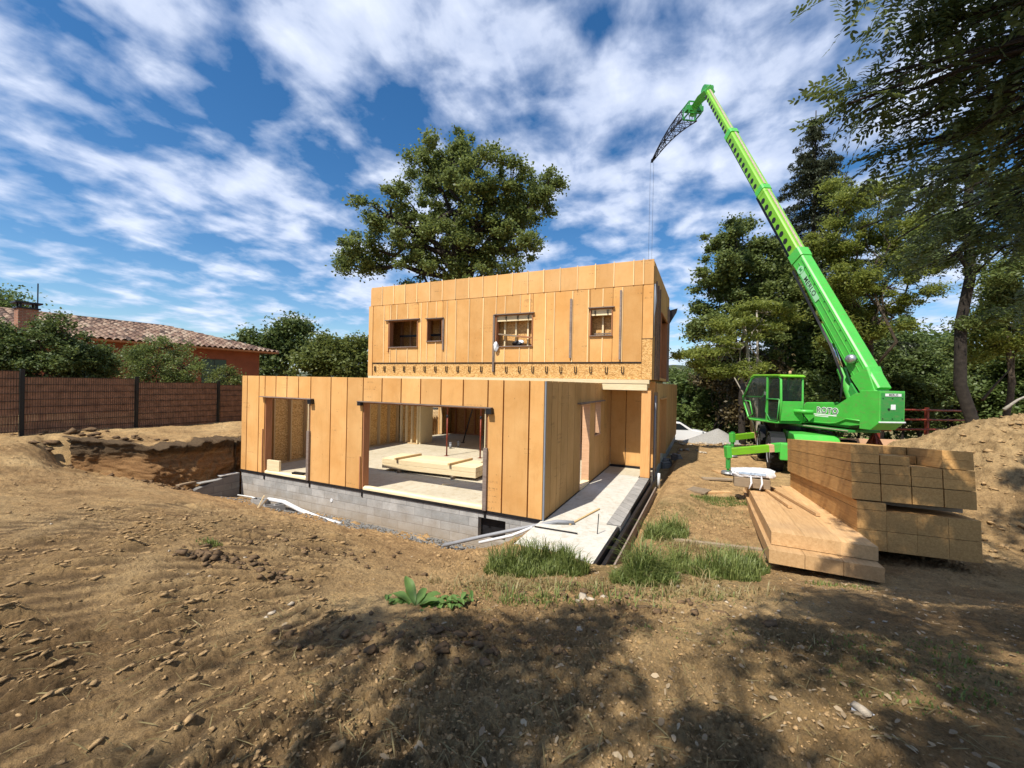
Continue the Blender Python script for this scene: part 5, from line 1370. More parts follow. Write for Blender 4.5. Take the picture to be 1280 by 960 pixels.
# round openings along the side plates
for sec, a_, b_, wy, rr_, stp in ((s2, t1+.35, t2-.5, .198, .11, .42), (s3, t2+.3, t3-.45, .202, .105, .40), (s4, t3+.3, BL-.3, .17, .095, .34)):
    mb = MB(); rim = MB(); x = a_
    i = 0
    while x < b_:
        for sg in (1, -1):
            y0, y1 = (wy-.03, wy+.004) if sg > 0 else (-wy-.004, -wy+.03)
            mb.lathe([(rr_, y0), (rr_, y1)], 16, 'y', c=(x, 0, -.03), M=MBm)
            ring = [(x+(rr_+.008)*math.cos(k_*PI/8), sg*(wy+.004), -.03+(rr_+.008)*math.sin(k_*PI/8)) for k_ in range(17)]
            rim.tube(ring, .012, 5, cap=False, M=MBm)
        x += stp; i += 1
    cb(mb, 'boom_opening', 'black_plastic', sec)
# hose track along the underside and pale wear strip on top
cb(MB().box(t1-.2, t2, -.03, .03, -.40, -.33, MBm), 'hose_guide', 'dark_steel', s2)
cb(MB().box(t2, t3, -.03, .03, -.33, -.27, MBm), 'hose_guide', 'dark_steel', s3)
for sec, a_, b_, zz_ in ((s2, t1+.1, t2-.3, .261), (s3, t2+.1, t3-.27, .262), (s4, t3+.1, BL-.1, .211)):
    cb(MB().box(a_, b_, -.05, .05, zz_, zz_+.012, MBm), 'wear_strip', 'stone', sec)
# warning bracket half way along the base, lamp, pin boss
cb(MB().prism([(t1*.46,-.46),(t1*.39,-.46),(t1*.36,-.30),(t1*.50,-.30)], -.22, .22, 'y', MBm), 'ram_bracket', 'crane_green', s1, bevel=.01)
# lift ram
ra = Vector(tuple(cr(on_plane(1066, 503, .0)))); rbk = MBm @ Vector((t1*.42, 0, -.44))
mid = ra + (rbk-ra)*.50
cb(MB().tube([ra, mid], .135, 14), 'ram_cylinder', 'crane_green', smooth=True, auto=True)
cb(MB().tube([mid, rbk], .062, 12), 'ram_rod', 'chrome', smooth=True)
wk = MBm @ Vector((1.15, .42, .02))
cb(MB().lathe([(.13,-.10),(.16,.0),(.12,.09),(.03,.10)], 14, 'y', M=MBm, c=(1.35, .34, .10)), 'work_lamp', 'galvanised', s1, smooth=True)
cb(MB().lathe([(.15,-.36),(.15,.36)], 18, 'y', M=MBm, c=(.0, 0, -.05)), 'pivot_pin', 'dark_steel', s1)
for y_ in (-.33, .27): cb(MB().prism([(-.1,-.55),(.5,-.50),(.7,-.30),(-.1,-.25)], y_, y_+.06, 'y', MBm), 'heel_plate', 'crane_green_dull', s1)
# gooseneck, bracket and lattice jib: upright plane points
def pj(px, py, off=0): return Vector(tuple(cr(on_plane(px, py, off))))
neck = [pj(886,113), pj(876,126), pj(869,140), pj(866,147)]
nk = cb(MB().tube([pj(887,114), pj(878,121), pj(869,133), pj(866,146)], [.34,.30,.24,.22], 4), 'gooseneck', 'crane_green', bevel=.02)
hp = pj(884,113)
cb(MB().lathe([(.26,-.22),(.26,.22)], 20, 'y', M=Matrix.Translation(hp) @ Matrix.Rotation(TA, 4, 'Z')), 'head_sheave', 'crane_green_dull', nk)
# jib frame: along the turret azimuth, slightly down
ja = pj(864, 141); jb = pj(816, 200); jd = (jb-ja).normalized(); jl = (jb-ja).length
ju = jd.cross(lat); ju = ju if ju.z > 0 else -ju
def jp(s_, y_, z_): return ja + jd*s_ + lat*y_ + ju*z_
br = MB()
for y_ in (-.36, .36):
    br.bar(jp(-.42,y_,-.28), jp(-.42,y_,.36), .07, .07).bar(jp(.25,y_,-.28), jp(.25,y_,.36), .06, .06).bar(jp(-.42,y_,.36), jp(.25,y_,.36), .06, .06).bar(jp(-.42,y_,-.28), jp(.25,y_,-.28), .06, .06).bar(jp(-.42,y_,-.28), jp(.25,y_,.36), .07, .07)
for s_, z_ in ((-.42,.36),(-.42,-.28),(.25,.36),(.25,-.28)): br.bar(jp(s_,-.36,z_), jp(s_,.36,z_), .06, .06)
br.bar(jp(-.3,-.5,.0), jp(-.3,.5,.0), .28, .28)
cb(br, 'jib_bracket', 'crane_green_dull', nk)
# lattice: three booms bending down towards the tip
nb_ = 9
def jprof(k_):
    s_ = .25 + (jl-.25)*k_/nb_; f_ = 1-k_/nb_
    bend = .28*math.sin(PI*min(1, k_/nb_))
    return s_, .42*f_+.06, (.42*f_+.05), bend
ch2 = MB(); lc = MB(); P3 = []
for k_ in range(nb_+1):
    s_, hw, hh, bd_ = jprof(k_)
    P3.append((jp(s_, hw, -hh*.6+bd_), jp(s_, -hw, -hh*.6+bd_), jp(s_, hw*.6, hh+bd_), jp(s_, -hw*.6, hh+bd_)))
for c_ in range(4): ch2.tube([p[c_] for p in P3], .035, 6)
for k_ in range(nb_):
    a, b_ = P3[k_], P3[k_+1]
    for i_, j_ in ((0,2),(1,3),(0,1),(2,3)):
        lc.tube([a[i_], a[j_]], .018, 5)
        lc.tube([a[i_], b_[j_]] if k_ % 2 else [a[j_], b_[i_]], .018, 5)
jib = cb(ch2, 'jib', 'dark_steel', smooth=True); cb(lc, 'jib_lacing', 'dark_steel', jib)
tip = jp(jl+.1, 0, 0)
cb(MB().lathe([(.05,-.05),(.13,-.05),(.13,.05),(.05,.05)], 16, 'y', M=Matrix.Translation(tip) @ Matrix.Rotation(TA, 4, 'Z')), 'tip_sheave', 'dark_steel', jib)
rz0 = 3.0-gcr
for dx in (-.12, .12):
    cb(MB().tube([tip+Vector((0,0,-.1))+lat*dx, Vector((tip.x, tip.y, rz0))+lat*dx], .008, 5), 'hoist_rope', 'dark_steel')
cb(MB().box(-.14,.14,-.08,.08,-.5,.0,Matrix.Translation(Vector((tip.x, tip.y, rz0)))).tube([(tip.x,tip.y,rz0-.5),(tip.x+.05,tip.y,rz0-.7),(tip.x-.05,tip.y,rz0-.8)], .03, 8), 'hook_block', 'dark_steel')

# hoses, mirror, beacon, mudguards, bolts
for k_, (y_, z_) in enumerate(((.30,-.30),(.335,-.33),(.30,-.36))):
    a0 = MBm @ Vector((t1*.9, .27, z_+.05)); a1 = MBm @ Vector((2.2, .29, z_)); a2 = MBm @ Vector((1.0, .33, z_-.12)); a3 = MT @ Vector((-2.1, .3, 2.3))
    cb(MB().tube([a0, a1, a2, (a2+a3)/2+Vector((0,0,-.15)), a3], .016, 6), 'hydraulic_hose', 'black_plastic', smooth=True)
for x in np.arange(1.2, t1-.6, .42):
    cb(MB().lathe([(.018,.0),(.018,.012)], 8, 'y', c=(0,.228,0), M=MBm @ Matrix.Translation(Vector((x, 0, .17)))), 'bolt', 'dark_steel', s1)
cb(MB().lathe([(.0,.0),(.05,.02),(.045,.12),(.0,.14)], 12, c=(-.7,CY0+.3,3.32), M=MT), 'beacon', 'plywood_peach', cab, smooth=True)
cb(MB().tube([(.5,CY1+.02,3.0),(.75,CY1+.22,2.95)], .012, 5, M=MT).box(.73,.77,CY1+.14,CY1+.30,2.72,2.98,MT), 'mirror', 'black_plastic', cab)
cb(MB().tube([(-1.0,CY0+.1,2.1),(-1.15,CY0+.15,1.9),(-1.2,CY0+.0,1.7),(-.9,.5,1.6)], .02, 6, M=MT), 'hydraulic_hose', 'black_plastic', smooth=True)
for sx in (-1.5, 1.5):
    gp = [(sx+.78*math.cos(a), .62+.78*math.sin(a)) for a in np.linspace(.25, PI-.25, 9)]
    cb(MB().prism(gp+[(p[0]*1.0+(sx-p[0])*.04, p[1]-.03) for p in gp[::-1]], .80, 1.25, 'y', MC), 'mudguard', 'black_plastic')

# ---- lettering
def text_mesh(name, body, size, mat, M4, parent, extrude=.002, off=.018):
    cu = bpy.data.curves.new(name, 'FONT'); cu.body = body; cu.size = size; cu.extrude = extrude; cu.align_x = 'CENTER'; cu.align_y = 'CENTER'; cu.offset = size*off; cu.space_character = 1.15
    ob = bpy.data.objects.new(name+'_c', cu); COL.objects.link(ob)
    dg = bpy.context.evaluated_depsgraph_get(); me = bpy.data.meshes.new_from_object(ob.evaluated_get(dg))
    bpy.data.objects.remove(ob); bpy.data.curves.remove(cu)
    me.name = name; me.transform(M4); me.materials.clear(); me.materials.append(M[mat])
    o = bpy.data.objects.new(name, me); COL.objects.link(o); o.parent = parent; return o
# text plane on the left side (normal +y of turret): reading direction from left (+x, far) to right (-x, near)
def TM(Mx, x, y, z, ang=0):
    b_ = Matrix(((-1,0,0,0),(0,0,1,0),(0,1,0,0),(0,0,0,1)))   # text x -> -x, text y -> z, normal -> y
    return Mx @ Matrix.Translation(Vector((x, y, z))) @ b_ @ Matrix.Rotation(ang, 4, 'Z')
tsx = -1.02
tp = on_plane(1034, 514, .42)
MTi = MT.inverted(); tl = MTi @ Vector(tuple(cr(tp)))
sp1 = None
text_mesh('lettering', 'ROTO', .27, 'black_decal', TM(MT, tl.x, .4275, tl.z+.01), crane, off=.0)
o_ = text_mesh('lettering_outline', 'ROTO', .27, 'white_decal', TM(MT, tl.x, .4225, tl.z+.01), crane, off=.075)
cb(MB().box(tl.x-.36, tl.x+.75, .4205, .4235, tl.z-.15, tl.z-.11, MT), 'decal_line', 'white_decal')
cb(MB().box(tl.x-.05, tl.x+.50, .4205, .4235, tl.z-.20, tl.z-.17, MT), 'decal_line', 'white_decal')
# badge on the boom: reads from the collar down towards the heel
tb_ = t1-.35
def badge(y_, s_):
    bb = cb(MB().prism([(t1-1.0+.0,-.11),(t1-1.0,.10),(t1-2.35,.10),(t1-2.35,-.11)], y_, y_+s_*.004, 'y', MBm), 'badge_panel', 'badge_pale', s1)
    cb(MB().lathe([(.15, y_),(.15, y_+s_*.005)], 22, 'y', c=(t1-.84, 0, -.005), M=MBm), 'badge_roundel', 'badge_pale', s1)
    return bb
bb = badge(.2425, 1)
b_ = Matrix(((-1,0,0,0),(0,0,1,0),(0,1,0,0),(0,0,0,1)))
text_mesh('lettering', 'MERLO', .25, 'black_decal', MBm @ Matrix.Translation(Vector((t1-1.68, .248, -.005))) @ b_, bb)
text_mesh('lettering', 'M', .2, 'crane_green_dull', MBm @ Matrix.Translation(Vector((t1-.84, .249, -.005))) @ b_, bb)
# small name on the rear box (faces backwards: normal -x)
b2 = Matrix(((0,0,-1,0),(-1,0,0,0),(0,1,0,0),(0,0,0,1)))
text_mesh('lettering', 'MERLO', .085, 'black_decal', MT @ Matrix.Translation(Vector((-3.642, .08, 2.68))) @ b2, rb)

# ------------------------------------------------------------------ things near the crane
tr = at(1093, 556, 13.4); tg = gz(tr[0], tr[1]); th_ = at(1093, 538, 13.4)[2]-tg
trs = empty('steel_trestle', (tr[0], tr[1], tg), 0, 'rusty red splayed steel trestle standing below the rear box of the crane', 'trestle')
MB().tube([(0,0,0),(0,0,th_)], .05, 8).build('post', M['red_steel'], trs)
for a_ in range(6):
    th2 = a_*PI/3+.3; MB().bar((0,0,th_-.04), (.75*math.cos(th2), .55*math.sin(th2), 0), .05, .05).build('leg', M['red_steel'], trs)
MB().box(-.35,.35,-.2,.2,th_,th_+.04).build('top_plate', M['red_steel'], trs)
pp = at(1100, 553, 15.2); pg = gz(pp[0], pp[1])
for i in range(3):
    o = MB().box(-1.3+.1*i, 1.2-.1*i, 0, .05, 0, 1.15-.03*i).build('plywood_sheet', M['plywood_peach'], None, bevel=.004)
    put(o, (pp[0]-.2, pp[1]+.09*i, pg), 0, rot=(math.radians(-7), 0, math.radians(-4)))
    tag(o, ['front', 'middle', 'rear'][i]+' panel of the leaning peach-coloured panels behind the steel trestle', 'panel', 'peach panels leaning behind the crane')
# dark red gate rail behind the heap
g0 = at(1132, 512, 19.0); g1 = at(1190, 520, 19.5)
gt_ = empty('field_gate', (g0[0], g0[1], gz(g0[0], g0[1])), math.atan2(g1[1]-g0[1], g1[0]-g0[0]), 'dark red metal gate rail standing under the trees behind the crane', 'gate')
gh = g0[2]-gz(g0[0], g0[1])
for zz_ in (gh, gh-.45, gh-.9): MB().tube([(-1.4,0,zz_),(4.2,0,zz_-.04)], .045, 8).build('rail', M['red_steel'], gt_, smooth=True)
for xx in (-1.4, 1.4, 4.2): MB().box(xx-.06, xx+.06, .05, .17, -.2, gh+.1).build('post', M['red_steel'], gt_)
# ------------------------------------------------------------------ vegetation
def leaves_np(rg, pos, size, flat=.35, narrow=.55, up=.5, droop=None):
    """rhombic folded leaves at pos (N,3): returns verts, faces"""
    n = len(pos); size = np.broadcast_to(np.asarray(size), (n,))
    d = rg.normal(size=(n, 3)); 
    if droop is not None: d = d + np.asarray(droop)
    d[:, 2] *= .7; d /= np.linalg.norm(d, axis=1)[:, None]
    nrm = rg.normal(size=(n, 3)); nrm[:, 2] = np.abs(nrm[:, 2]) + up
    s = np.cross(d, nrm); s /= np.linalg.norm(s, axis=1)[:, None]+1e-9
    nn = np.cross(s, d)
    L = size[:, None]*(.7+.6*rg.random((n, 1))); w = L*narrow*.5
    a = pos - d*L*.5; b = pos + s*w + nn*L*.06 ; c = pos + d*L*.5; e = pos - s*w + nn*L*.06
    vs = np.stack([a, b, c, e], 1).reshape(-1, 3)
    f = np.arange(n*4, dtype=np.int32).reshape(-1, 4)
    return vs, f
def sample_lobes(rg, lobes, per, csize, density=1.0, shell=.55):
    """sub-cluster centres spread over the lobes, biased to their surface"""
    cs = []; rs = []
    for (x, y, z, rx, ry, rz) in lobes:
        k = max(3, int(per*density*(rx*ry+ry*rz+rx*rz)/3/csize**2))
        d = rg.normal(size=(k, 3)); d /= np.linalg.norm(d, axis=1)[:, None]
        r = shell + (1.02-shell)*rg.random(k)**.6; r[rg.random(k) < .12] *= 1.18
        p = d*r[:, None]*np.array([rx, ry, rz]) + np.array([x, y, z])
        cs.append(p); rs.append(csize*(.55+.9*rg.random(k)))
    return np.concatenate(cs), np.concatenate(rs)
def limb(mb, p0, p1, r0, r1, rg, n=6, seg=5, sag=.08, jit=.045):
    p0 = np.asarray(p0, float); p1 = np.asarray(p1, float); L = np.linalg.norm(p1-p0); pts = []
    for i in range(seg+1):
        t_ = i/seg; q = p0*(1-t_)+p1*t_
        if 0 < i < seg: q = q + rg.normal(size=3)*L*jit
        q[2] += math.sin(PI*t_)*L*sag; pts.append(q)
    mb.tube(pts, [r0*(1-i/seg)+r1*i/seg for i in range(seg+1)], n)
    return pts
def tree(name, label, cat, base, lobes, trunk_h, r0, leafmat, nleaf, lsize, csize=.6, per=2.2, seed=1, bark='bark', group=None, trunk_top=None, limbs=70, flat=.75, narrow=.55, shell=.55, droop=None, fork=3, spread=.55, multi=None):
    rg = np.random.default_rng(seed)
    bx, by, bz = [float(q) for q in base]
    r = empty(name, (bx, by, bz), 0, label, cat, group)
    o3 = np.array([bx, by, bz]); cs, rs = sample_lobes(rg, lobes, per, csize, 1, shell)
    w = rs**2; k = rg.choice(len(cs), nleaf, p=w/w.sum())
    g = rg.normal(size=(nleaf, 3)); g /= (np.linalg.norm(g, axis=1)[:, None]+1e-9); g *= (rg.random((nleaf, 1))**.45)
    g[:, 2] *= flat
    loose = rg.random(nleaf) < .28; g[loose] *= 1.75
    pos = cs[k] + g*rs[k][:, None]
    vs, f = leaves_np(rg, pos-o3, lsize, narrow=narrow, droop=droop)
    mesh_np('crown', vs, f, M[leafmat], r)
    mb = MB()
    lc = np.mean(np.array([l[:3] for l in lobes]), 0)
    top = np.array(trunk_top) if trunk_top is not None else np.array([bx+(lc[0]-bx)*.6, by+(lc[1]-by)*.6, bz+trunk_h])
    tp = limb(mb, (0,0,-.3), top-o3, r0, r0*.55, rg, 10, 6, 0, .014)
    # main limbs to lobes
    ends = []
    for l in lobes:
        e = np.array(l[:3]); s_ = tp[rg.integers(3, 7)] + o3
        pts = limb(mb, s_-o3, e-o3, r0*.38, r0*.12, rg, 7, 6, .05); ends.append(pts)
    allp = np.array([q for e in ends for q in e[2:]])+o3
    idx = rg.choice(len(cs), min(limbs, len(cs)), replace=False)
    for i in idx:
        d = np.linalg.norm(allp-cs[i], axis=1); j = int(np.argmin(d))
        limb(mb, allp[j]-o3, cs[i]-o3, r0*.10+.01, .008, rg, 5, 4, .04)
    mb.build('trunk', M[bark], r, smooth=True)
    return r
def lob(px, py, Y, rpx, rpy=None, ry=None):
    c = at(px, py, Y); rx = rpx*Y/F_PX; rz = (rpy or rpx)*Y/F_PX
    return (c[0], c[1], c[2], rx, ry or (rx+rz)/2, rz)
def gbase(px, Y, dz=0):
    p = at(px, 500, Y); return (p[0], p[1], gz(p[0], p[1])+dz)

# large oak behind the house
OK = 25.0
lobes = [lob(565,205,OK,34,36,2.2), lob(598,215,OK-1,34,36,2.2), lob(535,215,OK+1,26,28,2), lob(575,255,OK,50,42,3.2), lob(520,265,OK,32,30,2.4), lob(488,270,OK-.5,32,28,2.2), lob(500,300,OK,36,24,2.2),
         lob(450,312,OK-.5,24,20,1.6), lob(472,330,OK,20,16,1.4), lob(638,235,OK,38,28,2.4), lob(682,240,OK,26,20,1.6), lob(660,262,OK+.5,34,22,2), lob(640,290,OK,34,28,2.2), lob(655,312,OK-1,24,22,1.6), lob(600,300,OK,40,32,2.6), lob(545,310,OK,40,28,2.4), lob(530,345,OK,34,24,2), lob(600,345,OK,44,22,2.2), lob(436,330,OK,13,14,.8)]
ob_ = gbase(576, OK)
tree('oak_tree', 'large green oak with a wide uneven crown rising behind the upper storey of the house', 'tree', ob_, lobes, 9, .52, 'leaf_oak', 80000, .17, .40, 1.35, 11, trunk_top=at(574, 265, OK), limbs=220, narrow=.7, shell=.5, bark='bark_dark')

# trees of the mid distance left of the upper storey
ml = 34.0
tree('broadleaf_tree', 'loose dark tree with ragged top just right of the tiled roof end', 'tree', gbase(355, ml), [lob(330,430,ml,24,18), lob(355,425,ml,26,20), lob(372,416,ml,14,14), lob(345,452,ml,34,20), lob(385,440,ml,22,18)], 3, .25, 'leaf_shrub', 15000, .26, .8, 2.2, 21, limbs=50, narrow=.7)
tree('broadleaf_tree', 'light green rounded tree between the loose dark tree and the upper storey', 'tree', gbase(425, 31), [lob(415,440,31,30,20), lob(440,436,31,24,16), lob(398,458,31,28,20), lob(448,458,31,26,22), lob(425,462,31,36,20)], 3, .25, 'leaf_shrub_light', 17000, .24, .7, 2.4, 22, limbs=40, narrow=.7)
tree('broadleaf_tree', 'dark treetop showing above the chimney at the left edge', 'tree', gbase(-30, 34), [lob(-30,378,34,40,22), lob(5,375,34,14,14), lob(-60,400,34,60,40)], 6, .3, 'leaf_dark', 12000, .26, .9, 2.2, 23, limbs=30)
# shrubs behind the fence
SH = [(-8, 440, 12.4, 48, 42, 'leaf_shrub', 'dark evergreen shrub at the left edge behind the fence'),
      (52, 436, 12.8, 46, 36, 'leaf_shrub', 'tall dark shrub with loose top shoots behind the fence, right of the edge one'),
      (104, 446, 13.6, 36, 30, 'leaf_shrub', 'dark leafy shrub behind the fence left of the round one'),
      (202, 452, 15.6, 54, 36, 'leaf_oak', 'large round light green shrub behind the fence'),
      (280, 476, 18.5, 22, 20, 'leaf_shrub_light', 'small bright green shrub below the shuttered window, behind the fence'),]
for i, (px, py, Y, rx, rz, mt, lb) in enumerate(SH):
    L = [lob(px, py, Y, rx*.72, rz*.75), lob(px-rx*.5, py+rz*.25, Y+.2, rx*.42, rz*.55), lob(px+rx*.5, py+rz*.25, Y-.1, rx*.42, rz*.55), lob(px+rx*.1, py-rz*.45, Y, rx*.42, rz*.45), lob(px, py+rz*.9, Y, rx*.7, rz*.7)]
    if i == 1: L += [lob(62, 405, Y, 10, 9), lob(85, 402, Y, 8, 9), lob(40, 412, Y, 12, 8)]
    p = at(px, py, Y)
    tree('shrub', lb, 'shrub', (p[0], p[1], 1.05), L, 1.2, .09, mt, 15000 if i < 4 else 5000, .085 if i != 3 else .075, .22, 2.6, 40+i, limbs=40, narrow=.62, shell=.6)

# ---- right side
tree('broadleaf_tree', 'tall loose broadleaf tree between the house and the crane cab', 'tree', gbase(930, 24), [lob(928,300,24,26,26), lob(895,298,24,14,18), lob(905,330,23.5,28,24), lob(885,362,24,22,24), lob(945,340,24,34,34), lob(915,385,24,36,28), lob(890,408,23.6,24,18), lob(965,375,24.5,34,40), lob(940,425,24,40,28), lob(985,330,25,26,34)], 6, .2, 'leaf_oak', 60000, .17, .40, 1.6, 51, limbs=150, narrow=.7, bark='bark_dark')
tree('locust_tree', 'low spreading light green locust branches beside the far house corner', 'tree', gbase(955, 19), [lob(872,446,19,28,8,.9), lob(900,432,19,28,9,1), lob(885,462,19.3,30,8,1), lob(930,410,19,36,12,1.2), lob(925,462,19.5,34,10,1.2), lob(955,392,19.2,34,13,1.3)], 6, .11, 'leaf_locust', 15000, .15, .38, 2.4, 52, bark='bark_pale', limbs=70, narrow=.42, flat=.4, droop=(-.3,0,-.5))
# conifer
def conifer(base, H_, R_, seed, label):
    rg = np.random.default_rng(seed); r = empty('conifer_tree', base, 0, label, 'tree')
    mb = MB(); mb.tube([(0,0,-.5),(.05,0,H_*.5),(0,0,H_)], [.34,.2,.03], 9)
    P_ = []; D_ = []
    for i in range(300):
        t_ = rg.random()**.85; z = H_*(.18+.80*t_); Lb = (1-t_)**.75*R_*(.55+.55*rg.random())+.25; a = rg.random()*2*PI
        dx, dy = math.cos(a), math.sin(a); pts = []
        for k_ in range(6):
            s_ = k_/5; pts.append((dx*Lb*s_, dy*Lb*s_, z + Lb*(.10*s_ - .42*s_**1.6 + .10*s_**4)))
        mb.tube(pts, [.035*(1-k_/5.5) for k_ in range(6)], 4)
        n_ = int(36+60*Lb)
        s_ = rg.random(n_)**.7; j = s_*5; i0 = np.minimum(j.astype(int), 4); fr = (j-i0)[:, None]; pa = np.array(pts)
        q = pa[i0]*(1-fr)+pa[i0+1]*fr; side = rg.normal(size=n_)*.22*(1.1-s_*.5)*min(1, Lb/1.5); q[:, 0] += -dy*side; q[:, 1] += dx*side; q[:, 2] -= np.abs(rg.normal(size=n_))*.18
        P_.append(q)
    pos = np.concatenate(P_); vs, f = leaves_np(rg, pos, .26, narrow=.32, up=1.5, droop=(0,0,-.7))
    mesh_np('crown', vs, f, M['leaf_conifer'], r); mb.build('trunk', M['bark_dark'], r, smooth=True)
    return r
cb_ = gbase(1012, 31); ctop = at(1012, 138, 31)[2]
conifer(cb_, ctop-cb_[2], 6.4, 61, 'tall dark spruce standing behind the crane boom')
# locust group centre
tree('locust_tree', 'yellow-green locust tree with feathery foliage right of the crane boom', 'tree', gbase(1100, 20), [lob(1055,265,20,30,20), lob(1100,250,20,34,22), lob(1040,300,20.3,28,24), lob(1085,310,20,42,30), lob(1130,290,20,34,26), lob(1060,355,20,42,28), lob(1115,355,20,40,28), lob(1150,330,20.5,24,24), lob(1045,405,20.5,40,26), lob(1100,400,20,40,24), lob(1030,240,21,16,12)], 6, .2, 'leaf_locust', 70000, .15, .38, 1.6, 53, limbs=130, narrow=.38, flat=.6, droop=(0,0,-.4), bark='bark')
tree('broadleaf_tree', 'dark tree behind the boom, left of the yellow-green locust', 'tree', gbase(1000, 27), [lob(985,400,27,34,30), lob(1020,380,27,34,30), lob(1000,440,27,44,30), lob(960,455,27,30,26), lob(1040,440,27,30,30)], 6, .25, 'leaf_dark', 24000, .24, .7, 2.1, 54, limbs=80, narrow=.65, bark='bark_dark')
rt_top = at(1214, 200, 14.5)
tree('locust_tree', 'tall locust tree with a dark upright trunk behind the soil heap', 'tree', gbase(1213, 14.5, -.3), [lob(1200,170,14.5,26,22), lob(1250,150,14.5,28,24), lob(1195,215,14.3,34,20), lob(1255,225,15,32,22), lob(1160,255,14.6,34,16), lob(1225,270,14,44,26), lob(1275,290,15,30,40), lob(1175,300,14.5,50,24), lob(1240,340,14,44,22), lob(1280,380,14.5,40,24), lob(1225,395,14.4,26,12)], 9, .2, 'leaf_oak', 52000, .12, .34, 1.7, 55, trunk_top=rt_top, limbs=170, narrow=.42, flat=.6, droop=(0,0,-.4), bark='bark_dark', shell=.4)
tree('locust_tree', 'light green locust tree right of the dark trunk, in the sun', 'tree', gbase(1262, 18), [lob(1250,375,18,30,16), lob(1275,400,18,30,20), lob(1230,400,18.5,22,14), lob(1285,430,18,30,22), lob(1250,430,18,30,18)], 6, .14, 'leaf_locust', 15000, .16, .45, 2.1, 56, limbs=50, narrow=.4)
# understory
US = [(862,492,33,34,30,'leaf_dark','dark rounded bush beyond the far corner of the house'), (908,498,31,34,38,'leaf_dark','very dark bush behind the crane cab, left part'), (900,455,29,30,26,'leaf_brown','brownish bush top left of the crane cab'),
      (945,478,25,36,38,'leaf_brown','brownish bush right behind the crane cab'), (990,500,24,36,36,'leaf_dark','dark bush behind the cab, right part'), (1045,480,25,40,44,'leaf_dark','dark bush behind the turret'), (1100,470,26,40,40,'leaf_shrub','green bush behind the boom foot'),
      (1150,478,25,36,38,'leaf_shrub','green bush right of the rear box'), (1190,470,27,36,44,'leaf_oak','olive bush behind the soil heap left of the dark trunk'), (1245,480,26,40,44,'leaf_dark','dark bush at the right behind the soil heap'), (1290,470,24,36,50,'leaf_dark','dark bush cut by the right edge'), (1130,440,29,44,22,'leaf_shrub','distant green bush crown in the gap'), (1075,430,29,44,26,'leaf_dark','distant dark bush crown behind the boom')]
for i, (px, py, Y, rx, rz, mt, lb) in enumerate(US):
    L = [lob(px, py, Y, rx*.75, rz*.8), lob(px-rx*.5, py+rz*.3, Y+.4, rx*.5, rz*.6), lob(px+rx*.5, py+rz*.2, Y-.3, rx*.5, rz*.6), lob(px+rx*.2, py-rz*.5, Y, rx*.45, rz*.45), lob(px, py+rz*.9, Y, rx*.9, rz*.5)]
    p = at(px, py, Y); tree('bush', lb, 'bush', (p[0], p[1], gz(p[0], p[1])), L, 1.5, .12, mt, 13000, .21, .55, 2.4, 70+i, limbs=30, narrow=.6, bark='bark_dark')
# far wood as one mass
rg = np.random.default_rng(99); L = []
for i in range(46):
    px = rg.uniform(985, 1420); Y = rg.uniform(33, 46); L.append(lob(px, rg.uniform(400, 520) if px > 1050 else rg.uniform(420, 520), Y, 48, 40))
for i in range(12): L.append(lob(rg.uniform(845, 990), rg.uniform(470, 520), rg.uniform(32, 40), 40, 30))
cs, rs = sample_lobes(rg, L, 1.6, 1.3, 1, .6); k = rg.choice(len(cs), 70000); g = rg.normal(size=(70000, 3)); g /= np.linalg.norm(g, axis=1)[:, None]
vs, f = leaves_np(rg, cs[k]+g*rs[k][:, None]*.8*rg.random((70000, 1))**.4, .42, narrow=.7)
tag(mesh_np('distant_wood', vs, f, M['leaf_dark']), 'dense dark wood closing the view behind the crane and the heap', 'wood', kind='stuff')
# thin pale stems and dead branches at the edge of the wood
def stem(pts_px, r0, mat, lb, br=()):
    pts = [at(*q) for q in pts_px]; mb = MB(); n_ = len(pts); mb.tube(pts, [r0*(1-.6*i/(n_-1)) for i in range(n_)], 7)
    for b_ in br: mb.tube([at(*q) for q in b_], [r0*.4, r0*.15][:len(b_)] if len(b_) == 2 else [r0*.4]*len(b_), 5)
    wthing(mb, 'dead_tree', mat, lb, 'dead tree', 'thin bare stems at the edge of the wood', smooth=True)
stem([(948,560,21),(946,500,21),(947,440,21),(946,385,21)], .09, 'bark_pale', 'straight thin pale stem rising behind the crane cab', [[(946,445,21),(930,425,21)],[(947,420,21),(958,400,21)]])
stem([(940,545,20),(936,470,20),(932,420,20)], .06, 'bark_pale', 'second thin pale stem left of the straight one behind the cab')
stem([(946,545,18),(935,510,18),(928,490,18),(918,472,18)], .05, 'bark_pale', 'leaning pale branch left of the cab')
stem([(1228,500,15.5),(1245,480,15.5),(1262,462,15.2)], .05, 'bark', 'leaning bare branch right of the dark trunk')
stem([(1255,512,12.5),(1272,500,12.5),(1290,492,12.5)], .05, 'bark_pale', 'pale bare branch lying over the crest of the soil heap')

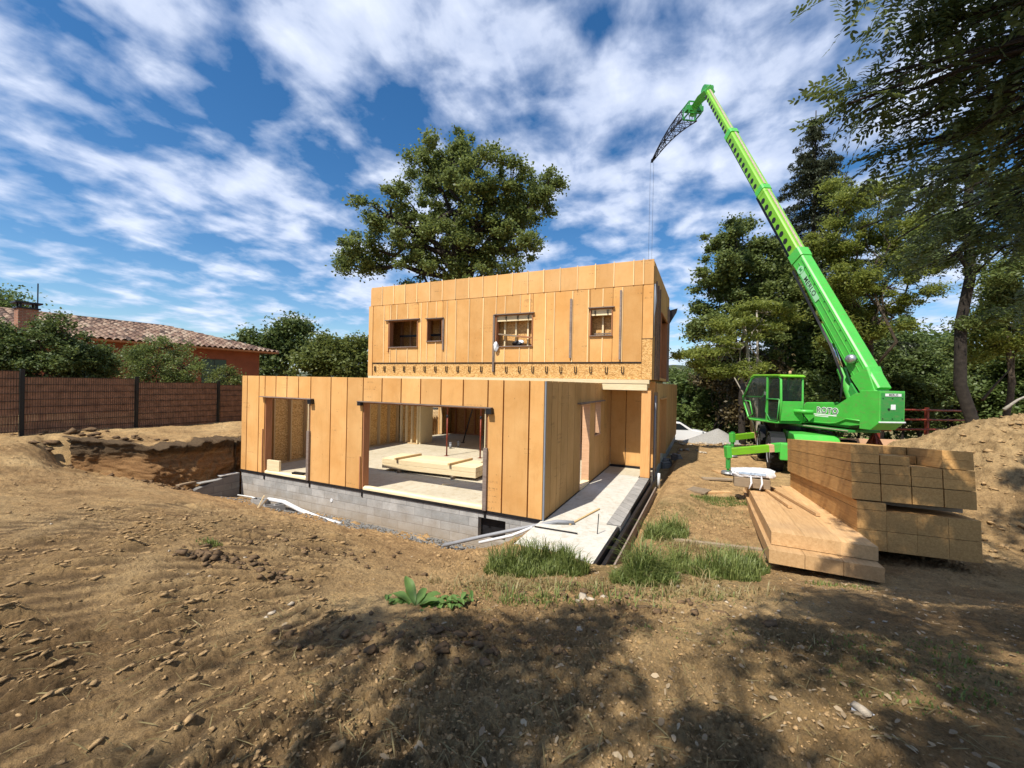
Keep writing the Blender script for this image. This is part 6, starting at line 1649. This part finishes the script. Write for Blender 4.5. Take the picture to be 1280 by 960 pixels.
# ---- near locust trees, compound leaves
def fronds_np(rg, pos, dirs, length, pairs=8, wl=.052, droop=.25):
    """compound leaves: pos (N,3) base, dirs (N,3); returns leaflets verts/faces and rachis strips"""
    n = len(pos); d = dirs/np.linalg.norm(dirs, axis=1)[:, None]
    upv = np.array([0,0,1.])+rg.normal(size=(n,3))*.35
    s = np.cross(d, upv); s /= np.linalg.norm(s, axis=1)[:, None]; nn = np.cross(s, d)
    L = length*(.7+.6*rg.random(n)); V_ = []; 
    hexa = [(0,0),(.25,.42),(.7,.42),(1,.0),(.7,-.42),(.25,-.42)]
    P_all = []
    for j in range(pairs*2+1):
        if j == pairs*2: t_ = 1.0; sd = 0
        else: t_ = .18+.8*(j//2)/(pairs-1)*1.0; sd = 1 if j % 2 else -1
        c = pos + d*(L*t_)[:, None] - np.array([0,0,1.])[None]*(droop*L*t_**2)[:, None]
        ld = (s*sd*.92 + d*.35) if sd else d
        ld = ld + nn*(-.25*rg.random((n,1))) + rg.normal(size=(n,3))*.10; ld /= np.linalg.norm(ld, axis=1)[:, None]
        ls = np.cross(ld, nn + rg.normal(size=(n,3))*.18); ls /= np.linalg.norm(ls, axis=1)[:, None]
        w_ = wl*(.8+.4*rg.random(n))*(1-.25*abs(t_-.5))
        P_all.append(np.stack([c + ld*(a*w_)[:, None] + ls*(b*w_*.9)[:, None]*.5*1.0 for a, b in hexa], 1))
    V_ = np.concatenate(P_all).reshape(-1, 3); m_ = len(V_)//6
    f6 = np.arange(m_*6, dtype=np.int32).reshape(-1, 6)
    # rachis as thin quads
    e = pos + d*L[:, None] - np.array([0,0,1.])[None]*(droop*L)[:, None]; mid = pos + d*(L*.5)[:, None] - np.array([0,0,1.])[None]*(droop*L*.25)[:, None]
    R = np.stack([pos-nn*.0015, mid-nn*.0015, mid+nn*.0015, pos+nn*.0015, mid-nn*.0012, e, e+nn*.001, mid+nn*.0012], 1).reshape(-1, 3)
    f4 = np.arange(n*8, dtype=np.int32).reshape(-1, 4)
    return V_, f6, R, f4
def near_tree(name, label, base, top, blobs, seed, shade=(), r0=.16, boughs=()):
    rg = np.random.default_rng(seed); o3 = np.array(base, float); r = empty(name, base, 0, label, 'tree')
    mb = MB(); tp = limb(mb, (0,0,-.3), np.array(top)-o3, r0, r0*.6, rg, 10, 6, 0)
    P_ = []; D_ = []
    for (c, rad, cnt, dd) in blobs:
        c = np.array(c, float); rad = np.array(rad, float)*np.ones(3)
        lp = limb(mb, tp[-1], c-o3, .034, .009, rg, 6, 8, .06, .016)
        nt_ = max(2, cnt//9)
        for q in range(nt_):
            g = rg.normal(size=3); g /= np.linalg.norm(g); e = c + g*rad*rg.random()**.4
            s_ = lp[rg.integers(4, 8)]+o3
            tw = limb(mb, s_-o3, e-o3, .008, .003, rg, 4, 4, .02)
            for k_ in range(9):
                b = tw[rg.integers(1, 5)] + o3 + rg.normal(size=3)*.02
                P_.append(b); D_.append(np.array(dd)+rg.normal(size=3)*.55)
    for bp in boughs: mb.tube([np.array(q)-o3 for q in bp], [.018, .014, .008][:len(bp)], 6)
    V6, f6, R4, f4 = fronds_np(rg, np.array(P_)-o3, np.array(D_), .29)
    mesh_np('crown', np.vstack([V6, R4]), [f6, f4+len(V6)], M['leaf_near'], r)
    if shade:
        lobes = [s_ for s_ in shade]; cs, rs = sample_lobes(rg, lobes, 2.2, .5, 1, .2); nl = 26000
        k = rg.choice(len(cs), nl); g = rg.normal(size=(nl, 3)); g /= np.linalg.norm(g, axis=1)[:, None]
        vs, f = leaves_np(rg, cs[k]+g*(rs[k]*rg.random(nl)**.5)[:, None]-o3, .11, narrow=.5, up=1.2)
        mesh_np('crown', vs, f, M['leaf_near'], r)
        for l in lobes:
            for q in range(6):
                e = np.array(l[:3])+rg.normal(size=3)*np.array(l[3:])*.4; limb(mb, tp[-1-q % 3], e-o3, .06, .01, rg, 6, 6, .05)
    mb.build('trunk', M['bark_dark'], r, smooth=True)
    return r
def nb(px, py, Y, rpx, cnt, dd=(-.6,-.1,-.55), rpy=None):
    c = at(px, py, Y); return (c, (rpx*Y/F_PX, rpx*Y/F_PX, (rpy or rpx)*Y/F_PX), int(cnt*(1.05 if Y < 4.1 else .6)), dd)
blobsA = [nb(1150,20,3.3,46,95), nb(1225,15,3.4,44,95), nb(1130,60,3.3,30,40), nb(1200,65,3.5,44,70), nb(1270,60,3.4,34,60), nb(1150,110,3.4,36,60), nb(1215,120,3.6,44,80), nb(1275,130,3.5,32,60),
          nb(1080,140,3.2,26,42,(-.75,0,-.35)), nb(1115,160,3.3,28,55), nb(1060,130,3.1,14,14,(-.8,0,-.3)), nb(1110,190,3.3,22,30,(-.3,0,-.9)), nb(1145,180,3.4,30,50), nb(1180,205,3.6,24,26), nb(1265,190,3.5,34,60), nb(1160,-25,3.2,60,90), nb(1260,-30,3.3,60,90), nb(1045,-22,2.9,20,10),
          nb(1270,260,4.2,30,60), nb(1195,290,4.8,44,90), nb(1150,270,5.0,36,60), nb(1255,320,4.6,40,100), nb(1285,380,4.4,24,50), nb(1095,95,3.2,30,40), nb(1235,180,3.7,40,70), nb(1150,235,4.0,30,40), nb(1175,330,5.2,40,60), nb(1240,250,4.4,36,50), nb(1075,285,5.6,24,20), nb(1140,340,5.6,34,40), nb(1215,345,5.0,28,40), nb(1120,300,5.4,30,34)]
bough = [at(1300,106,3.3), at(1230,104,3.35), at(1172,104,3.4)]
nearA = near_tree('locust_tree', 'nearest locust tree, its dark feathery branches hanging into the upper right corner', (6.4, 1.2, gz(6.4, 1.2)), (5.6, 1.6, 5.0), blobsA, 201, r0=.17, boughs=[bough])
SHADE_A = [(-1.6,-1.0,7.6,1.7,1.0,.7), (-.2,-.2,8.0,1.3,.9,.6), (1.2,.3,8.2,1.0,.9,.5)]
SHADE_B = [(3.2,1.5,7.8,1.5,.9,.6), (4.8,2.2,8.6,1.5,1.0,.6), (2.4,-.2,7.4,1.3,.9,.6), (4.6,.4,7.6,1.4,1.0,.6), (6.2,1.9,8.8,1.5,1.2,.7)]
near_tree('locust_tree', 'locust tree out of view behind the camera, shading the foreground', (-2.4, -4.4, gz(-2.4,-4.4)), (-1.6, -2.6, 6.0), [], 202, shade=SHADE_A, r0=.2) if False else None
# shade trees standing behind the camera
def shade_tree(label, base, top, lobes, seed, nl):
    rg = np.random.default_rng(seed); o3 = np.array(base, float); r = empty('locust_tree', base, 0, label, 'tree')
    mb = MB(); tp = limb(mb, (0,0,-.3), np.array(top)-o3, .2, .11, rg, 10, 6, 0)
    cs, rs = sample_lobes(rg, lobes, 1.5, .5, 1, .15); k = rg.choice(len(cs), nl); g = rg.normal(size=(nl, 3)); g /= np.linalg.norm(g, axis=1)[:, None]
    vs, f = leaves_np(rg, cs[k]+g*(rs[k]*rg.random(nl)**.5)[:, None]-o3, .12, narrow=.5, up=1.2)
    mesh_np('crown', vs, f, M['leaf_near'], r)
    for l in lobes:
        for q in range(5):
            e = np.array(l[:3])+rg.normal(size=3)*np.array(l[3:])*.35; limb(mb, tp[-1-q % 3], e-o3, .06, .01, rg, 6, 6, .05)
    mb.build('trunk', M['bark_dark'], r, smooth=True)
SV = np.array([SUN_DIR[0]/SUN_DIR[2], SUN_DIR[1]/SUN_DIR[2]])
def blocker(gx, gy, h, rx, ry, rz=.5, yaw=0):
    """crown lobe at height h that throws its shade on the ground point gx, gy"""
    g0_ = gz(gx, gy); return (gx + SV[0]*(h-g0_), gy + SV[1]*(h-g0_), h, rx, ry, rz)
LA = [blocker(-.3,2.6,8.2,.9,.7), blocker(.7,3.1,8.6,.8,.55), blocker(2.0,3.3,8.6,1.0,.5), blocker(-1.5,1.2,7.6,1.2,.5), blocker(.3,1.9,8,1.0,.45), blocker(-3.2,.9,7.4,1.3,.55), blocker(1.6,1.9,8,.8,.5), blocker(-6.5,3.0,7.4,.8,.35), blocker(-.9,3.3,8.2,.5,.35)]
LB = [blocker(2.6,3.3,8.5,.8,.5), blocker(4.6,2.2,8.4,1.2,.6), blocker(3.6,4.3,8.8,.45,.3), blocker(3.1,2.3,8.4,.9,.7), blocker(4.3,3.6,8.8,.9,.5), blocker(5.6,4.6,9.2,1.1,.7), blocker(6.9,5.6,9.6,1.0,.8), blocker(7.9,6.6,10.2,1.2,.8), blocker(9.4,6.9,10.6,1.3,.9), blocker(6.2,3.0,8.6,1.6,.9), blocker(8.4,4.8,9.4,1.6,1.2), blocker(3.4,1.2,7.8,1.2,.7), blocker(5.6,6.1,9.8,.7,.5), blocker(6.6,7.2,9.8,1.0,.7), blocker(8.6,7.9,10.4,1.2,.7), blocker(11.0,7.2,11,1.6,1.0), blocker(7.2,6.3,9.4,1.1,.8), blocker(6.2,5.4,9.0,1.0,.7), blocker(7.4,8.6,10.6,.8,.6), blocker(5.2,5.2,9.2,.8,.6), blocker(9.6,5.6,9.6,1.4,1.0), blocker(9.9,8.1,11.2,1.1,.6), blocker(12.2,8.0,11.6,1.4,.7), blocker(4.9,3.0,8.6,.9,.5)]
shade_tree('locust tree standing behind the camera that shades the middle of the foreground', (-3.6,-4.6,gz(-3.6,-4.6)), (-2.8,-2.6,6.3), LA, 301, 8200)
shade_tree('locust tree beside the camera that shades the right foreground and the heap', (3.0,-3.8,gz(3.0,-3.8)), (3.2,-1.6,6.6), LB, 302, 36000)

# ------------------------------------------------------------------ ground cover
rg = np.random.default_rng(17)
def wedge(n, r0, r1, a0=-58, a1=58, power=1.6):
    r = r0 + (r1-r0)*rg.random(n)**power; a = np.radians(rg.uniform(a0, a1, n)); return r*np.sin(a), r*np.cos(a)
def clear_mask(x, y):
    u, v = uv_of(x, y); inside = (u > -10.1) & (u < 1.6) & (v > -.1); sl = (u > -.15) & (u < 1.55) & (v > -2.0)
    # footprint of the stacks
    return ~(inside | sl)
def clods(n, r0, r1, s0, s1, seed, patchy=True):
    x, y = wedge(n, r0, r1); m_ = clear_mask(x, y)
    if patchy: m_ &= rg.random(n) < (.12+.88*sst(-.2, .35, fbm(x*.45+3, y*.45, 3, 77)))
    x, y = x[m_], y[m_]; s = s0*(s1/s0)**(rg.random(len(x))**2.2)
    z = gzd(x, y) + s*.15
    return np.stack([x, y, z], 1), s
p1_, s1_ = clods(32000, 1.2, 10, .003, .014, 1); pebble_mesh('soil_clods', p1_, s1_, 'clod', 'crumbs and clods of dry brown soil strewn over the foreground', 'soil clods', 2)
p2_, s2_ = clods(9000, 6, 22, .008, .035, 3); pebble_mesh('soil_clods', p2_, s2_, 'clod', 'larger soil clods strewn over the ground around the house', 'soil clods', 4)
# a few big clods near the centre left
def big(px, py, n_, sp, s0, s1, seed):
    c = onz(px, py, 1.0); 
    for _ in range(4): c = onz(px, py, gz(c[0], c[1]))
    r_ = np.random.default_rng(seed); x = c[0]+r_.normal(size=n_)*sp; y = c[1]+r_.normal(size=n_)*sp*.6; s = s0+(s1-s0)*r_.random(n_)**2
    return np.stack([x, y, gzd(x, y)+s*.3], 1), s
A1 = [big(262,697,70,.13,.015,.055,1), big(300,702,50,.2,.012,.04,2), big(350,722,40,.09,.012,.045,3), big(600,800,60,.4,.015,.045,4), big(480,790,50,.4,.012,.04,5), big(700,740,50,.5,.015,.05,6), big(110,545,20,.9,.05,.16,7), big(150,590,24,.6,.05,.14,8), big(420,690,30,.5,.02,.05,9), big(830,760,40,.5,.015,.05,10), big(140,532,14,.8,.08,.2,11), big(60,536,10,.8,.08,.2,12), big(190,556,40,.5,.02,.09,13)]
pebble_mesh('soil_clods', np.vstack([a[0] for a in A1]), np.concatenate([a[1] for a in A1]), 'clod_dark', 'groups of dark lumpy clods turned up along the tracks', 'soil clods', 6)
# crusts of soil squeezed up between the lug prints
r_ = np.random.default_rng(77); q_ = 260000; x = r_.uniform(-6.5, .2, q_); y = r_.uniform(.9, 6.5, q_)
rr = np.hypot(x-.5, y-5.5) + .10*fbm(x*.8, y*.8, 2, 90); th = np.arctan2(y-5.5, x-.5); keep = np.zeros(q_, bool)
for r0, wdt in ((3.05,.36), (3.85,.36), (4.70,.40), (5.55,.34), (6.4,.36)):
    ph = th*r0/.21*2*PI + 3.2*fbm(x*.9, y*.9, 3, 95) - (rr-r0)*9.7
    keep |= (np.abs(rr-r0) < wdt) & (np.abs(np.sin(ph/2)) < .16)
keep &= clear_mask(x, y) & (x < -.3) & (r_.random(q_) < .22*(.25+1.5*sst(-.2,.3,fbm(x*2,y*2,3,97))))
x, y, th = x[keep], y[keep], th[keep]; s_ = .0045*(4.6**r_.random(len(x))**1.5)
pebble_mesh('soil_clods', np.stack([x, y, gzd(x, y)+s_*.1], 1), s_, 'clod', 'flat crusts of soil squeezed up in rows by digger tracks at the left', 'soil clods', 78, .55, ang=th+PI+.31+r_.normal(size=len(x))*.25, stretch=1.8)
r_ = np.random.default_rng(5); x = r_.normal(11.8, 2.4, 1500); y = r_.normal(8.2, 1.2, 1500); s_ = .012*(6**r_.random(1500)**2.2)
pebble_mesh('soil_clods', np.stack([x, y, gzd(x, y)+s_*.2], 1), s_, 'clod', 'lumps of earth lying on the slope of the soil heap', 'soil clods', 79)
# pale stones
A2 = [big(732,747,7,.12,.02,.06,21), big(385,765,3,.2,.02,.03,22), big(200,700,8,1.0,.01,.03,23), big(1078,893,1,.01,.05,.05,24), big(940,760,24,.8,.01,.03,25), big(880,555,60,1.2,.04,.12,26), big(850,565,30,.8,.04,.10,27)]
pebble_mesh('small_stones', np.vstack([a[0] for a in A2]), np.concatenate([a[1] for a in A2]), 'stone', 'pale stones scattered on the dirt', 'stones', 8)
# dead leaves, chips and straw
def litter(name, x, y, L0, L1, W0, mat, label, cat, seed, curl=.25):
    r_ = np.random.default_rng(seed); n_ = len(x); z = gzd(x, y)+.006
    a = r_.random(n_)*2*PI; L = L0+(L1-L0)*r_.random(n_)**2; w = L*W0*(.6+.8*r_.random(n_)); d = np.stack([np.cos(a), np.sin(a), r_.normal(size=n_)*.18], 1); s = np.stack([-np.sin(a), np.cos(a), r_.normal(size=n_)*.3], 1)
    c = np.stack([x, y, z+L*.10], 1); up_ = np.array([0,0,1.])
    q = lambda i, j, k: c + d*(L*i)[:, None] + s*(w*j)[:, None] + up_*(L*k*curl)[:, None]
    vs = np.stack([q(-.5,0,.0), q(-.2,.5,.25), q(.25,.42,.1), q(.5,0,-.1), q(.25,-.42,.2), q(-.2,-.5,.3)], 1).reshape(-1, 3)
    return tag(mesh_np(name, vs, np.arange(n_*6, dtype=np.int32).reshape(-1, 6), M[mat]), label, cat, kind='stuff')
x, y = wedge(3800, 1.2, 7.5, -30, 62, 1.2); m_ = clear_mask(x, y) & (rg.random(len(x)) < np.clip(.15+.25*(x+1), .08, 1)) ; litter('dead_leaves', x[m_], y[m_], .015, .06, .38, 'dead_leaf', 'dead leaves and wood chips littering the shaded ground at the right', 'dead leaves', 5)
x, y = wedge(3000, 1.1, 4.5, -60, 60, 1.1); litter('straw', x, y, .04, .16, .035, 'grass_dry', 'bits of dry straw lying on the foreground soil', 'straw', 6, .1)
# grass
def grass(name, cx_, cy_, rx_, ry_, n_, h0, h1, mat, label, seed, lean=.45, wid=.006, clump=1.0):
    r_ = np.random.default_rng(seed); a = r_.random(n_)*2*PI; q = np.sqrt(r_.random(n_))**clump
    x = cx_+rx_*q*np.cos(a); y = cy_+ry_*q*np.sin(a); m_ = clear_mask(x, y); x, y, q = x[m_], y[m_], q[m_]; k_ = len(x)
    z = gzd(x, y)-.01; h = (h0+(h1-h0)*r_.random(k_)**1.8)*(1.15-.5*q)*(.55+.9*sst(-.3,.4,fbm(x*5,y*5,2,88))); b = r_.random(k_)*2*PI; ln = lean*(.3+1.1*r_.random(k_))
    dx, dy = np.cos(b)*ln, np.sin(b)*ln; w = wid*(.7+.6*r_.random(k_)); sx, sy = -np.sin(b+r_.normal(size=k_)*.5), np.cos(b)
    lev = [(0,1.0,0,0),(.35,.9,.12,.38),(.7,.65,.42,.74),(1,.06,1.0,.92)]
    P_ = []
    for t_, ww, out, hh in lev:
        for sg in (-1, 1): P_.append(np.stack([x+dx*h*out+sg*sx*w*ww, y+dy*h*out+sg*sy*w*ww, z+h*(hh)*(1-.25*ln*out)], 1))
    vs = np.stack(P_, 1).reshape(-1, 3); o_ = (np.arange(k_)*8)[:, None]
    f = np.concatenate([o_+np.array([[0,1,3,2]]), o_+np.array([[2,3,5,4]]), o_+np.array([[4,5,7,6]])]).astype(np.int32)
    return tag(mesh_np(name, vs, f, M[mat]), label, 'grass', kind='stuff')
def gpos(px, py):
    c = onz(px, py, .3)
    for _ in range(8): c = onz(px, py, .5*c[2]+.5*gz(c[0], c[1]))
    return c
def tuft(px, py, rx_, ry_, n_, h0, h1, mat, label, seed, **k):
    c = gpos(px, py); return grass('grass', c[0], c[1], rx_, ry_, n_, h0, h1, mat, label, seed, **k)
tuft(660, 712, .62, .36, 4200, .12, .44, 'grass_blade', 'bushy green grass tuft in front of the porch slab', 1)
tuft(705, 716, .35, .25, 1500, .10, .34, 'grass_blade', 'right end of the grass tuft at the front edge of the porch slab', 2)
tuft(805, 728, .42, .30, 2600, .14, .48, 'grass_blade', 'dark green grass tuft right of the slab tip', 3, lean=.7)
tuft(890, 720, .62, .42, 4200, .08, .40, 'grass_blade', 'bright grass patch left of the low lumber stack', 4)
tuft(930, 712, .35, .3, 2000, .08, .40, 'grass_blade', 'grass against the front corner of the low lumber stack', 5)
tuft(832, 668, .42, .34, 1800, .12, .44, 'grass_blade', 'dark coarse grass tuft beside the trench', 6, lean=.7)
tuft(905, 627, .85, .5, 3600, .03, .12, 'grass_blade', 'short green grass patch between house and lumber', 7)
tuft(820, 735, .9, .5, 800, .05, .25, 'grass_dry', 'dry grass mixed into the tufts right of the slab', 8, lean=.9)
tuft(660, 735, .8, .35, 550, .05, .2, 'grass_dry', 'dry grass under the tuft before the porch slab', 9, lean=.9)
tuft(868, 690, .9, .6, 1800, .04, .18, 'grass_dry', 'dry thin grass between trench and lumber', 10, lean=.8)
tuft(660, 752, .3, .2, 260, .04, .10, 'grass_blade', 'small sparse grass tuft in the dirt before the slab', 11)
tuft(262, 683, .14, .1, 130, .05, .16, 'grass_blade', 'few grass blades on the clod at the left', 12)
tuft(740, 745, 1.6, .55, 700, .04, .16, 'grass_blade', 'thin scattered grass blades on the dirt around the slab tip', 17, lean=.8)
tuft(620, 730, .9, .4, 500, .03, .14, 'grass_dry', 'withered stalks left of the tuft before the slab', 18, lean=1.0)
tuft(880, 745, 1.1, .35, 420, .04, .16, 'grass_dry', 'withered grass fringe below the bright grass patch', 19, lean=1.0)
tuft(850, 640, 1.6, 1.2, 900, .03, .12, 'grass_dry', 'dry stalks scattered between house and lumber', 20, lean=.9)
tuft(1050, 735, .5, .2, 240, .03, .09, 'grass_blade', 'sparse grass in front of the low lumber stack', 13)
tuft(1150, 820, .8, .4, 900, .015, .05, 'grass_blade', 'short moss-like grass at the right foreground', 14)
tuft(1180, 860, .7, .4, 900, .015, .05, 'grass_blade', 'short grass close to the right lower corner', 15)
tuft(900, 800, .7, .3, 420, .015, .05, 'grass_blade', 'thin green growth in the middle foreground', 16)
# dock plant
dc = gpos(520, 762); dk_ = empty('dock_plant', (dc[0], dc[1], gz(dc[0], dc[1])), 0, 'broad-leaved green dock plant growing alone in the bare soil', 'plant')
def leaf_geo(az, el, L, w, rgx, curl=.5, wavy=.06):
    n_ = 9; vs = []; fs = []
    ca, sa = math.cos(az), math.sin(az)
    for i in range(n_+1):
        t_ = i/n_; e = el - curl*t_*1.3; 
        if i == 0: px_, pz_ = 0., 0.
        else: px_ += L/n_*math.cos(e); pz_ += L/n_*math.sin(e)
        ww = w*(.10 if t_ < .18 else math.sin(PI*min(1, (t_-.12)/.9))**.7)
        for sgn, k_ in ((-1, 1.), (-.5, .35), (0, 0), (.5, .35), (1, 1.)):
            off = sgn*ww/2; zz_ = pz_ + abs(sgn)*ww*.22 + wavy*w*math.sin(t_*14+sgn*2)*abs(sgn)
            vs.append((ca*px_ - sa*off, sa*px_ + ca*off, zz_))
    for i in range(n_):
        for j in range(4): fs.append((i*5+j, i*5+j+1, (i+1)*5+j+1, (i+1)*5+j))
    return vs, fs
rD = random.Random(12)
for i, (az, el, L_l, w_l, cu) in enumerate([(2.2,.8,.30,.09,.25),(-1.9,.45,.26,.12,1.0),(-1.3,.4,.27,.12,1.05),(3.0,.35,.28,.10,.5),(2.7,.5,.30,.09,.5),(3.4,.3,.24,.09,.5),(.25,.5,.26,.10,.6),(-.1,.35,.30,.09,.6),(.6,.6,.24,.10,.5),(-.5,.3,.22,.09,.7),(1.3,.8,.20,.08,.5),(2.3,.9,.20,.07,.5),(-2.5,.4,.2,.09,.9),(.05,.7,.2,.09,.5)]):
    vs_, fs_ = leaf_geo(az+rD.uniform(-.1,.1), el, L_l*1.12, w_l*1.1, rD, cu)
    o_ = MB().add(vs_, fs_).build('leaf', M['dock_leaf'], dk_, smooth=True)
def sub_fern(cx_, cy_, n_, seed):
    r_ = np.random.default_rng(seed); mbv = []; mbf = []
    for i in range(n_):
        vs_, fs_ = leaf_geo(r_.uniform(0, 2*PI), r_.uniform(.2, 1.0), r_.uniform(.07,.15), r_.uniform(.03,.05), None, .8)
        k_ = len(mbv); ox, oy = cx_+r_.normal()*.05, cy_+r_.normal()*.04; mbv += [(a+ox, b_+oy, c_) for a, b_, c_ in vs_]; mbf += [tuple(k_+q for q in f_) for f_ in fs_]
    return MB().add(mbv, mbf).build('leaf_cluster', M['dock_leaf'], dk_, smooth=True)
sub_fern(.24, .10, 26, 1); sub_fern(.40, .12, 22, 2); sub_fern(-.22, .06, 16, 3)
# white chip in the right foreground and twigs
c_ = gpos(1078, 893)
q_ = MB().prism([(-.05,-.012),(-.01,-.022),(.05,-.01),(.055,.012),(.0,.02),(-.045,.012)], 0, .012, 'z'); thing(q_, 'wood_chip', 'cloth_white', (c_[0], c_[1], float(gzd(c_[0], c_[1])[0])+.004), -.6, 'pale wood chip lying alone in the right foreground', 'wood chip', bevel=.003)
c_ = gpos(920, 828)
q_ = MB().prism([(-.035,-.012),(.04,-.008),(.045,.01),(-.03,.012)], 0, .01, 'z'); thing(q_, 'wood_chip', 'cloth_white', (c_[0], c_[1], float(gzd(c_[0], c_[1])[0])+.004), -.9, 'smaller pale chip lying in the middle foreground', 'wood chip', bevel=.003)
